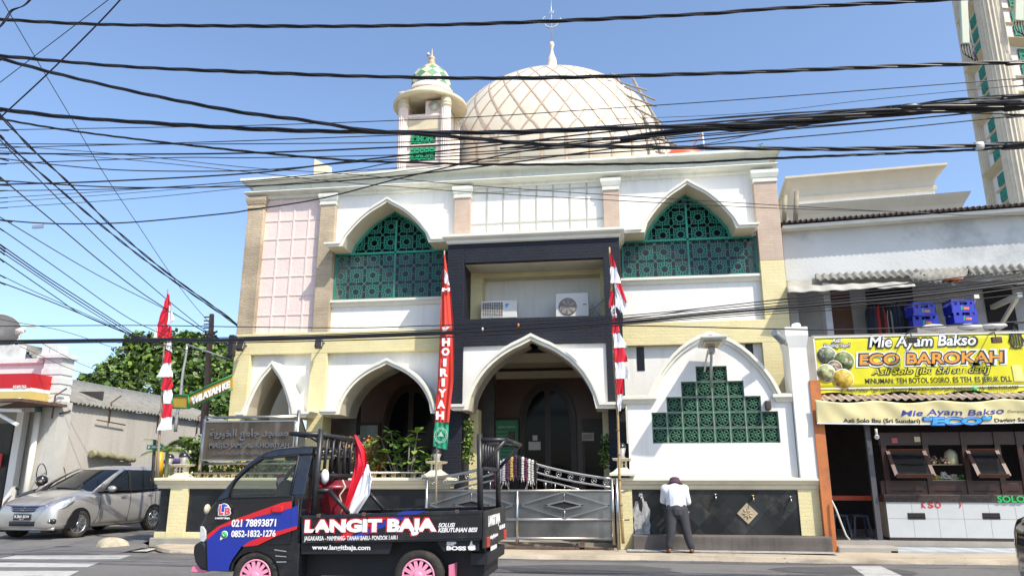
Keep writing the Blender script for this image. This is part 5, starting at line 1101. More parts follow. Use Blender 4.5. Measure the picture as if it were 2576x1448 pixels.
text('lettering', 'KELAPA TIGA', W(50, 972, 17.29), 38 * 17.3 / 1750, .075, M['lettering_white'], fs_, bold=.01)
g = MB(); za1 = W(50, 1010, 17).z; g.box(-26, W(60, 1010, 16.6).x, 16.5, 18.1, za1 - .04, za1 + .03); g.build('canopy_top', M['rust'], ls)
for (u0, v0, u1, v1) in ((-20, 1022, 52, 1003), (-20, 1030, 52, 1032), (-5, 1040, 45, 1068)):
    MB().obox(W(u0, v0, 16.8), W(u1, v1, 16.8), .07, .07).build('canopy_bar', M['white'], ls)
pp = thing('rain_pipe', 'white plastic downpipe with a green elbow on the corner of the grey wall', 'pipe', W(63, 1238, Yl_ - .1)); MB().tube([W(97, 1036, Yl_ - .1), (W(97, 1036, Yl_ - .1).x, Yl_ - .1, .15)], .075, 12).build('pipe', M['offwhite'], pp); MB().tube([W(97, 1036, Yl_ - .1), W(96, 1022, Yl_ - .1), W(90, 1018, Yl_ + .1)], .085, 10).build('elbow', mat('elbow_green', (.03, .14, .12), .5), pp)
# gable roof and dish
g = MB(); a, b, c = W(40, 905, 19.2), W(52, 868, 19.2), W(102, 908, 19.2); g.prism([(a.x, a.z - .3), (b.x, b.z), (c.x, c.z - .2)], 19.2, 19.3); g.build('gable', peel, ls)
corrug('gable_roof', (a.x - 1, 19.1, a.z - .3), (b.x, 19.1, b.z + .06), (a.x - 1, 20, a.z - .3), (b.x, 20, b.z + .06), .15, .03, asb, ls); corrug('gable_roof', (b.x, 19.1, b.z + .06), (c.x, 19.1, c.z), (b.x, 20, b.z + .06), (c.x, 20, c.z), .15, .03, asb, ls)
ds = thing('satellite_dish', 'large dark mesh satellite dish on the corner shop roof at the left edge', 'satellite dish', W(-10, 900, 18.6)); c = W(-12, 843, 18.6); rr = 60 * 18.6 / 1750
Md = Matrix.Rotation(R(-50), 3, 'X') @ Matrix.Rotation(R(20), 3, 'Y')
Md = Matrix.Rotation(R(35), 3, 'Z') @ Matrix.Rotation(R(62), 3, 'X')
g = MB(); g.lathe([(.02, -.22), (rr * .35, -.18), (rr * .7, -.05), (rr, .18)], c, 40, M=Md); dso = g.build('dish', mat('dish_mesh', (.12, .12, .12), .7, var=.2, scale=20), ds, solid=.02)
g = MB()
for k in range(18): a_ = 2 * math.pi * k / 18; g.tube([c + Md @ Vector((r_ * math.cos(a_), r_ * math.sin(a_), z_ - .02)) for r_, z_ in ((.02, -.22), (rr * .35, -.18), (rr * .7, -.05), (rr, .18))], .012, 4)
g.tube([c + Md @ Vector((rr * math.cos(R(10 * k)), rr * math.sin(R(10 * k)), .18)) for k in range(37)], .02, 5, caps=False); g.build('rib', M['zinc'], ds); MB().tube([c, (c.x, c.y + .3, zpar)], .05, 8).build('mast', M['zinc'], ds)
cc = thing('cctv_camera', 'white camera on a bracket right of the satellite dish', 'camera', W(52, 872, 18.4)); p = W(50, 833, 18.4); MB().tube([p + Vector((-.1, 0, 0)), p + Vector((.12, 0, .04))], .08, 12).build('body', M['offwhite'], cc); MB().tube([p, p + Vector((.02, 0, -.3)), W(52, 900, 18.4)], .02, 6).build('arm', M['zinc'], cc); MB().obox(p + Vector((.2, 0, .15)), p + Vector((.5, 0, .12)), .12, .05).build('flat_light', M['offwhite'], cc)
# grey store with asbestos roof along the side street
gs = thing('store_building', 'grey rendered store wall with asbestos roof along the side street', 'building', (-16, 24, 0)); wx = cx + .02
zgw = WX(144, 1010, wx).z
g = MB(); g.box(wx - 6, wx, Yl_ + .5, 27.5, 0, zgw); g.build('wall', mat('grey_render', (.50, .47, .42), .9, var=.08, scale=.8, stain=(.33, .30, .26), stain_amt=.7, stain_scale=.5, bump=.35, bscale=12, streak=True), gs)
zrd = WX(160, 968, wx - 2.2).z
corrug('roof', (wx + .15, Yl_ + .5, zgw + .02), (wx + .15, 27.7, zgw + .02), (wx - 3.4, Yl_ + .5, zgw + 1.25), (wx - 3.4, 27.7, zgw + 1.25), .17, .03, asb, gs)
tp = thing('rolled_tarpaulin', 'rolled camouflage tarpaulin hung on the grey wall above the silver car', 'tarpaulin', WX(285, 1150, wx)); g = MB(); n = 20; pts = []; rd = []
for i in range(n + 1): t = i / n; pts.append(WX(lerp(230, 337, t), lerp(1141, 1157, t ** 1.2) , wx + .14) + Vector((0, 0, .015 * math.sin(t * 20)))); rd.append(.10 + .015 * math.sin(t * 31) - .02 * t)
g.tube(pts, rd, 10); g.build('roll', mat('camo', (.28, .26, .15), .9, var=.3, scale=9, stain=(.06, .09, .03), stain_amt=.9, stain_scale=8, bump=.6), tp)
for i, (u0, v0, u1, v1, lb) in enumerate(((150, 1040, 178, 1032, 'thin iron bracket arm near the pillar on the grey wall'), (244, 1055, 315, 1068, 'bent iron bar high on the grey wall'))):
    tag(MB().tube([WX(u0, v0, wx + .1), WX(u1, v1, wx + .1)], .02, 6).build('iron_bar', M['rust']), lb, 'iron bar')
for i, (u, v) in enumerate(((282, 1003), (402, 1027), (500, 1040), (141, 985))):
    p = WX(u, v, wx + .05); tag(MB().tube([(p.x, p.y, p.z - .7), (p.x, p.y, p.z - .1), (p.x + .1, p.y + .25, p.z + .12)], .022, 6).build('iron_hook', M['rust']), ['bent iron hook with a loop in the middle of the grey wall top', 'bent iron hook near the far end of the grey wall', 'farthest bent iron hook on the grey wall by the name sign', 'bent iron hook beside the white pillar of the corner shop'][i], 'hook', 'iron hooks along the top of the grey wall')
# drawn graffiti arcs
gf = MB()
for (u0, u1, v0, v1) in ((92, 118, 1165, 1200), (120, 142, 1168, 1200), (144, 165, 1170, 1200)):
    pts = [WX(lerp(u0, u1, .5 - .5 * math.cos(math.pi * i / 12)), v1 - (v1 - v0) * math.sin(math.pi * i / 12), wx + .004) for i in range(13)]; gf.tube(pts, .012, 4)
gf.build('graffiti', M['lettering_black'], gs)
# mosque rear arch seen past its left corner, houses far behind
# ================================================================ PICKUP TRUCK
YT = 8.5; TW = 1.46
def q(x, y, d=0.0): return W(440 + x * .3418, 1006 + y * .3418, YT + d)
tr = thing('pickup_truck', 'black pickup truck with blue and red stripes, pipe racks and pink hubcaps', 'truck', (q(1200, 1300).x, YT + TW / 2, 0))
tblack = mat('truck_black', (.008, .009, .013), .16, var=.1, coat=.7, stain=(.07, .06, .05), stain_amt=.45, stain_scale=2.2); tmatt = mat('truck_matt', (.010, .010, .012), .6, var=.2)
def qp(pts): return [(q(a, b).x, q(a, b).z) for a, b in pts]
archp = [(585 + 178 * math.cos(R(a)), 1290 - 178 * math.sin(R(a))) for a in range(0, 181, 15)]
low = [(300, 745), (400, 712), (850, 700), (948, 690), (930, 800), (918, 1060), (905, 1300), (768, 1300)] + archp[0:11] + [(418, 1262), (250, 1255), (200, 1110), (186, 1040), (187, 930), (235, 825)]
g = MB(); g.prism(qp(low), YT, YT + TW); cab = g.build('cab', tblack, tr, bevel=.03, seg=3)
zb_ = q(400, 712).z; ztp = q(800, 340).z; ycn = YT + TW / 2
def tumble(g):
    g.v = [(x, ycn + (y - ycn) * (1 - .13 * max(0, (z - zb_) / (ztp - zb_))), z) for x, y, z in g.v]; return g
Ap = [(296, 748), (350, 672), (410, 590), (500, 480), (600, 402)]; Ai = [(404, 712), (408, 648), (430, 600), (520, 505), (626, 432)]
for y0, y1 in ((YT + .004, YT + .07), (YT + TW - .07, YT + TW - .004)):
    g = MB(); g.prism(qp(Ap + Ai[::-1]), y0, y1); tumble(g).build('windscreen_pillar', tblack, cab, bevel=.01)
    g = MB(); g.prism(qp([(888, 405), (990, 400), (948, 695), (850, 702)]), y0, y1); tumble(g).build('rear_pillar', tblack, cab, bevel=.01)
g = MB(); g.prism(qp([(596, 404), (650, 374), (720, 352), (850, 338), (1002, 332), (992, 402), (888, 406), (626, 433)]), YT + .002, YT + TW - .002); tumble(g).build('roof', tblack, cab, bevel=.03, seg=3)
g = MB(); xw0, xw1 = q(948, 690).x - .06, q(948, 690).x
g.box(xw0, xw1, YT + .1, YT + .4, zb_ - .02, ztp - .1); g.box(xw0, xw1, YT + TW - .4, YT + TW - .1, zb_ - .02, ztp - .1); g.box(xw0, xw1, YT + .4, YT + TW - .4, zb_ - .02, zb_ + .1); g.build('cab_back', tmatt, cab)
cg = glassy('cab_glass', (.72, .78, .74), .16, .02)
g = MB(); P_ = [q(*p) for p in Ap]; g.strip([(p.x - .004, YT + .06, p.z) for p in P_], [(p.x - .004, YT + TW - .06, p.z) for p in P_], smooth=True); tumble(g).build('windscreen', cg, cab)
for yy in (YT + .03, YT + TW - .03):
    g = MB(); g.poly([(a, yy, b) for a, b in qp(Ai + [(888, 410), (850, 702)])]); tumble(g).build('side_window', cg, cab)
g = MB(); P2_ = qp([(400, 716), (404, 645), (425, 598), (516, 500), (622, 428), (886, 402), (893, 408), (852, 708), (400, 720)])
g.tube([(a, YT - .0, b) for a, b in P2_], .012, 5); tumble(g).build('window_seal', M['black_rubber'], cab)
for dx in (0, ):
    for yy in (YT + .32, YT + TW - .36):
        g = MB(); a = q(760, 700).x; g.obox((a - .1, yy, zb_ - .35), (a + .12, yy, zb_ + .12), .42, .12, up=(0, 1, 0)); g.obox((a + .12, yy, zb_ + .1), (a + .17, yy, zb_ + .30), .24, .09, up=(0, 1, 0)); g.build('seat', tmatt, cab, bevel=.03)
c = q(520, 690); g = MB(); Mw = Matrix.Rotation(R(60), 3, 'Y'); g.tube([Vector((c.x, YT + TW - .4, c.z + .02)) + Mw @ Vector((.17 * math.cos(R(20 * k)), .17 * math.sin(R(20 * k)), 0)) for k in range(19)], .014, 6, caps=False); g.build('steering_wheel', tmatt, cab)
g = MB(); g.box(q(330, 740).x, q(440, 740).x, YT + .08, YT + TW - .08, zb_ - .1, zb_ + .03); g.build('dashboard', tmatt, cab)
p = q(720, 560); g = MB(); pa_, pb_ = Vector((p.x, YT + .8, p.z)), .10; g.prism([(p.x - .11, p.z + .01), (p.x, p.z + .14), (p.x + .10, p.z - .03), (p.x + .01, p.z - .12)], YT + .8, YT + .81); g.tube([(p.x, YT + .8, p.z + .1), (p.x, YT + .8, p.z + .25)], .005, 4); tag(g.build('hanging_sunshade', mat('maroon_cloth', (.07, .015, .04), .9)), 'maroon cloth square hanging inside the pickup window', 'ornament')
p = q(612, 575); g = MB(); g.grid(lambda s, t: (p.x - .05 + s * .1, YT + .6 + .01 * math.sin(s * 6), p.z + .045 - t * .045 + s * .02), 6, 2, 0); g.grid(lambda s, t: (p.x - .05 + s * .1, YT + .6 + .01 * math.sin(s * 6), p.z - t * .045 + s * .02), 6, 2, 1); g.tube([(p.x, YT + .6, p.z), (p.x - .05, YT + .6, p.z - .25)], .004, 4); tag(g.build('small_flag', [mat('flag_red', (.62, .01, .03), .6, var=.05), mat('flag_white', (.80, .80, .84), .6, var=.04)]), 'tiny red and white flag standing on the pickup dashboard', 'flag')
M['fred'] = bpy.data.materials['flag_red']; M['fwhite'] = bpy.data.materials['flag_white']
# bumper, lights
g = MB(); g.prism(qp([(140, 1065), (185, 1036), (215, 1040), (252, 1120), (256, 1250), (190, 1246), (150, 1190), (136, 1120)]), YT - .01, YT + TW + .01); g.build('front_bumper', tmatt, tr, bevel=.025, seg=3)
g = MB(); g.prism(qp([(188, 925), (212, 926), (232, 960), (233, 1030), (212, 1042), (186, 1036)]), YT - .012, YT + .22); g.build('headlight', mat('headlight_glass', (.55, .56, .55), .1, var=.2, scale=20), tr, bevel=.01)
g = MB(); g.prism(qp([(108, 1258), (118, 1225), (150, 1212), (205, 1212), (208, 1235), (240, 1262), (190, 1270), (110, 1266)]), YT + .02, YT + .20); pinkp = mat('pink_plastic', (.72, .20, .32), .4, var=.06); g.build('fog_lamp_cover', pinkp, tr, bevel=.01)
g = MB(); p = q(250, 800); g.ball((p.x - .02, YT - .0, p.z), .06, 0, 10, (.5, 1.0, 1.0)); g.build('mirror', mat('mirror_cream', (.5, .46, .33), .5), tr)
# stripes
blu_ = mat('truck_blue', (.012, .03, .30), .25, var=.08, coat=.5); red_ = mat('truck_red', (.60, .012, .02), .3, var=.08, coat=.4)
def decal(nm, pts, m, d=.004, y=YT): return MB().prism(qp(pts), y - d, y - d + .002).build(nm, m, tr)
decal('blue_stripe', [(247, 1020), (350, 930), (440, 900), (870, 790), (918, 768), (918, 928), (900, 935), (745, 975), (600, 1068), (505, 1068), (432, 1170), (412, 1215), (405, 1250), (254, 1250)], blu_, .0335)
decal('red_stripe', [(246, 990), (330, 925), (420, 885), (800, 750), (870, 740), (870, 790), (560, 868), (430, 912), (350, 935), (252, 1022)], red_, .036)
decal('red_stripe', [(508, 1072), (560, 1035), (745, 965), (908, 922), (908, 945), (770, 992), (622, 1062), (520, 1074)], red_, .036)
g = MB(); g.prism(qp([(728, 782), (740, 776), (800, 774), (808, 782), (808, 815), (800, 822), (735, 822), (726, 815)]), YT - .055, YT - .03); g.build('door_handle', red_, tr, bevel=.01)
g = MB()
for pts in ([(392, 722), (862, 700), (875, 715), (868, 800), (855, 960), (840, 1060), (735, 1062), (690, 1062)], [(918, 720), (915, 1050)]): g.tube([(a, YT - .0305, b) for a, b in qp(pts)], .0045, 4)
g.build('door_seam', M['black_rubber'], tr)
def tt(s, x0, x1, y0, y1, m, bold=0., shear=0., d=.034, nm='lettering', y=YT, par=None, up=(0, 0, 1), right=(1, 0, 0)):
    a = q((x0 + x1) / 2, (y0 + y1) / 2, 0); w = q(x1, (y0 + y1) / 2).x - q(x0, (y0 + y1) / 2).x; h = q(x0, y0).z - q(x0, y1).z
    return text(nm, s, (a.x, y - d, a.z), w, h, m, par or tr, bold, shear, .0015, up=up, right=right)
wl = mat('sticker_white', (.80, .78, .76), .45, var=0); sl = (.9995, 0, .018)
tt('021 78893871', 430, 755, 872, 928, wl, .03, d=.040, right=(1, 0, .02)); tt('0852-1832-1276', 428, 752, 952, 1003, wl, .03, d=.040, right=(1, 0, .02))
p = q(377, 985); MB().lathe([(.042, 0), (.042, .003)], (p.x, YT - .038, p.z), 24, M=Mx).build('phone_icon', wl, tr); MB().lathe([(.036, 0), (.036, .003)], (p.x, YT - .041, p.z), 24, M=Mx).build('phone_icon', mat('icon_green2', (.02, .45, .12), .5, var=0), tr)
decal('phone_icon', [(345, 1026), (350, 995), (372, 1012)], wl, .038); g = MB(); g.tube([(p.x + .020 * math.cos(R(a)) + .003, YT - .043, p.z + .020 * math.sin(R(a)) + .004) for a in range(160, 300, 20)], [.003, .006, .004, .0035, .004, .006, .003], 5); g.build('phone_icon', wl, tr)
p = q(370, 808); MB().lathe([(.078, 0), (.078, .002)], (p.x, YT - .033, p.z), 30, M=Mx).build('round_badge', wl, tr); MB().lathe([(.073, 0), (.073, .002)], (p.x, YT - .035, p.z), 30, M=Mx).build('round_badge', mat('badge_blue', (.02, .06, .35), .4, var=0), tr)
pk = mat('badge_pink', (.60, .06, .07), .4, var=0)
tt('L', 334, 376, 764, 845, wl, .09, d=.0365, nm='badge_letter'); tt('B', 376, 426, 782, 846, wl, .07, d=.037, nm='badge_letter'); tt('L', 339, 372, 769, 840, pk, .04, d=.039, nm='badge_letter'); tt('B', 381, 421, 787, 841, pk, .03, d=.0395, nm='badge_letter')
tt('LANGIT BAJA', 308, 416, 859, 875, wl, .05, d=.034)
# cargo bed
bed = [(932, 846), (2265, 806), (2262, 1018), (2240, 1032), (936, 1052)]
g = MB(); g.prism(qp(bed), YT - .02, YT + .03); bd = g.build('bed_side', tblack, tr, bevel=.008)
g = MB(); g.prism(qp(bed), YT + TW - .03, YT + TW + .02); g.build('bed_side', tblack, tr, bevel=.008)
zf = q(1600, 985).z; xb0 = q(940, 900).x; xb1 = q(2265, 900).x
g = MB(); g.box(xb0, xb1, YT + .03, YT + TW - .03, zf - .06, zf); g.box(xb0, xb0 + .03, YT + .03, YT + TW - .03, zf, q(940, 846).z); g.build('bed_floor', tmatt, tr)
g = MB()
for y0_, y1_ in ((822, 834), (1000, 1010)): g.prism(qp([(945, y0_ + 40), (2255, y0_), (2255, y0_ + 10), (945, y0_ + 50)]), YT - .032, YT - .015)
g.build('pressed_rib', tblack, bd, bevel=.004)
for x in (1065, 1395, 2080): p = q(x, 846 - (x - 932) * .03); MB().box(p.x - .022, p.x + .022, YT - .045, YT - .01, p.z - .03, p.z + .012).build('hook', M['rust'], bd, bevel=.006)
g = MB(); g.box(xb1 - .0, xb1 + .04, YT - .02, YT + TW + .02, q(2265, 1090).z, q(2265, 812).z); tg = g.build('tailgate', mat('tailgate_black', (.02, .02, .02), .5, var=.3, stain=(.12, .08, .05), stain_amt=.5, stain_scale=4), tr, bevel=.01)
for yy in (YT + .03, YT + TW - .17):
    z0 = q(2265, 1085).z; MB().box(xb1 + .035, xb1 + .06, yy, yy + .14, z0, z0 + .11).build('tail_light', mat('tail_red', (.45, .05, .03), .2, var=.2), tg, bevel=.008)
ry = (0, 1, 0); yc_ = YT + TW / 2; xx_ = xb1 + .045
def rt(s, yy, z, w, h, m, bold=.0): text('lettering', s, (xx_, yy, z), w, h, m, tg, bold, 0, .0015, right=ry)
ztg = q(2265, 905).z
rt('LANGIT BAJA', YT + .55, ztg, .85, .15, wl, .06); rt('LANGIT BAJA', YT + .55, ztg, .83, .13, red_, .0) if False else None
rt('www.langitbaja.com', YT + .45, ztg - .17, .7, .06, wl, .01); rt('0852-1832-1276', YT + 1.15, ztg - .1, .45, .05, wl, .01)
g = MB(); z0 = q(2340, 1148).z; g.box(xb1 + .02, xb1 + .03, YT + .42, YT + .82, z0, z0 + .19); np_ = g.build('number_plate', wl, tr); text('lettering', 'B 9128 SAZ', (xb1 + .034, YT + .62, z0 + .11), .36, .08, M['lettering_black'], np_, .02, 0, .001, right=ry); MB().box(xb1 - .05, xb1 + .02, YT + .3, YT + .95, z0 + .12, z0 + .22).build('plate_bracket', tmatt, tr)
# lower skirts and chassis
decal('skirt', [(922, 1052), (1600, 1045), (1572, 1130), (925, 1132)], tmatt, -.02); decal('skirt', [(1925, 1040), (2240, 1034), (2240, 1105), (1975, 1112)], tmatt, -.02)
g = MB(); g.box(q(930, 1).x, q(2262, 1).x, YT + .25, YT + TW - .25, q(1, 1290).z, zf - .06); g.box(q(2180, 1).x, q(2300, 1).x, YT + .1, YT + TW - .1, q(1, 1180).z, q(1, 1100).z); g.build('chassis', tmatt, tr)
MB().tube([q(2180, 1190, .4), q(2290, 1200, .4)], .022, 8).build('exhaust_pipe', M['rust'], tr); MB().prism(qp([(2008, 1215), (2045, 1205), (2035, 1400), (2010, 1400)]), YT + .05, YT + .35).build('mud_flap', pinkp, tr)
g = MB()
for a in range(3): g.prism(qp([(740 + a * 8, 1092 + a * 45), (830, 1105 + a * 38), (830, 1112 + a * 38), (745 + a * 8, 1100 + a * 45)]), YT - .036, YT - .03)
g.build('step_vent', M['zinc'], tr)
redo = red_
tt('LANGIT BAJA', 950, 1932, 862, 1003, red_, .11, d=.024, right=sl); tt('LANGIT BAJA', 957, 1925, 871, 994, wl, .06, d=.030, right=sl)
decal('red_stripe', [(1380, 860), (1610, 842), (1540, 880), (1300, 990), (1230, 1045), (1170, 1046)], red_, .0215); decal('blue_stripe', [(1680, 815), (1850, 812), (1600, 905), (1380, 1000), (1320, 1044), (1250, 1044), (1330, 990)], blu_, .0212)
tt('JAGAKARSA - MAMPANG- TANAH BARU- PONDOK LABU', 955, 1640, 995, 1037, wl, .015, d=.024, right=sl); tt('www.langitbaja.com', 1015, 1442, 1062, 1108, wl, .02, d=.026, right=(1, 0, .005))
tt('SOLUSI', 1942, 2066, 900, 932, wl, .03, .3, d=.024, right=sl); tt('KEBUTUHAN BESI', 1940, 2230, 935, 968, wl, .03, .3, d=.024, right=sl); tt('SIP', 1998, 2070, 1040, 1068, wl, .05, d=-.010); tt('BOSS', 1998, 2142, 1072, 1103, wl, .05, d=-.010)
decal('thumb_emblem', [(2152, 1078), (2165, 1068), (2178, 1032), (2186, 1030), (2188, 1060), (2208, 1066), (2210, 1098), (2185, 1104), (2160, 1100)], wl, -.014)
# racks
rk = mat('rack_black', (.02, .02, .022), .4, var=.2, stain=(.10, .07, .05), stain_amt=.4, stain_scale=4)
yn = YT + .08; yf = YT + TW - .08
def rack(name, segs, par):
    g = MB()
    for a, b, r in segs: g.tube([a, b], r, 10)
    return g
def bar(a, b, r, nm='rack_bar'): MB().tube([a, b], r, 10).build(nm, rk, rkf)
rkf = bpy.data.objects.new('front_rack', None); COL.objects.link(rkf); rkf.parent = tr; rkf.matrix_parent_inverse = parent_inv(tr)
def at(x, y, yy): p = q(x, y); return Vector((p.x, yy, p.z))
tpn = at(1058, 208, yn); btn = at(995, 900, yn)
for yy in (yn, yf): bar(Vector((btn.x, yy, btn.z)), Vector((tpn.x, yy, tpn.z)), .034, 'rack_post')
zt_ = at(1060, 252, yn).z; bar(Vector((tpn.x, yn, zt_)), Vector((tpn.x, yf, zt_)), .03); zm = at(1040, 592, yn).z + .06; xm = at(1020, 592, yn).x; bar(Vector((xm, yn, zm)), Vector((xm, yf, zm)), .03)
for i in range(1, 6): y_ = lerp(yn, yf, i / 6); bar(Vector((xm, y_, zm)), Vector((tpn.x, y_, zt_)), .02)
for yy in (yn, yf):
    bar(at(1055, 248, yy), at(830, 242, yy), .027); bar(at(1035, 300, yy), at(955, 250, yy), .02)
    bar(at(1010, 664, yy), at(1120, 664, yy), .025, 'rack_stay'); bar(at(1115, 660, yy), at(1262, 832, yy), .025, 'rack_stay')
bar(at(832, 242, yn), at(832, 242, yf), .025)
rkf = bpy.data.objects.new('rear_rack', None); COL.objects.link(rkf); rkf.parent = tr; rkf.matrix_parent_inverse = parent_inv(tr)
for yy in (yn, yf): bar(at(2240, 900, yy), at(2232, 245, yy), .034, 'rack_post')
zt_ = at(2236, 290, yn).z; xr_ = at(2236, 290, yn).x; xe2 = xr_ + .30; zl_ = at(2236, 500, yn).z
for zz_ in (zt_, zl_): bar(Vector((xr_, yn, zz_)), Vector((xr_, yf, zz_)), .027)
for i in range(1, 7): y_ = lerp(yn, yf, i / 7); bar(Vector((xr_, y_, zl_)), Vector((xr_, y_, zt_)), .016)
for yy in (yn, yf): bar(Vector((xr_, yy, zt_)), Vector((xe2, yy, zt_)), .027); bar(Vector((xr_, yy, zl_)), Vector((xe2, yy, zt_)), .022)
bar(Vector((xe2, yn, zt_)), Vector((xe2, yf, zt_)), .027)
# wheels
def wheel(c, r, w, tyre_m, rim_m, par, side=-1, spokes=9, dark=None, rim_r=.66):
    c = Vector(c); Ma = Matrix.Rotation(R(90) * (1 if side < 0 else -1), 3, 'X')
    g = MB(); g.lathe([(r * .55, -w / 2), (r * .93, -w / 2), (r, -w / 2 + .03), (r, w / 2 - .03), (r * .93, w / 2), (r * (rim_r + .05), w / 2 + .005), (r * rim_r, w / 2 - .01)], c, 40, M=Ma); ty = g.build('tyre', tyre_m, par)
    g = MB(); g.lathe([(r * rim_r, w / 2 - .012), (r * rim_r * .93, w / 2 + .002), (r * rim_r * .88, w / 2 - .03), (.001, w / 2 - .035)], c, 40, M=Ma); rm = g.build('rim', rim_m if dark is None else dark, par)
    g = MB()
    for k in range(spokes):
        a = 2 * math.pi * k / spokes; d = Vector((math.cos(a), math.sin(a), 0)); t = Vector((-d.y, d.x, 0)); wi = r * .07; wo = r * (1.9 / spokes)
        P_ = [d * r * .13 - t * wi, d * r * .13 + t * wi, d * r * rim_r * .93 + t * wo * .5, d * r * rim_r * .93 - t * wo * .5]
        g.add([c + Ma @ (p + Vector((0, 0, w / 2 - .0 + (.012 if i < 2 else 0)))) for i, p in enumerate(P_)] + [c + Ma @ (p + Vector((0, 0, w / 2 - .03))) for p in P_], [(0, 1, 2, 3), (0, 4, 5, 1), (1, 5, 6, 2), (3, 2, 6, 7), (0, 3, 7, 4)])
    g.lathe([(r * .2, w / 2 - .02), (r * .2, w / 2 + .012), (r * .15, w / 2 + .02), (.001, w / 2 + .022)], c, 20, M=Ma); g.lathe([(r * rim_r, w / 2 - .01), (r * rim_r, w / 2 + .004), (r * rim_r * .9, w / 2 + .004), (r * rim_r * .88, w / 2 - .02)], c, 40, M=Ma); g.build('spokes', rim_m, rm)
tyre = mat('tyre', (.025, .022, .018), .85, var=.2, stain=(.09, .075, .05), stain_amt=.7, stain_scale=6); hub = mat('pink_hubcap', (.75, .28, .40), .35, var=.05); rimd = mat('rim_dark', (.12, .12, .12), .5, metal=.5)
for x in (585, 1787):
    for yy, sd_ in ((YT + .09, -1), (YT + TW - .09, 1)):
        p = q(x, 1297); wheel((p.x, yy, p.z), .285, .15, tyre, hub, tr, sd_, 14, rimd)
# flag, barrel and bag carried on the bed
def flag_piece(pts, m, y, wav=.02, nu=14, nv=10, seed=0, f=None):
    f = f or (lambda a: W(a[0], a[1], y)); TL, TR, BR, BL = [f(p) for p in pts]; g = MB()
    def fn(s, t):
        p = lerp(lerp(TL, TR, s), lerp(BL, BR, s), t); p.y += wav * math.sin(s * 9 + seed + t * 4) * (.3 + s) + wav * .6 * math.sin(s * 17 + t * 7 + seed * 2); p.x += wav * .3 * math.sin(t * 8 + seed); return p
    g.grid(fn, nu, nv); return g
fl = thing('truck_flag', 'red and white flag tied to the far post of the truck front rack', 'flag', at(1330, 250, yf))
def qf(p): return W(440 + p[0] * .3418, 1006 + p[1] * .3418, YT + .22)
def outline_flag(L_, R_, m, par, f, wav=.03, nm='cloth', seed=0):
    n = 24
    def ev(pl, t):
        k = t * (len(pl) - 1); i = min(int(k), len(pl) - 2); a = k - i; return (lerp(pl[i][0], pl[i + 1][0], a), lerp(pl[i][1], pl[i + 1][1], a))
    g = MB()
    def fn(s, t):
        a = ev(L_, t); b = ev(R_, t); p = f((lerp(a[0], b[0], s), lerp(a[1], b[1], s))); p.y += wav * math.sin(s * 7 + seed + t * 5) + wav * .5 * math.sin(s * 19 - t * 6 + seed); return p
    g.grid(fn, 14, n); return g.build(nm, m, par)
outline_flag([(1325, 255), (1330, 400), (1322, 470), (1305, 560), (1270, 700), (1240, 800)], [(1330, 255), (1400, 360), (1416, 470), (1380, 560), (1330, 690), (1262, 826)], M['fred'], fl, qf, .03)
outline_flag([(1416, 468), (1380, 560), (1330, 690), (1262, 826)], [(1420, 472), (1456, 580), (1440, 690), (1335, 832)], M['fwhite'], fl, qf, .03, seed=2)
dr = thing('red_drum', 'dark red plastic drum standing on the pickup bed behind the cab', 'drum', (at(1160, 900, ycn).x + .1, ycn, zf)); c = at(1130, 900, ycn + .1); zt_ = at(1, 600, ycn).z
g = MB(); g.lathe([(.26, zf), (.31, zf + .25), (.33, zt_ - .1), (.345, zt_ - .09), (.345, zt_ - .05), (.29, zt_ - .03), (.27, zt_ + .02)], (c.x - .34, c.y + .1, 0), 32); g.build('drum_body', mat('drum_red', (.16, .012, .02), .3, var=.3), dr)
rp_ = MB(); a_ = c + Vector((-.08, -.24, 0)); rp_.tube([(a_.x, a_.y, zt_ + .02), (a_.x + .05, a_.y - .02, zt_ - .06), (a_.x - .02, a_.y - .02, zt_ - .16), (a_.x + .03, a_.y - .02, zt_ - .3), (a_.x - .02, a_.y, zt_ - .42)], .012, 6); tag(rp_.build('rope', mat('rope', (.55, .48, .35), .9)), 'pale rope dangling from the red drum on the pickup', 'rope')
b_ = at(1055, 560, yn + .12); g = MB(); random.seed(3); g.ball(b_, .06, 0, 14, (.85, .8, 1.4)); g.v = [(x + random.uniform(-.008, .008), y, z + random.uniform(-.008, .008)) for x, y, z in g.v]; tag(g.build('plastic_bag', mat('bag_white2', (.75, .75, .75), .4)), 'white plastic bag stuffed behind the pickup rack post', 'bag')
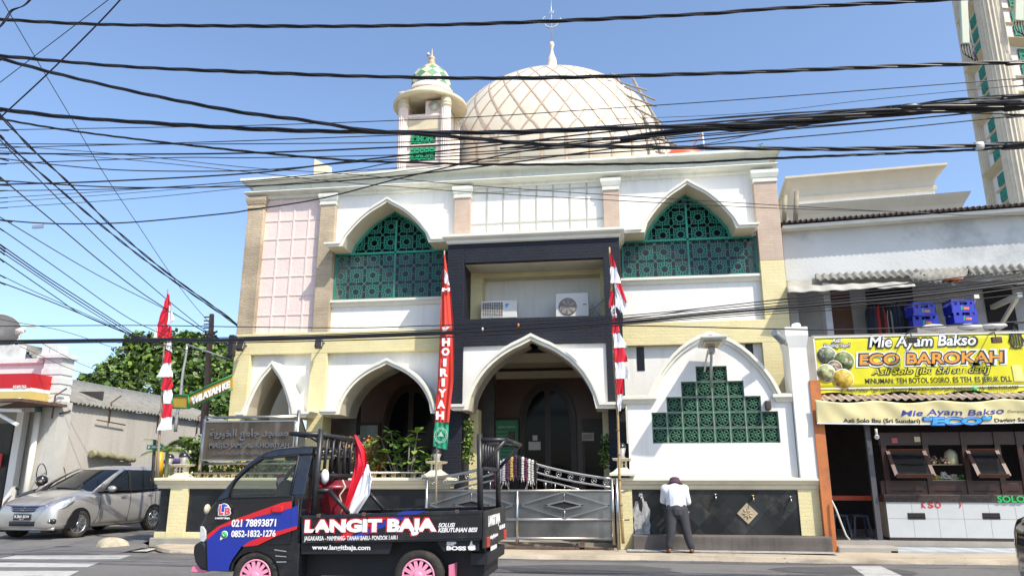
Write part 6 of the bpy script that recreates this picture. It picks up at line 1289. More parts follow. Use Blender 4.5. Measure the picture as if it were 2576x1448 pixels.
# ================================================================ SILVER MPV
def loft(stations, n_mid=4, prof=None):
    """stations: (x, halfwidth, zbottom, ztop, crown); returns MB with smooth interpolation"""
    def cr_(p0, p1, p2, p3, t): return .5 * ((2 * p1) + (-p0 + p2) * t + (2 * p0 - 5 * p1 + 4 * p2 - p3) * t * t + (-p0 + 3 * p1 - 3 * p2 + p3) * t ** 3)
    S_ = []; n = len(stations)
    for i in range(n - 1):
        for k in range(n_mid): t = k / n_mid; S_.append([cr_(stations[max(i - 1, 0)][j], stations[i][j], stations[i + 1][j], stations[min(i + 2, n - 1)][j], t) for j in range(5)])
    S_.append(list(stations[-1])); prof = prof or [(0, 0), (.8, 0), (.95, .06), (1.0, .2), (1.0, .45), (.985, .7), (.95, .86), (.86, .96), (.6, 1.0), (0, 1.0)]
    rows = []
    for x, w, zb, zt, cr2 in S_:
        r = [(x, -w * a, lerp(zb, zt, b) + cr2 * max(0, 1 - (a / .9) ** 2) * (b > .9)) for a, b in prof]; rows.append(r + [(p[0], -p[1], p[2]) for p in r[::-1][1:-1]])
    g = MB(); m = len(rows[0]); vs = [p for r in rows for p in r]; fs = []
    for i in range(len(rows) - 1):
        for k in range(m): a = i * m + k; b = i * m + (k + 1) % m; fs.append((a, b, b + m, a + m))
    fs.append(tuple(range(m))[::-1]); fs.append(tuple(range((len(rows) - 1) * m, len(rows) * m))); g.add(vs, fs, 0, True); return g
def lc(g, name, m, par, **k): o = g.build(name, m, None, **k); o.parent = par; return o
th_ = R(88)
FL = Vector((-12.71, 16.6, .1)); fwd = Vector((-math.cos(th_), -math.sin(th_), 0)); lft = Vector((-fwd.y, fwd.x, 0))
org_ = FL - fwd * 2.74 - lft * .74
mv = thing('silver_mpv', 'silver family car with roof antenna waiting at the side street mouth', 'car', org_, rz=math.atan2(fwd.y, fwd.x))
silver = mat('silver_paint', (.54, .515, .48), .3, metal=.6, var=.03, coat=.6)
body = loft([(3.49, .50, .30, .60, .02), (3.45, .68, .24, .70, .03), (3.32, .78, .21, .80, .05), (3.05, .83, .20, .90, .06), (2.70, .848, .20, .975, .06), (2.40, .85, .20, 1.03, .05), (2.1, .85, .20, 1.06, .02), (1.4, .85, .2, 1.05, 0), (.6, .85, .2, 1.08, 0), (-.2, .85, .22, 1.12, 0), (-.58, .83, .26, 1.14, 0), (-.74, .78, .32, 1.10, 0), (-.79, .62, .4, .98, 0)], 5)
lc(body, 'body', silver, mv)
def ring_at(z, xf, xr, w, r=.25):
    pts = [(xr, 0), (xr, w * .8), (xr + .08, w), (lerp(xr, xf, .3), w), (lerp(xr, xf, .55), w), (xf - .42, w * .985), (xf - .12, w * .78), (xf - .02, w * .4), (xf, 0)]
    return [(x, -y, z) for x, y in pts] + [(x, y, z) for x, y in pts[::-1][1:-1]]
rings = [ring_at(1.04, 2.42, -.70, .80), ring_at(1.25, 2.02, -.66, .765), ring_at(1.45, 1.60, -.60, .70), ring_at(1.58, 1.28, -.55, .63)]
g = MB(); m_ = len(rings[0]); g.add([p for r in rings for p in r], [(i * m_ + k, i * m_ + (k + 1) % m_, (i + 1) * m_ + (k + 1) % m_, (i + 1) * m_ + k) for i in range(len(rings) - 1) for k in range(m_)], 0, True)
gh = lc(g, 'window_glass', mat('car_glass', (.008, .011, .014), .05, var=0, spec=.45), mv)
rr_ = [ring_at(1.565, 1.33, -.56, .645), ring_at(1.61, 1.22, -.56, .62), ring_at(1.65, 1.0, -.50, .52), ring_at(1.675, .7, -.4, .35)]
g = MB(); g.add([p for r in rr_ for p in r], [(i * m_ + k, i * m_ + (k + 1) % m_, (i + 1) * m_ + (k + 1) % m_, (i + 1) * m_ + k) for i in range(len(rr_) - 1) for k in range(m_)] + [tuple(range(3 * m_, 4 * m_))], 0, True); lc(g, 'roof', silver, mv)
for s in (-1, 1):
    g = MB(); A = [Vector((2.36, s * .775, 1.03)), Vector((1.98, s * .735, 1.25)), Vector((1.55, s * .675, 1.45)), Vector((1.22, s * .625, 1.585))]; B = [Vector((2.02, s * .80, 1.03)), Vector((1.80, s * .768, 1.23)), Vector((1.42, s * .705, 1.44)), Vector((1.10, s * .645, 1.58))]
    g.strip([p + Vector((.012, s * .022, .01)) for p in A], [p + Vector((0, s * .022, .005)) for p in B], smooth=True); lc(g, 'front_pillar', silver, mv, solid=.015)
    g = MB(); g.strip([(-.72, s * .70, 1.05), (-.68, s * .665, 1.25), (-.62, s * .6, 1.45), (-.56, s * .52, 1.59)], [(-.50, s * .815, 1.08), (-.5, s * .785, 1.25), (-.42, s * .72, 1.45), (-.36, s * .655, 1.575)], smooth=True); lc(g, 'rear_pillar', silver, mv, solid=.015)
    for xq in (1.02, .02):
        g = MB(); g.strip([(xq + .05, s * .812, 1.04), (xq + .03, s * .777, 1.25), (xq, s * .712, 1.45), (xq - .03, s * .645, 1.57)], [(xq - .05, s * .812, 1.04), (xq - .06, s * .777, 1.25), (xq - .08, s * .712, 1.45), (xq - .10, s * .645, 1.57)]); lc(g, 'centre_pillar', M['black_plastic'], mv, solid=.008)
    g = MB(); g.tube([(2.05, s * .815, 1.055), (1.0, s * .835, 1.065), (0, s * .835, 1.10), (-.5, s * .83, 1.13)], .012, 5); lc(g, 'belt_trim', M['black_plastic'], mv)
    g = MB(); g.ball((1.93, s * .98, 1.10), .1, 0, 14, (.75, 1.2, .75)); g.tube([(1.9, s * .84, 1.06), (1.9, s * .92, 1.07)], .02, 6); lc(g, 'wing_mirror', silver, mv)
    for xq, zq in ((1.28, .93), (.22, .96)): g = MB(); g.box(xq - .1, xq + .08, s * .85, s * .885, zq - .015, zq + .02); lc(g, 'door_handle', silver, mv, bevel=.01)
    g = MB()
    for xq in (2.12, 1.02, .0): g.tube([(xq - (.0), s * .846, 1.04), (xq - .02, s * .853, .75), (xq + .03, s * .853, .45), (xq + (.15 if xq > 2 else .05), s * .852, .30)], .006, 4)
    g.tube([(2.3, s * .854, .30), (.4, s * .854, .29)], .008, 4); lc(g, 'door_seam', M['black_rubber'], mv)
    for xw in (0, 2.74):
        pts = [(xw + .375 * math.cos(R(a)), .31 + .375 * math.sin(R(a))) for a in range(-12, 193, 12)]
        g = MB(); yq = s * .70; g.prism(pts, *sorted((s * .6, s * .858))); lc(g, 'wheel_arch', M['black_rubber'], mv)
        g = MB(); ww = MB(); c = Vector((xw, s * .765, .31))
    # headlight
    hp = [(3.10, .795, .86), (3.02, .83, .90), (2.93, .845, .915), (3.0, .845, .84), (3.16, .80, .74), (3.30, .735, .695), (3.42, .63, .67), (3.40, .615, .72), (3.28, .70, .80)]
    g = MB(); c = sum((Vector(p) for p in hp), Vector()) / len(hp); hs_ = [Vector((c.x + (p[0] - c.x) * 1.05 + .024, s * (p[1] + .026), c.z + (p[2] - c.z) * 1.45)) for p in hp]; cc_ = Vector((c.x + .06, s * (c.y + .04), c.z + .01)); g.add(hs_ + [cc_], [(i, (i + 1) % len(hs_), len(hs_)) for i in range(len(hs_))], 0, True); lc(g, 'headlight', mat('lens', (.62, .66, .70), .08, var=.35, scale=18, metal=.5), mv)
    g = MB(); g.ball((3.385, s * .645, .40), .13, 0, 14, (.62, 1.1, .62)); lc(g, 'fog_recess', M['black_plastic'], mv); g = MB(); g.ball((3.455, s * .66, .40), .04, 0, 10, (.6, 1, 1)); lc(g, 'fog_lamp', M['steel'], mv)
g = MB(); n = 8
g.grid(lambda a, b: (3.475 - .16 * abs(a - .5) ** 2 * 4 * .55 + .03 - b * .03, (a - .5) * 1.12, .60 + b * .14 + .02 * abs(a - .5)), 12, 2); lc(g, 'grille', mat('grille_dark', (.015, .02, .07), .3), mv, solid=.02)
for zq in (.635, .675, .725): g = MB(); g.tube([(3.475 - .16 * abs(a - .5) ** 2 * 4 * .55 + .038 - (zq - .6) * .2, (a - .5) * 1.10, zq + .02 * abs(a - .5)) for a in [i / 12 for i in range(13)]], .013, 6); lc(g, 'grille_bar', M['steel'], mv)
g = MB(); g.grid(lambda a, b: (3.53 - .10 * abs(a - .5) ** 2 * 4, (a - .5) * .95, .30 + b * .10), 10, 2); lc(g, 'lower_grille', M['black_plastic'], mv, solid=.02)
g = MB(); g.box(3.50, 3.515, -.22, .22, .43, .56); npl = lc(g, 'number_plate', M['black_plastic'], mv)
def ltext(nm, s, c, w, h, m, par, right, up=(0, 0, 1), bold=0.): o = text(nm, s, c, w, h, m, None, bold, 0, .001, right=right, up=up); o.parent = par; return o
ltext('lettering', 'B 2841 SOW', (3.518, 0, .505), .38, .06, wl, npl, (0, 1, 0), bold=.02); ltext('lettering', '06-27', (3.518, 0, .45), .12, .025, wl, npl, (0, 1, 0))
g = MB(); g.obox((3.515, -.04, .63), (3.515, .02, .70), .03, .012, up=(1, 0, 0)); g.obox((3.515, -.02, .66), (3.515, .045, .70), .028, .012, up=(1, 0, 0)); g.obox((3.515, -.045, .665), (3.515, .02, .635), .028, .012, up=(1, 0, 0)); lc(g, 'badge', M['steel'], mv)
alloy = mat('alloy', (.6, .6, .6), .25, metal=.9, var=.05)
for xw in (0, 2.74):
    for s in (-1, 1):
        e = bpy.data.objects.new('wheel', None); COL.objects.link(e); e.parent = mv; e.location = (xw, s * .765, .31)
        if xw > 1: e.rotation_euler = (0, 0, R(-12))
        pre = set(COL.objects); 
        class _P: pass
        hold = bpy.data.objects.new('tmp', None)
        wheel((0, 0, 0), .31, .19, tyre, alloy, None, s, 8, rimd, .68)
        for o in set(COL.objects) - pre:
            if o.parent is None: o.parent = e
g = MB(); g.tube([(.95, .1, 1.64), (.75, .1, 1.87)], .006, 5); lc(g, 'antenna', M['black_plastic'], mv)
g = MB(); g.tube([(2.36, .55, 1.08), (2.30, .1, 1.12), (2.26, -.3, 1.13)], .012, 5); lc(g, 'wiper', M['black_plastic'], mv)
g = MB(); g.grid(lambda a, b: (3.43 - .35 * abs(a - .5) ** 2 + 0 * b + .04 * math.sin(b * math.pi), (a - .5) * 1.5, .20 + b * .07), 12, 4); lc(g, 'lower_lip', silver, mv, solid=.015)
# ================================================================ BLACK CAR entering at the right edge
X0 = W(2534, 1350, 10.1).x
bc = thing('black_suv', 'black car nose with an oval chrome emblem entering at the right edge', 'car', (X0 + 3.55, 9.3, 0), rz=R(180)); bpaint = mat('black_car_paint', (.01, .01, .012), .12, var=0, coat=.8)
body = loft([(3.55, .62, .30, .80, .02), (3.50, .76, .24, .95, .03), (3.35, .84, .21, 1.02, .04), (2.9, .88, .20, 1.07, .05), (2.4, .89, .20, 1.12, .04), (1.9, .89, .2, 1.15, 0), (.5, .89, .2, 1.18, 0), (-.6, .86, .3, 1.18, 0), (-.75, .7, .4, 1.0, 0)], 4); lc(body, 'body', bpaint, bc)
rings = [ring_at(1.12, 2.25, -.65, .83), ring_at(1.5, 1.5, -.55, .72), ring_at(1.72, 1.0, -.45, .6)]
g = MB(); g.add([p for r in rings for p in r], [(i * m_ + k, i * m_ + (k + 1) % m_, (i + 1) * m_ + (k + 1) % m_, (i + 1) * m_ + k) for i in range(2) for k in range(m_)] + [tuple(range(2 * m_, 3 * m_))], 0, True); lc(g, 'window_glass', bpy.data.materials['car_glass'], bc)
g = MB(); g.grid(lambda a, b: (3.58 - .5 * abs(a - .5) ** 2.2 + .0, (a - .5) * 1.25, .42 + b * .42), 16, 3); lc(g, 'grille', mat('mesh_grille', (.02, .02, .02), .4, bump=1, bscale=60), bc, solid=.02)
g = MB(); c = Vector((3.61, 0, .70)); g.tube([c + Vector((0, .095 * math.cos(R(15 * k)), .068 * math.sin(R(15 * k)))) for k in range(25)], .011, 6, caps=False); g.tube([c + Vector((0, .04 * math.cos(R(15 * k)), .06 * math.sin(R(15 * k)))) for k in range(25)], .008, 6, caps=False); g.tube([c + Vector((0, .08 * math.cos(R(15 * k)), .02 * math.sin(R(15 * k)) + .03)) for k in range(25)], .008, 6, caps=False); lc(g, 'emblem', M['steel'], bc)
g = MB(); g.box(3.62, 3.635, -.24, .24, .34, .48); npl = lc(g, 'number_plate', wl, bc); ltext('lettering', 'B 2311', (3.638, 0, .42), .38, .075, M['lettering_black'], npl, (0, 1, 0), bold=.02)
g = MB(); g.grid(lambda a, b: (3.60 - .5 * abs(a - .5) ** 2.2, (a - .5) * 1.4, .36 + b * .03 + .03), 12, 1); lc(g, 'chrome_strip', M['steel'], bc, solid=.02)
for s in (-1, 1):
    g = MB(); g.ball((3.36, s * .62, .88), .14, 0, 14, (.6, 1.0, .38)); lc(g, 'headlight', bpy.data.materials['lens'], bc)
    g = MB(); pts = [(2.75 + .4 * math.cos(R(a)), .34 + .4 * math.sin(R(a))) for a in range(-12, 193, 12)]; g.prism(pts, *sorted((s * .6, s * .895))); lc(g, 'wheel_arch', M['black_rubber'], bc)
    pre = set(COL.objects); wheel((2.75, s * .80, .34), .34, .2, tyre, alloy, None, s, 8, rimd, .68)
    e = bpy.data.objects.new('wheel', None); COL.objects.link(e); e.parent = bc
    for o in set(COL.objects) - pre - {e}:
        if o.parent is None: o.parent = e
# ================================================================ AC units, lamps on the mosque
acw = mat('ac_casing', (.62, .62, .58), .5, var=.05); acd = mat('ac_coil', (.10, .07, .06), .6, var=.5, scale=15)
def ac(u0, u1, v0, v1, fanu, fanv, fr, y, label, grid_):
    x0, x1, z0, z1 = W(u0, v1, y).x, W(u1, v1, y).x, W(u0, v1, y).z, W(u0, v0, y).z
    t = thing('ac_unit', label, 'air conditioner', ((x0 + x1) / 2, y + .2, z0), 'air conditioning units in the portal niche')
    MB().box(x0, x1, y, y + .36, z0, z1).build('casing', acw, t, bevel=.015); f = W(fanu, fanv, y); r = fr * y / 1900
    g = MB()
    if grid_: g.box(x0 + .04, lerp(x0, x1, .62), y - .006, y + .0, z0 + .05, z1 - .05)
    else: g.lathe([(r * 1.08, 0), (r * 1.08, .006)], (f.x, y, f.z), 32, M=Mx)
    cs = g.build('fan_recess', acd, t); g = MB()
    for k in range(5 if grid_ else 7):
        a = 2 * math.pi * k / (5 if grid_ else 7); P = lambda rr, aa: Vector((f.x + rr * math.cos(aa), y - .012, f.z + rr * math.sin(aa))); g.poly([P(r * .2, a), P(r * .95, a + .25), P(r * .95, a + .75), P(r * .25, a + .6)])
    g.build('fan_blade', mat('fan_green', (.10, .16, .12) if grid_ else (.30, .20, .15), .5, var=.3), t); g = MB()
    n = 9
    for k in range(n + 1):
        if grid_:
            x = lerp(x0 + .04, lerp(x0, x1, .62), k / n); z = lerp(z0 + .05, z1 - .05, k / n); g.box(x - .003, x + .003, y - .024, y - .018, z0 + .05, z1 - .05); g.box(x0 + .04, lerp(x0, x1, .62), y - .024, y - .018, z - .003, z + .003)
        else: g.tube([(f.x + r * (k + 1) / (n + 1) * math.cos(R(15 * q)), y - .02, f.z + r * (k + 1) / (n + 1) * math.sin(R(15 * q))) for q in range(25)], .003, 4, caps=False)
    g.build('grille', M['paper'], t)
    if grid_: MB().add([(lerp(x0, x1, .68), y - .003, z1 - .08), (lerp(x0, x1, .80), y - .003, z1 - .08), (lerp(x0, x1, .70), y - .003, z1 - .2)], [(0, 2, 1)]).build('logo', mat('logo_cyan', (.05, .3, .6), .4, var=0), t)
    else: MB().box(lerp(x0, x1, .82), lerp(x0, x1, .93), y - .004, y, (z0 + z1) / 2 - .01, (z0 + z1) / 2 + .01).build('logo', M['lettering_black'], t)
yac = 16.75
zfl = W(1255, 803, yac).z
ac(1209, 1300, 757, 801, 1242, 779, 20, yac, 'white outdoor air conditioner with square grille, left one in the black portal niche', True)
ac(1398, 1482, 738, 797, 1428, 771, 22, yac, 'taller white outdoor air conditioner with round fan, right one in the black portal niche', False)
for k, (u0, v0, u1, v1) in enumerate(((1482, 780, 1519, 752), (1482, 790, 1500, 770), (1490, 765, 1510, 795))):
    p0, p1 = W(u0, v0, yac + .1), W(u1, v1, yac + .1); tag(MB().tube([p0, lerp(p0, p1, .5) + Vector((0, 0, -.04)), p1], .012, 5).build('refrigerant_pipe', mat('pipe_wrap', (.4, .38, .34), .7)), 'thin pipe running from the right air conditioner to the niche wall', 'pipe', 'pipes of the right air conditioner')
def spot(u, v0, v1, y, label):
    p = W(u, v0, y); q_ = W(u, v1, y); t = thing('wall_spotlight', label, 'lamp', (p.x, YP, p.z), 'black spotlights on the yellow band'); h = p.z - q_.z
    MB().obox((p.x, y + .1, p.z), (p.x + .02, y, q_.z), .17, .12).build('housing', M['black_plastic'], t, bevel=.01); MB().tube([(p.x, y + .05, p.z - .05), (p.x, YP + .02, p.z - .05)], .02, 6).build('arm', M['black_plastic'], t)
spot(800, 850, 874, 16.55, 'small black spotlight on the yellow band above the pier between the arches'); spot(603, 858, 880, 16.6, 'small black spotlight at the left corner of the yellow band')
MB_ = MB(); p = W(590, 868, 16.9); MB_.box(p.x - .12, p.x + .02, p.y - .1, p.y + .2, p.z - .28, p.z + .25); tag(MB_.build('junction_box', M['black_plastic'], bevel=.02), 'tall black box where cables meet the left corner of the mosque', 'junction box')
# solar street lamp fixed over the screen wall
sl_ = thing('solar_lamp', 'pale solar street lamp head on a thin arm above the green block window', 'lamp', (W(1788, 870, 15.7).x, 15.6, 4))
pa_ = W(1786, 872, 15.55); pb2 = W(1796, 846, 14.55); g = MB(); g.obox(pa_ + Vector((0, 0, 0)), pb2, .50, .05, up=(0, 0, 1)); g.build('panel', mat('lamp_case', (.50, .52, .48), .4, var=.08), sl_, bevel=.015)
g = MB(); g.obox(lerp(pa_, pb2, .15) + Vector((0, 0, -.045)), lerp(pa_, pb2, .75) + Vector((0, 0, -.045)), .34, .03); g.build('led_plate', mat('led_plate', (.62, .60, .5), .3, var=.1), sl_)
for k in range(3): g = MB(); g.obox(lerp(pa_, pb2, .2 + k * .18) + Vector((0, 0, -.066)), lerp(pa_, pb2, .28 + k * .18) + Vector((0, 0, -.066)), .28, .012); g.build('led_row', M['gold'], sl_)
pe = W(1788, 975, 15.66); MB().tube([lerp(pa_, pb2, .35) + Vector((0, 0, -.05)), pe], .028, 8).build('arm', M['zinc'], sl_); MB().obox(lerp(pa_, pb2, .1) + Vector((0, 0, -.12)), lerp(pa_, pb2, .4) + Vector((0, 0, -.12)), .12, .12).build('bracket', M['zinc'], sl_)
MB().tube([lerp(pa_, pb2, .1) + Vector((-.05, 0, -.1)), W(1776, 905, 15.66), W(1772, 935, 15.68)], .02, 6).build('wire_clamp', M['offwhite'], sl_)
cy = thing('security_camera', 'grey tube camera on the coved corner pillar of the screen wall', 'camera', W(1965, 845, 15.6)); MB().tube([W(1947, 836, 15.2), W(1969, 858, 15.45)], .075, 14).build('body', mat('cam_grey', (.22, .25, .26), .5), cy); MB().tube([W(1969, 858, 15.45), W(1978, 866, 15.62)], .03, 6).build('arm', M['zinc'], cy)
wb = thing('wall_lamp', 'small dark lantern box on the white screen wall right of the green blocks', 'lamp', W(1932, 1018, 15.6)); p = W(1932, 1018, 15.62); MB().box(p.x - .055, p.x + .055, p.y - .05, p.y + .08, p.z - .1, p.z + .09).build('box', mat('lamp_brown', (.06, .045, .035), .5, var=.3), wb, bevel=.02)
# notices and posters in the porch
Yn = YB - .16
def notice(u0, u1, v0, v1, nm, m, lb, cat_, grp=None, lines=0, txt=None):
    a, b = W(u0, v1, Yn), W(u1, v0, Yn); t = tag(MB().box(a.x, b.x, Yn - .006, Yn, a.z, b.z).build(nm, m), lb, cat_, grp)
    if txt:
        for s, f, h in txt: text('lettering', s, ((a.x + b.x) / 2, Yn - .008, lerp(a.z, b.z, f)), (b.x - a.x) * .75, h, M['lettering_black'] if 'post' not in nm else M['lettering_white'], t, .0)
notice(1245, 1303, 1056, 1182, 'poster', mat('poster_green', (.05, .30, .14), .5, var=.15, scale=4), 'tall green information poster left of the arched entrance door', 'poster')
pz = bpy.data.objects['poster']; px0_ = W(1245, 1100, Yn).x
for i in range(9): zq = W(1270, 1084 + i * 9.5, Yn).z; MB().box(px0_ + .04, px0_ + (.33 if i < 4 else .55), Yn - .012, Yn - .006, zq - .02, zq).build('text_block', mat('poster_text', (.3, .5, .36), .6, var=.4, scale=40), pz)
text('lettering', 'JADWAL KEGIATAN', W(1274, 1074, Yn - .01), .48, .07, M['paper'], pz, .02); MB().box(px0_ + .38, px0_ + .56, Yn - .012, Yn - .006, W(1270, 1110, Yn).z, W(1270, 1084, Yn).z).build('photo', mat('poster_photo', (.15, .10, .09), .6, var=.6, scale=20), pz)
notice(1340, 1352, 1094, 1107, 'paper_notice', M['paper'], 'small square paper stuck on the left leaf of the entrance door', 'notice')
notice(1330, 1360, 1110, 1131, 'paper_notice', M['paper'], 'wider paper notice below the small one on the entrance door', 'notice', txt=[('P A R K I R', .6, .04), ('ada adab', .3, .04)] if False else None)
notice(1464, 1494, 1087, 1108, 'paper_notice', M['paper'], 'paper notice on the dark side door reading PANTI KITAMIN', 'notice', txt=[('PANITIA', .65, .05), ('KITAMIN', .35, .05)])
# ================================================================ FLAGS AND POLES
def pole(name, u0, v0, u1, v1, y, r, m, label, cat_, y1=None):
    t = thing(name, label, cat_, W(u1, v1, y1 or y)); a, b = W(u0, v0, y), W(u1, v1, y1 or y); n = 10; MB().tube([lerp(a, b, i / n) + Vector((.012 * math.sin(i * 1.3), 0, 0)) for i in range(n + 1)], [r * (.6 + .4 * i / n) for i in range(n + 1)], 8).build('pole', m, t)
    if m is M['bamboo']:
        for i in range(1, 12): p = lerp(a, b, i / 12.5); MB().tube([p - (b - a).normalized() * .01, p + (b - a).normalized() * .01], r * 1.25, 8).build('node', mat('bamboo_node', (.25, .17, .08), .6) if 'bamboo_node' not in bpy.data.materials else bpy.data.materials['bamboo_node'], t)
    return t
Yf = 15.1
pole('bamboo_pole', 1533, 622, 1567, 1366, Yf, .03, M['bamboo'], 'leaning bamboo flagpole right of the steel gate', 'pole')
rf = thing('flag_string', 'string of red and white pennants on the bamboo pole right of the portal', 'flag', W(1545, 800, Yf))
def fp(f_, y): return lambda a: W(f_[0] + a[0] * f_[2], f_[1] + a[1] * f_[2], y)
c6 = fp((1069, 503, .3418), Yf - .06); c3_ = fp((1069, 755, .4792), Yf - .06)
def seg(par, f, m, TL, TR, BR, BL, seed=0, wav=.02): flag_piece([TL, TR, BR, BL], m, 0, wav, 10, 10, seed, f).build('pennant', m, par)
seg(rf, c6, M['fred'], (1362, 375), (1370, 375), (1408, 495), (1364, 490), 1); seg(rf, c6, M['fwhite'], (1364, 490), (1408, 495), (1444, 612), (1366, 610), 2)
seg(rf, c6, M['fred'], (1400, 610), (1444, 612), (1486, 752), (1474, 770), 3, .01); seg(rf, c6, M['fwhite'], (1396, 618), (1404, 612), (1484, 775), (1440, 830), 4); seg(rf, c6, M['fwhite'], (1396, 618), (1470, 760), (1458, 836), (1402, 780), 5)
seg(rf, c6, M['fred'], (1366, 650), (1390, 690), (1392, 770), (1352, 796), 6); seg(rf, c6, M['fwhite'], (1366, 780), (1400, 770), (1412, 862), (1378, 862), 7); seg(rf, c6, mat('emblem_gold', (.30, .16, .05), .6, var=.6, scale=30), (1374, 800), (1396, 798), (1400, 838), (1380, 840), 7, .022); seg(rf, c6, M['fred'], (1378, 860), (1412, 862), (1434, 965), (1376, 988), 8)
seg(rf, c3_, M['fwhite'], (987, 175), (1022, 170), (1064, 246), (994, 250), 9); seg(rf, c3_, M['fred'], (991, 250), (1046, 247), (1066, 322), (998, 326), 10); seg(rf, c3_, M['fwhite'], (998, 326), (1046, 322), (1078, 408), (1002, 412), 11); seg(rf, c3_, M['fred'], (1002, 412), (1043, 410), (1042, 490), (1007, 495), 12); seg(rf, c3_, M['fwhite'], (1007, 495), (1040, 490), (1026, 580), (1012, 582), 13)
pole('wooden_pole', 1118, 630, 1096, 1268, Yf, .025, mat('stick', (.36, .30, .22), .8, var=.2), 'thin wooden banner pole standing at the left end of the gate', 'pole')
rbn = thing('tall_banner', 'tall red vertical banner with white letters and green foot on the wooden pole', 'banner', W(1115, 900, Yf))
ident = lambda a: W(a[0], a[1], Yf - .05); redb = mat('banner_red', (.62, .04, .02), .6, var=.06, scale=3)
Lp_ = [(1117, 640), (1113, 690), (1109, 760), (1106, 830), (1104, 890), (1101, 960), (1097, 1010), (1094, 1062)]; Rp_ = [(1119, 640), (1125, 680), (1135, 745), (1142, 830), (1143, 890), (1141, 960), (1135, 1010), (1130, 1062)]
outline_flag(Lp_, Rp_, redb, rbn, ident, .025); outline_flag([(1094, 1061), (1089, 1122)], [(1130, 1063), (1125, 1130)], mat('banner_green', (.02, .30, .16), .6, var=.05), rbn, ident, .025, seed=3)
outline_flag([(1118, 676), (1118, 712)], [(1126, 690), (1131, 718)], M['fwhite'], rbn, lambda a: W(a[0], a[1], Yf - .09), .02)
for s, u, v in (('M', 1122, 728), ('K', 1123, 832), ('H', 1122, 860), ('O', 1121, 884), ('I', 1119, 911), ('R', 1117, 936), ('I', 1115, 961), ('Y', 1113, 988), ('A', 1110, 1016), ('H', 1107, 1044)):
    sz = .17 if s != 'M' else .08; text('lettering', s, W(u, v, Yf - .11), .17 if s != 'I' else .07, sz, M['lettering_white'], rbn, .06, 0, .002)
p = W(1109, 1094, Yf - .1); g = MB(); g.tube([p + Vector((.13 * math.cos(R(15 * k)), 0, .15 * math.sin(R(15 * k)))) for k in range(25)], .007, 5, caps=False); g.tube([p + Vector((.10 * math.cos(R(15 * k)), 0, .12 * math.sin(R(15 * k)))) for k in range(25)], .005, 5, caps=False); g.prism([(p.x - .07, p.z - .02), (p.x - .03, p.z + .02), (p.x, p.z + .08), (p.x + .03, p.z + .02), (p.x + .07, p.z - .02)], p.y - .005, p.y + .005); g.build('round_emblem', mat('emblem_pale', (.45, .6, .5), .6), rbn)
Yg_ = 15.3
pole('flag_pole', 422, 727, 396, 1200, Yg_, .03, mat('stick2', (.28, .22, .17), .8), 'thin brown flagpole at the left corner of the planter wall', 'pole')
lf = thing('flag_string', 'string of red and white flags on the pole at the left street corner', 'flag', W(420, 900, Yg_)); cL = fp((314.5, 723.3, .2823), Yg_ - .06)
for i, (c, TL, TR, BR, BL) in enumerate(((0, (375, 55), (392, 55), (414, 160), (344, 160)), (0, (344, 160), (392, 160), (388, 330), (286, 330)), (1, (388, 162), (414, 160), (436, 300), (380, 330)), (0, (286, 330), (388, 330), (386, 442), (292, 442)), (1, (284, 340), (294, 340), (298, 444), (248, 446)), (0, (392, 340), (410, 345), (424, 442), (384, 445)), (1, (372, 470), (416, 465), (422, 575), (366, 545)), (0, (360, 560), (413, 575), (417, 670), (346, 672)), (1, (346, 672), (417, 670), (420, 795), (282, 795)), (0, (345, 792), (420, 790), (420, 905), (325, 910)), (1, (345, 910), (419, 908), (418, 1030), (342, 1032)), (0, (345, 1032), (419, 1030), (421, 1150), (326, 1158)), (1, (328, 1155), (422, 1150), (420, 1262), (285, 1270)))):
    seg(lf, cL, M['fred'] if c == 0 else M['fwhite'], TL, TR, BR, BL, i, .016)
# poles behind
pole('arch_pole', 471, 865, 441, 1085, 17.6, .045, M['zinc'], 'leaning galvanised pole beside the green arch sign', 'pole'); tag(MB().tube([W(471, 866, 17.6), W(585, 905, 17.0)], .02, 6).build('tie_bar', M['zinc']), 'long grey bar from the pole top to the mosque corner', 'bar')
pr_ = pole('utility_pole', 533, 790, 513, 1090, 19.0, .11, mat('pole_rust', (.16, .11, .08), .85, var=.3), 'rust brown utility pole left of the mosque corner', 'pole')
for i in range(7): p = W(530.5 - i * .3, 797 + i * 9, 19.0); MB().box(p.x - .2, p.x - .02, p.y - .02, p.y + .02, p.z - .015, p.z + .015).build('step_peg', M['rust'], pr_)
ya = 16.7
asn = thing('arch_sign', 'green framed ochre gateway sign arching from the mosque corner, lettered WILAYAH KE', 'sign', W(520, 1000, ya)); och = mat('ochre_panel', (.42, .27, .03), .5, var=.12)
A_ = [(434, 993), (474, 994), (530, 967), (585, 943)]; B_ = [(434, 1025), (474, 1026), (530, 1003), (585, 978)]
g = MB(); g.strip([W(a, b, ya) for a, b in B_], [W(a, b, ya) for a, b in A_]); g.build('panel', och, asn, solid=.05)
for L2 in (A_, B_): MB().tube([W(a, b, ya - .04) for a, b in L2], .022, 6).build('frame', mat('frame_green', (.02, .22, .08), .5) if 'frame_green' not in bpy.data.materials else bpy.data.materials['frame_green'], asn)
for i in (0, 1): MB().tube([W(*A_[i], ya - .04), W(*B_[i], ya - .04)], .022, 6).build('frame', bpy.data.materials['frame_green'], asn)
a, b = W(484, 1009, ya - .06), W(580, 966, ya - .06); d = (b - a); L_ = d.length; d.normalize(); upv = Vector((0, 0, 1)); text('lettering', 'WILAYAH KE', (a + b) / 2 - Vector((0, .03, 0)), L_, .17, M['lettering_white'], asn, .04, 0, .02, right=d, up=Vector((-d.z * .3, 0, 1)).normalized())
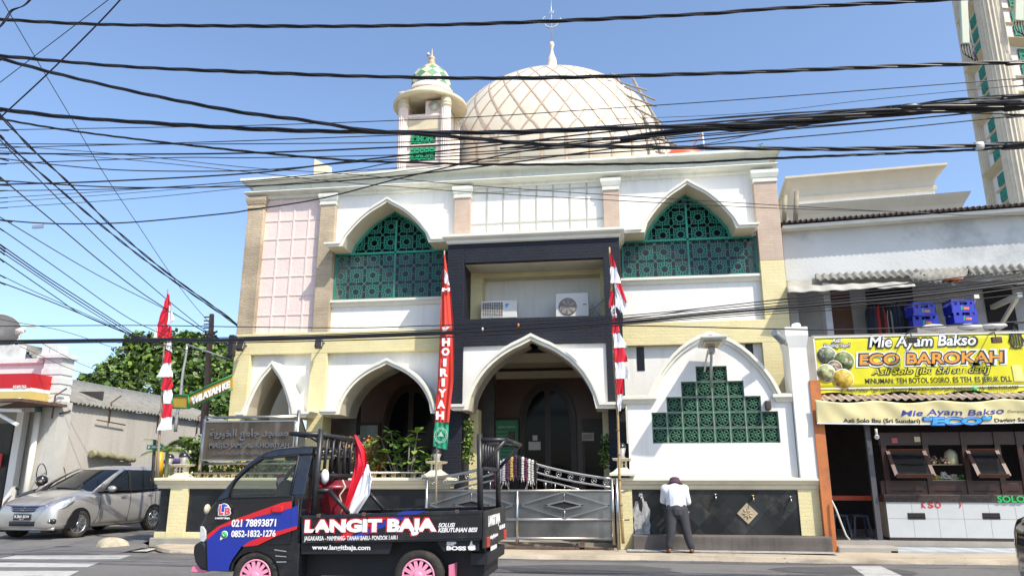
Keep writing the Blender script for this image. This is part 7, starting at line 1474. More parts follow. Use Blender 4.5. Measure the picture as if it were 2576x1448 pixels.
ss = thing('street_sign', 'small green street name plate on a dark pole by the palm', 'sign', W(385, 1190, 15.6)); pS = W(388, 1124, 15.5); MB().obox(pS + Vector((-.17, 0, .0)), pS + Vector((.2, 0, 0)), .02, .1, up=(0, 0, 1)).build('plate', mat('plate_green', (.02, .16, .08), .4), ss); text('lettering', 'JL. KELAPA', pS + Vector((.02, -.014, 0)), .32, .055, M['lettering_white'], ss, .01, 0, .002); MB().tube([W(390, 1105, 15.55), W(383, 1215, 15.55)], .035, 8).build('post', mat('post_dark', (.05, .05, .05), .6), ss)
yp_ = thing('yellow_post', 'yellow plastic covered post behind the palm', 'post', W(402, 1205, 16.2)); MB().tube([W(403, 1130, 16.2), W(400, 1206, 16.2)], .085, 12).build('sleeve', mat('yellow_plastic', (.65, .36, .02), .5), yp_)
pu = thing('purple_bundle', 'purple cloth bundle lying behind the pedestal lamps', 'bundle', W(445, 1165, 17)); MB().ball(W(440, 1160, 16.9), .25, 0, 12, (1.4, .5, .3)).build('cloth', mat('purple', (.07, .05, .16), .8), pu)
# ================================================================ PLANTS
def leaves(name, pts, mats, par=None, seed=1, size=(.03, .06), aspect=.45, droop=.3, mask=None):
    rnd = random.Random(seed); g = MB()
    for c, r, n in pts:
        c = Vector(c)
        for _ in range(n):
            d = Vector((rnd.gauss(0, 1), rnd.gauss(0, 1), rnd.gauss(0, 1))).normalized(); rr = Vector(r) if hasattr(r, '__len__') else Vector((r, r, r)); p = c + Vector((d.x * rr.x, d.y * rr.y, d.z * rr.z)) * (rnd.random() ** .45)
            L = rnd.uniform(*size); t = Vector((rnd.gauss(0, 1), rnd.gauss(0, 1), rnd.gauss(0, .6) - droop)).normalized(); n_ = (d + Vector((rnd.gauss(0, .6), rnd.gauss(0, .6), rnd.gauss(0, .6) + .5))).normalized(); s = t.cross(n_).normalized() * L * aspect
            k = rnd.randrange(len(mats)); g.add([p, p + t * L * .5 + s, p + t * L, p + t * L * .5 - s], [(0, 1, 2, 3)], k)
    return g.build(name, mats, par)
tr_ = thing('broad_tree', 'dense broad green tree rising behind the grey store roof', 'tree', W(400, 1040, 33)); yT = 33
def blob(u, v, r, y=33, n=900): return (W(u, v, y), (r, r * .8, r * .8), n)
blobs = [blob(u, v, r, 33 + dy) for u, v, r, dy in ((400, 905, 1.5, 0), (330, 915, 1.3, .5), (290, 945, 1.2, 0), (250, 965, .8, .6), (235, 985, .8, 0), (455, 880, 1.2, .5), (370, 880, 1.1, .8), (520, 880, 1.1, 1), (560, 900, 1.1, 1.5), (500, 930, 1.5, 0), (430, 960, 1.6, -.5), (340, 975, 1.5, 0), (290, 1000, 1.2, 0), (560, 960, 1.5, .5), (540, 1010, 1.4, 0), (470, 1010, 1.5, 0), (610, 930, 1.2, 1.5), (480, 862, .8, 1), (345, 862, .7, .3), (400, 866, .8, .4), (225, 960, .5, .4), (550, 1060, 1.2, 0), (580, 1100, 1.0, 0))]
leaves('crown', [(c, r, int(n * .8)) for c, r, n in blobs], [M['leaf'], M['leaf'], M['leaf_light']], tr_, 11, (.14, .30), .5, .2)
g = MB(); g_ = Vector((W(430, 1000, 33).x, 33.4, 0)); g.tube([g_, g_ + Vector((.1, 0, 3)), g_ + Vector((0, 0, 5.5))], [.35, .28, .2], 8)
for c, r, n in blobs[::2]: g.tube([g_ + Vector((.05, 0, 3.5)), lerp(g_ + Vector((0, 0, 4)), c, .6) + Vector((0, 0, .3)), c], [.14, .08, .03], 6)
g.build('trunk', M['bark'], tr_)
# small palm
pm = thing('small_palm', 'small potted palm with arching fronds at the planter corner', 'palm', W(420, 1208, 15.75)); c0 = W(421, 1135, 15.75); b0 = W(417, 1208, 15.75); MB().tube([b0, c0], [.05, .035], 8).build('trunk', mat('palm_stem', (.22, .25, .12), .7), pm); rnd = random.Random(4)
for k in range(15):
    a = rnd.uniform(0, 6.28); L = rnd.uniform(.45, .72); el = rnd.uniform(.2, 1.3); g = MB(); pts = [c0 + Vector((math.cos(a) * L * t * math.cos(el * (1 - t * .5)), math.sin(a) * L * t * .8 * math.cos(el * (1 - t * .5)), L * (t * math.sin(el) * 1.0 - .5 * t * t))) for t in [i / 8 for i in range(9)]]; g.tube(pts, .006, 4)
    for i in range(1, 9):
        d = (pts[i] - pts[i - 1]).normalized(); s = d.cross(Vector((0, 0, 1))).normalized()
        for sg_ in (-1, 1):
            for h in (0, .5): p = lerp(pts[i - 1], pts[i], h); tip = p + s * sg_ * .14 + d * .10 - Vector((0, 0, .05)); w_ = d * .012; g.add([p - w_, p + w_, tip], [(0, 1, 2)])
    g.build('frond', M['leaf_light'] if k % 2 else M['leaf'], pm)
# frangipani
def rosette(g, c, n, L, rnd, k=0):
    for i in range(n):
        a = 6.283 * i / n + rnd.uniform(-.2, .2); el = rnd.uniform(-.15, .9); d = Vector((math.cos(a) * math.cos(el), math.sin(a) * math.cos(el), math.sin(el))); s = d.cross(Vector((0, 0, 1))).normalized(); n_ = s.cross(d); l = L * rnd.uniform(.8, 1.15); w = l * .25
        P = lambda t, q: c + d * l * t + s * q * w - Vector((0, 0, l * .3 * t * t)) + n_ * abs(q) * w * .25
        g.add([P(.08, 0), P(.4, .75), P(.7, 1), P(.92, .6), P(1.02, 0), P(.92, -.6), P(.7, -1), P(.4, -.75), P(.5, 0)], [(0, 1, 8), (1, 2, 8), (2, 3, 4, 8), (8, 4, 5, 6), (8, 6, 7), (8, 7, 0)], k, True)
fr_ = thing('frangipani', 'frangipani shrub with large glossy leaf rosettes behind the planter ledge', 'shrub', W(1010, 1200, 16.2)); rnd = random.Random(9); heads = [(983, 1085), (960, 1105), (1050, 1090), (1000, 1115), (1045, 1130), (975, 1140), (1065, 1160), (1035, 1160), (990, 1165), (1085, 1150), (1010, 1185), (1060, 1185), (950, 1150), (1082, 1178), (1030, 1112), (1000, 1145)]
g = MB(); tm_ = MB(); base = Vector((W(1025, 1220, 16.25).x, 16.25, .9))
for i, (u, v) in enumerate(heads):
    c = W(u, v, 16.15 + .12 * math.sin(i * 2.1)); rosette(g, c, 10, .27, rnd, int(i % 3 == 0)); tm_.tube([base, lerp(base, c, .5) + Vector((rnd.uniform(-.08, .08), 0, .02)), c], [.03, .022, .012], 6)
g.build('leaf_rosette', [mat('frangi_leaf', (.20, .32, .06), .35, var=.35, scale=4), M['leaf']], fr_); tm_.build('stem', mat('frangi_stem', (.20, .18, .13), .8), fr_)
orl = mat('orange_leaf', (.45, .16, .03), .5, var=.3)
os_ = thing('orange_shrub', 'thin shrub with orange and yellow leaves left of the frangipani', 'shrub', W(930, 1200, 16.4)); leaves('foliage', [(W(935, 1120, 16.4), (.22, .15, .25), 160), (W(950, 1160, 16.4), (.22, .15, .25), 200), (W(922, 1165, 16.4), (.2, .15, .25), 130), (W(873, 1140, 16.5), (.28, .15, .28), 150), (W(870, 1105, 16.5), (.2, .1, .12), 60)], [orl, M['leaf_yellow'], M['leaf_light']], os_, 3, (.05, .09)); MB().tube([W(935, 1220, 16.4), W(937, 1110, 16.4)], .012, 5).build('stem', M['bark'], os_)
bs = thing('leafy_bush', 'leafy green bush between the pedestal lamps and the name sign', 'bush', W(485, 1205, 16.3)); leaves('foliage', [(W(488, 1120, 16.3), (.28, .2, .26), 170), (W(495, 1155, 16.3), (.3, .2, .25), 200), (W(482, 1185, 16.3), (.3, .2, .22), 150), (W(462, 1108, 16.2), (.2, .15, .12), 60), (W(505, 1185, 16.4), (.2, .2, .2), 80)], [M['leaf'], M['leaf_light']], bs, 5, (.07, .12), .5); MB().tube([W(487, 1215, 16.3), W(490, 1120, 16.3)], .02, 5).build('stem', M['bark'], bs)
b2_ = thing('hedge_plants', 'mixed green and yellow foliage under the mosque name sign', 'bush', W(600, 1205, 16.5)); leaves('foliage', [(W(540 + i * 27, 1178 + 6 * math.sin(i * 2), 16.5), (.25, .2, .22), 110) for i in range(9)], [M['leaf'], M['leaf_light'], M['leaf_yellow']], b2_, 6, (.05, .10), .5)
for u, v0, v1, lb in ((1178, 1062, 1155, 'green climbing vine on the yellow jamb left of the entrance'), (1524, 1100, 1165, 'dark vine on the right column of the entrance')):
    t = thing('climbing_vine', lb, 'vine', W(u, v1, 16.3)); leaves('foliage', [(W(u + 2 * math.sin(i), lerp(v0, v1, i / 7), 16.3), (.12, .1, .12), 36) for i in range(8)], [M['leaf'], M['leaf_light']] if u < 1300 else [M['leaf']], t, 8, (.05, .10), .35)
wd2 = thing('roof_weed', 'small green weed growing on the mosque cornice at the right end', 'weed', W(1917, 375, 17)); leaves('foliage', [(W(1917, 370, 17), (.1, .1, .08), 40)], [M['leaf_light']], wd2, 2, (.04, .08))
# ================================================================ PEOPLE
skin = mat('skin', (.28, .14, .08), .5, var=.1)
def figure(name, limbs, m, par, vox=.012, sub=None):
    g = MB()
    for pts, rr in limbs:
        g.tube(pts, rr, 12)
        for p, r in zip(pts, rr): g.ball(p, r * .99, 0, 10)
    o = g.build(name, m, par); md = o.modifiers.new('r', 'REMESH'); md.mode = 'VOXEL'; md.voxel_size = vox; md.use_smooth_shade = True; s = o.modifiers.new('s', 'SMOOTH'); s.factor = .6; s.iterations = 6; return o
zg = .118; bx = W(1704, 1300, 15.0).x
per_ = thing('person', 'person in a white shirt, dark trousers and maroon hat bending over a tap', 'person', (bx, 14.85, zg))
def V3(x, y, z): return Vector((bx + x, y, z))
hipL, hipR = V3(-.10, 15.02, .86), V3(.09, 15.02, .86); shL, shR = V3(-.19, 15.20, 1.235), V3(.17, 15.20, 1.235); chest = V3(-.01, 15.17, 1.18); waist = V3(-.01, 15.06, .95); neck = V3(0.005, 15.27, 1.30); head = V3(.01, 15.36, 1.34)
kL, kR = V3(-.14, 14.90, .48), V3(.15, 14.92, .48); aL, aR = V3(-.185, 14.86, zg + .07), V3(.215, 14.86, zg + .07); eL, eR = V3(-.24, 15.28, 1.02), V3(.235, 15.26, 1.00); wL, wR = V3(-.03, 15.47, .94), V3(.08, 15.48, .94)
def hand(wr, dirn, out):
    L = []; d = Vector(dirn).normalized(); palm = wr + d * .06; L.append(([wr, palm], [.028, .032])); s = Vector(out).normalized()
    for k, (o_, l) in enumerate(((-.024, .055), (-.008, .066), (.008, .062), (.024, .05))): b = palm + s * o_ + d * .015; L.append(([b, b + d * l * .5 + Vector((0, 0, -.008)), b + d * l + Vector((0, 0, -.03))], [.009, .009, .008]))
    L.append(([wr + d * .02, wr + d * .04 - s * .04, wr + d * .07 - s * .045], [.012, .011, .009])); return L
figure('body', [([waist, chest, neck], [.13, .14, .06]), ([neck, head], [.055, .09]), ([head, head + Vector((0, .03, .0))], [.095, .09]), ([shL, eL, wL], [.055, .042, .028]), ([shR, eR, wR], [.055, .042, .028]), ([hipL, kL, aL], [.10, .065, .042]), ([hipR, kR, aR], [.10, .065, .042]), ([waist, (hipL + hipR) / 2], [.12, .13]),
    ([aL + Vector((0, -.03, -.035)), aL + Vector((-.03, .14, -.045))], [.036, .03]), ([aR + Vector((0, -.03, -.035)), aR + Vector((.03, .14, -.045))], [.036, .03])] + hand(wL, (.3, .8, -.4), (1, 0, 0)) + hand(wR, (-.2, .8, -.4), (-1, 0, 0)), skin, per_, .011)
shirt = mat('white_shirt', (.74, .76, .80), .8, var=.06, bump=.5, bscale=6); trou = mat('dark_trousers', (.035, .036, .042), .85, var=.15, bump=.5, bscale=8)
figure('shirt', [([V3(-.01, 15.03, .84), V3(-.01, 15.06, .93), V3(-.01, 15.12, 1.08), chest, V3(0, 15.22, 1.245)], [.175, .17, .175, .175, .11]), ([V3(-.09, 15.03, .85), V3(-.07, 15.14, 1.10), shL], [.115, .12, .10]), ([V3(.08, 15.03, .85), V3(.06, 15.14, 1.10), shR], [.115, .12, .10]), ([shL, shR], [.09, .09]), ([shL, eL, lerp(eL, wL, .8)], [.085, .066, .048]), ([shR, eR, lerp(eR, wR, .8)], [.085, .066, .048])], shirt, per_, .013)
figure('trousers', [([V3(-.01, 15.03, .90), V3(-.01, 15.0, .82)], [.155, .16]), ([hipL, lerp(hipL, kL, .5), kL, lerp(kL, aL, .6), aL + Vector((0, 0, .02))], [.125, .105, .088, .078, .072]), ([hipR, lerp(hipR, kR, .5), kR, lerp(kR, aR, .6), aR + Vector((0, 0, .02))], [.125, .105, .088, .078, .072])], trou, per_, .013)
hatm = mat('maroon_hat', (.075, .035, .055), .9, var=.25, scale=20); Mh = Matrix.Rotation(R(-22), 3, 'X'); g = MB(); g.lathe([(.150, -.055), (.150, -.045), (.112, -.01), (.106, .035), (.09, .075), (.04, .088), (.001, .09)], head + Vector((0, .0, .03)), 28, M=Mh); g.build('hat', hatm, per_)
for s, a in (('L', aL), ('R', aR)):
    dx = -.03 if s == 'L' else .03; g = MB(); c = a + Vector((dx * .4, .05, -.065)); g.ball(c, .055, 0, 14, (.8, 2.5, .22)); g.build('sandal', mat('sandal_brown', (.12, .05, .035), .6) if 'sandal_brown' not in bpy.data.materials else bpy.data.materials['sandal_brown'], per_)
    g = MB(); g.tube([c + Vector((-.04, .03, 0)), c + Vector((0, .03, .05)), c + Vector((.04, .03, 0))], .009, 6); g.build('strap', bpy.data.materials['sandal_brown'], per_)
g = MB(); c = G(1592, 1376, .11); g.ball(c + Vector((.12, .05, .03)), .1, 0, 10, (1, 1.2, .3)); tag(g.build('dark_sandal', M['black_rubber']), 'pair of dark sandals dropped at the foot of the bamboo pole', 'sandals')
# rider behind the silver car
rd = thing('person', 'motorcycle rider in a black helmet and dark jacket behind the silver car', 'person', (WX(107, 1230, -14.58).x, WX(107, 1230, -14.58).y, .1)); hp_ = WX(107, 1208, -14.58); bx2, by2 = hp_.x, hp_.y
def V4(x, y, z): return Vector((bx2 + x, by2 + y, z))
hz = hp_.z - .03
figure('body', [([V4(0, .15, .78), V4(0, .08, 1.1), V4(0, 0, hz - .2)], [.15, .17, .07]), ([V4(0, 0, hz - .2), V4(0, -.02, hz)], [.06, .1]), ([V4(-.2, .05, hz - .27), V4(-.27, -.15, 1.05), V4(-.25, -.42, 1.0)], [.07, .05, .04]), ([V4(.2, .05, hz - .27), V4(.27, -.15, 1.05), V4(.25, -.42, 1.0)], [.07, .05, .04]), ([V4(-.1, .15, .78), V4(-.17, -.25, .72), V4(-.17, -.2, .35)], [.1, .075, .05]), ([V4(.1, .15, .78), V4(.17, -.25, .72), V4(.17, -.2, .35)], [.1, .075, .05]), ([V4(-.2, .05, hz - .27), V4(.2, .05, hz - .27)], [.08, .08])], skin, rd, .014)
figure('jacket', [([V4(0, .15, .8), V4(0, .08, 1.08), V4(0, .02, hz - .23)], [.18, .2, .12]), ([V4(-.2, .05, hz - .27), V4(-.27, -.15, 1.05), V4(-.25, -.4, 1.0)], [.1, .075, .06]), ([V4(.2, .05, hz - .27), V4(.27, -.15, 1.05), V4(.25, -.4, 1.0)], [.1, .075, .06]), ([V4(-.2, .05, hz - .27), V4(.2, .05, hz - .27)], [.1, .1])], mat('dark_jacket', (.03, .035, .05), .8, var=.2), rd, .016)
g = MB(); g.lathe([(.10, -.11), (.135, -.06), (.145, .02), (.125, .09), (.07, .135), (.001, .15)], V4(0, -.02, hz + .02), 24); g.build('helmet', mat('helmet_black', (.015, .015, .016), .15, coat=.8), rd); g = MB(); g.box(bx2 - .10, bx2 + .10, by2 - .16, by2 - .10, hz - .02, hz + .05); g.build('visor', mat('visor', (.3, .28, .22), .1), rd, bevel=.03)
sc_ = thing('motorcycle', 'dark scooter mostly hidden behind the silver car', 'motorcycle', (bx2, by2 - .3, .1)); g = MB(); g.tube([(bx2, by2 - .55, .75), (bx2, by2 - .45, .98)], .05, 8); g.tube([(bx2 - .25, by2 - .42, 1.0), (bx2, by2 - .48, 1.0), (bx2 + .25, by2 - .42, 1.0)], .02, 6); g.build('handlebar', M['black_plastic'], sc_)
g = MB(); g.tube([(bx2 - .28, by2 - .43, 1.0), (bx2 - .27, by2 - .45, 1.18)], .008, 5); g.ball((bx2 - .28, by2 - .46, 1.21), .055, 0, 10, (1.2, .5, .8)); g.build('mirror', M['black_plastic'], sc_)
g = MB(); g.ball((bx2, by2 - .5, .75), .2, 0, 12, (.8, .8, 1.4)); g.ball((bx2, by2 + .15, .62), .2, 0, 12, (.8, 2.6, .7)); g.build('fairing', mat('scooter_red', (.3, .05, .03), .3, coat=.5), sc_, bevel=0)
for dy in (-.62, .62): pre = set(COL.objects); g = MB(); c = Vector((bx2, by2 + dy, .37)); g.tube([c + Vector((0, .22 * math.cos(R(15 * k)), .22 * math.sin(R(15 * k)))) for k in range(25)], .05, 8, caps=False); g.build('wheel', tyre, sc_)
# ================================================================ OVERHEAD CABLES
cabm = mat('cable_black', (.012, .012, .015), .35, var=0); GRP = 'black overhead cables strung across the street'
def cspline(P, n=14):
    out = []; k = len(P)
    for i in range(k - 1):
        p0, p1, p2, p3 = P[max(i - 1, 0)], P[i], P[i + 1], P[min(i + 2, k - 1)]
        for j in range(n): t = j / n; out.append(.5 * ((2 * p1) + (p2 - p0) * t + (2 * p0 - 5 * p1 + 4 * p2 - p3) * t * t + (3 * p1 - p0 - 3 * p2 + p3) * t ** 3))
    out.append(P[-1]); return out
def cable(pts, ya, yb, dia, label, twist=0, cat_='cable'):
    """ya, yb: distance of the left and right ends from the camera plane"""
    k = len(pts); P = [W(u, v, lerp(ya, yb, (u - pts[0][0]) / (pts[-1][0] - pts[0][0] + 1e-6))) for u, v in pts]
    if pts[-1][0] >= 2570: P.append(P[-1] + (P[-1] - P[-2]).normalized() * 7 + Vector((0, 0, .3)))
    if pts[0][0] <= -10 and ya > 8.4: P.insert(0, P[0] + (P[0] - P[1]).normalized() * 5 + Vector((0, 0, .2)))
    S_ = cspline(P)
    y = (ya + yb) / 2; r = dia * (1.18 if twist else 1.0) * y / 1900 / 2; g = MB()
    if not twist: g.tube(S_, r, 6, caps=False)
    else:
        L = [0]
        for i in range(1, len(S_)): L.append(L[-1] + (S_[i] - S_[i - 1]).length)
        T = L[-1]; n = int(T / .035); D = []; j = 0
        for i in range(n + 1):
            s = T * i / n
            while j < len(L) - 2 and L[j + 1] < s: j += 1
            D.append(lerp(S_[j], S_[j + 1], (s - L[j]) / max(1e-6, L[j + 1] - L[j])))
        for q_ in range(twist):
            pp = []
            for i, p in enumerate(D):
                d = (D[min(i + 1, n)] - D[max(i - 1, 0)]).normalized(); a = d.orthogonal().normalized() if abs(d.z) > .95 else d.cross(Vector((0, 0, 1))).normalized(); b = d.cross(a); an = T * i / n * 2 * math.pi / (r * 58) + q_ * 2 * math.pi / twist
                pp.append(p + (a * math.cos(an) + b * math.sin(an)) * r * .52 * (1 + .12 * math.sin(i * .05)))
            g.tube(pp, r * .5, 5, caps=False)
    return tag(g.build('overhead_cable', cabm), label, cat_, GRP)
T = [
([(-80, 43), (0, 49), (130, 57), (300, 63), (600, 66), (943, 66), (1308, 57), (1761, 36), (1950, 22), (2366, 0), (2500, -10)], 8.6, 8.8, 10, 'thick twisted cable highest of all, crossing in front of the dome spire', 3),
([(-80, 138), (0, 141), (304, 167), (629, 182), (943, 193), (1308, 197), (1761, 186), (1887, 182), (2230, 168), (2576, 156), (2650, 154)], 8.8, 9.0, 10, 'thick twisted cable crossing the cupola of the small minaret and the dome top', 3),
([(-60, 138), (0, 148), (152, 188), (343, 232), (502, 264), (629, 286), (766, 303), (902, 325), (1006, 334), (1161, 346), (1395, 365), (1761, 372), (2100, 375), (2312, 371), (2455, 366), (2576, 360), (2650, 357)], 9.0, 9.4, 10, 'thick twisted cable falling from upper left, held by the white clip at right', 3),
([(-60, 270), (0, 275), (152, 293), (343, 307), (629, 324), (902, 332), (1258, 333), (1534, 323), (1761, 316), (1887, 311), (2115, 290), (2282, 274), (2576, 256), (2650, 252)], 9.2, 9.2, 12, 'thick twisted cable across the middle of the dome, joining the heavy bundle on the right', 3),
([(-60, 285), (0, 299), (152, 325), (350, 351), (629, 382), (887, 404), (1006, 408), (1258, 414), (1683, 411), (1887, 401), (2221, 387), (2449, 377), (2576, 369), (2650, 366)], 9.5, 9.4, 6, 'thinner twisted cable running along the mosque cornice and under the white clip', 3),
([(95, -30), (76, 0), (58, 16), (30, 27), (18, 45), (0, 68), (-30, 90)], 7.5, 7.5, 7, 'short twisted cable curling through the top left corner', 2),
([(-20, 268), (0, 289), (83, 377), (174, 461), (285, 572), (417, 683), (570, 794), (597, 817)], 8.5, 16.6, 6, 'right of two twisted cables sloping down to the left corner of the mosque', 2),
([(-20, 322), (0, 340), (35, 377), (132, 461), (257, 568), (400, 680), (570, 799), (597, 820)], 8.5, 16.6, 5.5, 'left of two twisted cables sloping down to the left corner of the mosque', 2),
]
for a in T: cable(*a)
B_ = [
([(1560, 352), (1761, 325), (1887, 322), (2100, 300), (2282, 284), (2576, 266), (2650, 262)], 9.3, 9.3, 16, 'heaviest twisted bundle below the thick cable at the right, in front of the tall minaret', 3),
([(1258, 374), (1470, 357), (1700, 331), (1887, 309), (2100, 284), (2260, 268), (2420, 250), (2576, 240), (2650, 236)], 9.6, 9.1, 8, 'medium cable rising out of the right hand bundle over the tall minaret', 2),
([(-20, 551), (0, 553), (100, 561), (208, 563), (347, 558), (566, 537), (629, 528), (809, 499), (1018, 446), (1320, 380), (1501, 366), (1887, 302), (2100, 285), (2576, 262)], 10, 9.4, 4, 'single black cable sweeping up from the left past the pink panel to the dome', 0),
([(-20, 464), (0, 464), (243, 457), (629, 436), (872, 407), (1258, 364), (1500, 335), (1887, 300), (2576, 247), (2650, 242)], 10, 9.4, 5, 'straight thick cable rising gently over the roof vane to the right bundle', 0),
([(-20, 453), (0, 454), (295, 471), (629, 468), (872, 454), (1048, 438), (1258, 413), (1560, 372), (1887, 339), (2100, 302), (2282, 278), (2576, 258)], 10, 9.4, 4, 'cable dipping along the mosque cornice top at the left', 0),
([(-20, 327), (0, 327), (304, 322), (629, 316), (1006, 303), (1258, 291), (1531, 273), (1887, 249), (2576, 197), (2650, 192)], 10.2, 9.6, 2.6, 'thin cable crossing the dome just above its middle, highest of the straight ones', 0),
([(-20, 362), (0, 362), (304, 363), (629, 362), (1006, 358), (1258, 345), (1470, 322), (1887, 293), (2282, 266), (2576, 249)], 10.3, 9.4, 3, 'thin straight cable just over the upper lattice of the small minaret', 0),
([(-20, 373), (0, 372), (304, 364), (629, 354), (1006, 340), (1258, 333), (1700, 305), (1887, 290), (2576, 243)], 10.4, 9.4, 3, 'thin straight cable brushing the top of the small minaret lattice', 0),
([(-20, 386), (0, 386), (304, 388), (629, 385), (1006, 370), (1258, 358), (1560, 345), (1887, 318), (2230, 285), (2576, 268)], 10.2, 9.4, 5, 'thick straight cable over the upper edge of the lower minaret lattice', 0),
([(-20, 394), (0, 398), (152, 416), (334, 429), (629, 429), (872, 410), (1006, 400), (1258, 385), (1700, 348), (2576, 270)], 10.5, 9.4, 3.4, 'cable sagging at far left below the lattice level then rising to the right', 0),
([(-20, 413), (0, 412), (426, 397), (629, 397), (1006, 390), (1258, 379), (1600, 352), (1887, 328), (2576, 272)], 10.6, 9.5, 3, 'thin cable through the middle of the lower minaret lattice', 0),
([(-20, 482), (0, 480), (347, 474), (629, 455), (872, 430), (1006, 408), (1258, 398), (1623, 378), (1887, 355), (2230, 325), (2576, 290), (2650, 284)], 10.6, 9.8, 3, 'lone cable crossing the sky right of the mosque between the bundles', 0),
([(-20, 500), (0, 498), (347, 476), (629, 455), (872, 432), (1258, 403), (1700, 372), (1887, 340)], 10.8, 10, 2, 'very thin cable rising over the left end of the cornice', 0),
([(-20, 525), (0, 523), (347, 499), (629, 471), (872, 447), (1100, 420), (1258, 405)], 10.8, 10.4, 1.8, 'very thin cable, lowest of those climbing to the cornice at left', 0),
([(-20, 511), (0, 509), (347, 484), (629, 460), (1000, 424)], 10.9, 10.5, 1.6, 'very thin cable, middle one of those climbing to the cornice at left', 0),
([(0, 366), (300, 388), (629, 422), (872, 438), (1258, 472), (1887, 512), (2252, 532), (2576, 542)], 12, 12.5, 2, 'upper thin wire slanting down across the white grid panel', 0),
([(0, 380), (300, 400), (653, 436), (857, 458), (1258, 488), (1887, 521), (2252, 532)], 12, 12.5, 2, 'lower thin wire slanting down across the white grid panel', 0),
([(1540, 300), (1887, 285), (2200, 250), (2576, 214), (2650, 208)], 12, 11, 1.5, 'hair thin wire above the right hand bundle', 0),
([(2230, 268), (2282, 277), (2440, 285), (2576, 288), (2650, 290)], 9.3, 9.4, 2.6, 'short cable leaving the right bundle and dropping slightly', 0),
([(310, -10), (303, 0), (243, 64), (118, 188), (0, 297), (-30, 325)], 7.0, 7.6, 5, 'thick straight cable slanting down through the top left sky', 0),
([(285, -10), (273, 0), (88, 141), (0, 208), (-30, 230)], 7.0, 7.8, 2.6, 'thin straight cable slanting down through the top left sky', 0),
([(0, -10), (5, 0), (88, 143), (182, 301), (264, 440), (347, 565), (452, 721), (532, 818)], 8, 18.8, 2, 'thin wire falling steeply from the top left to the rusty utility pole', 0),
([(0, 352), (35, 388), (195, 548), (288, 638), (420, 753), (532, 843), (585, 885)], 9, 18, 2.6, 'sloping wire just below the left pair of twisted cables', 0),
([(-20, 425), (0, 445), (139, 561), (264, 666), (386, 756), (577, 871)], 9, 17.5, 3, 'sloping cable crossing the top of the left flag', 0),
([(-20, 535), (0, 546), (243, 690), (434, 787), (542, 850), (588, 878)], 9, 17.5, 2.2, 'sloping wire crossing the left flag at mid height', 0),
([(-20, 562), (0, 574), (156, 683), (278, 770), (347, 812), (424, 846)], 9, 14, 2.4, 'upper of the wires converging on the knot left of the flag', 0),
([(-20, 600), (0, 614), (104, 687), (195, 746), (358, 852)], 9, 13, 3, 'sloping cable ending at the knot left of the flag', 0),
([(-20, 608), (0, 622), (104, 694), (195, 754), (350, 852)], 9, 13, 3, 'second sloping cable ending at the knot left of the flag', 0),
([(-20, 618), (0, 631), (104, 701), (195, 762), (340, 852)], 9, 13, 2.4, 'third sloping cable ending at the knot left of the flag', 0),
([(-20, 636), (0, 650), (139, 746), (208, 791), (334, 845)], 9, 13, 2.6, 'fourth sloping cable ending at the knot left of the flag', 0),
([(-20, 702), (0, 709), (87, 742), (208, 791), (347, 850)], 9, 13, 3, 'lowest sagging cable reaching the knot left of the flag', 0),
([(-20, 682), (0, 691), (87, 733), (208, 786), (347, 848)], 9, 13, 2, 'sagging thin wire just above the lowest one at left', 0),
([(-60, 821), (0, 820), (347, 818), (629, 822), (900, 824), (1069, 819), (1132, 817), (1565, 794), (1950, 754), (2291, 712), (2576, 678), (2650, 670)], 12.5, 12, 2.6, 'thin cable crossing the mosque just above the low bundle', 0),
([(-60, 857), (0, 857), (347, 853), (629, 853), (1132, 836), (1548, 811), (1824, 786), (2233, 752), (2576, 712), (2650, 704)], 12.4, 12, 6, 'main cable of the low bundle crossing the portal above the entrance arch', 0),
([(-60, 860), (0, 859), (347, 856), (629, 850), (1132, 832), (1548, 806), (1824, 781), (2233, 744), (2576, 703)], 12.6, 12, 3, 'second cable of the low bundle across the portal', 0),
([(-60, 862), (0, 862), (347, 857), (629, 857), (1132, 840), (1548, 815), (1824, 792), (2233, 760), (2576, 722)], 12.3, 12, 3, 'third cable of the low bundle across the portal', 0),
([(340, 851), (629, 847), (1132, 828), (1548, 801), (1824, 774), (2233, 735), (2576, 694)], 12.5, 12, 2.4, 'upper thin cable of the low bundle across the portal', 0),
([(500, 850), (900, 843), (1132, 834), (1548, 804), (1824, 768), (2233, 727), (2576, 685)], 12.7, 12.2, 2, 'upper thin wire of the low bundle over the air conditioners', 0),
([(1548, 818), (1824, 797), (2233, 770), (2576, 738)], 12.3, 12, 2, 'lower thin wire of the low bundle over the shop balcony', 0),
([(-60, 864), (0, 864), (350, 860), (629, 861), (1132, 847), (1400, 830), (1565, 819), (1950, 827), (2100, 829), (2291, 823), (2576, 808), (2650, 802)], 12.6, 12, 3, 'lowest thin cable dipping below the bundle and over the yellow banner top', 0),
([(347, 852), (470, 880), (520, 893), (585, 901)], 13, 17, 3, 'cable falling from the knot to the mosque corner behind the flag', 0),
([(347, 852), (430, 875), (500, 893), (585, 905)], 13, 17, 2, 'thin wire falling from the knot to the mosque corner behind the flag', 0),
([(-60, 790), (150, 830), (300, 878), (420, 905)], 14, 16, 1.6, 'thin wire crossing the grey store roof', 0),
([(50, 870), (200, 935), (330, 960), (480, 975)], 17, 19, 1.6, 'thin wire looping along the grey store roof edge', 0),
([(100, 860), (230, 925), (360, 950), (520, 985)], 17, 20, 1.6, 'upper thin wire along the grey store roof edge', 0),
]
for a in B_: cable(*a)
p = W(2461, 368, 9.4); g = MB(); g.tube([p + Vector((-.048, 0, 0)), p + Vector((.048, 0, .004))], .055, 14); tag(g.build('cable_clip', mat('clip_white', (.7, .7, .68), .5)), 'white sleeve clip on the twisted cable before the tall minaret', 'clip')
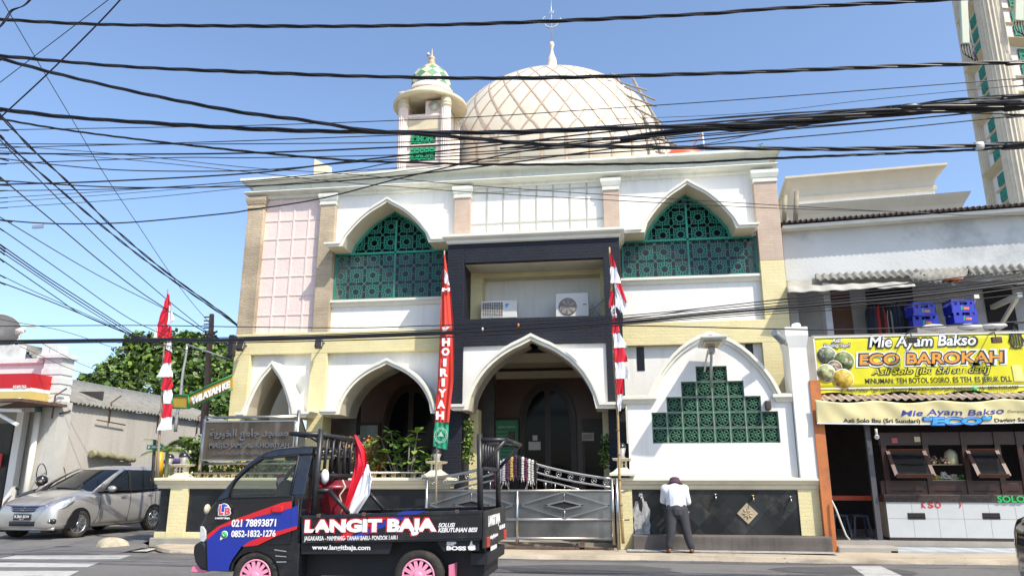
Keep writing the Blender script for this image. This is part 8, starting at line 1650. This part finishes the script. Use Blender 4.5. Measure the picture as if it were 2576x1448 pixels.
p = W(96, 567, 9.98); g = MB(); g.box(p.x - .09, p.x + .08, p.y - .02, p.y + .02, p.z - .045, p.z + .0); g.tube([p + Vector((.07, 0, 0)), p + Vector((.1, 0, .02)), p + Vector((.1, 0, -.05))], .005, 4); tag(g.build('cable_tag', mat('tag_white', (.6, .6, .6), .6)), 'pale tag hanging from the cable in the left sky', 'tag')
p = W(350, 853, 13); g = MB(); g.ball(p, .12, 0, 12, (1.8, .6, .5)); tag(g.build('cable_knot', cabm), 'black knot of tied cables left of the flag', 'cable knot')
for u, v, c, lb in ((1304, 818, (.7, .15, .02), 'tiny orange tie on the low cable bundle above the arch'), (1214, 828, (.6, .5, .4), 'tiny pale tie on the low cable bundle left of the orange one')):
    p = W(u, v, 12.2); tag(MB().tube([p + Vector((0, 0, .03)), p + Vector((.0, 0, -.03))], .016, 8).build('cable_tie', mat('tie', c, .5)), lb, 'cable tie')
p = W(2290, 268, 9.0); tag(MB().ball(p, .045, 0, 10, (3.2, .8, .9)).build('cable_joint', cabm), 'black taped joint on the right hand cable bundle', 'cable joint')
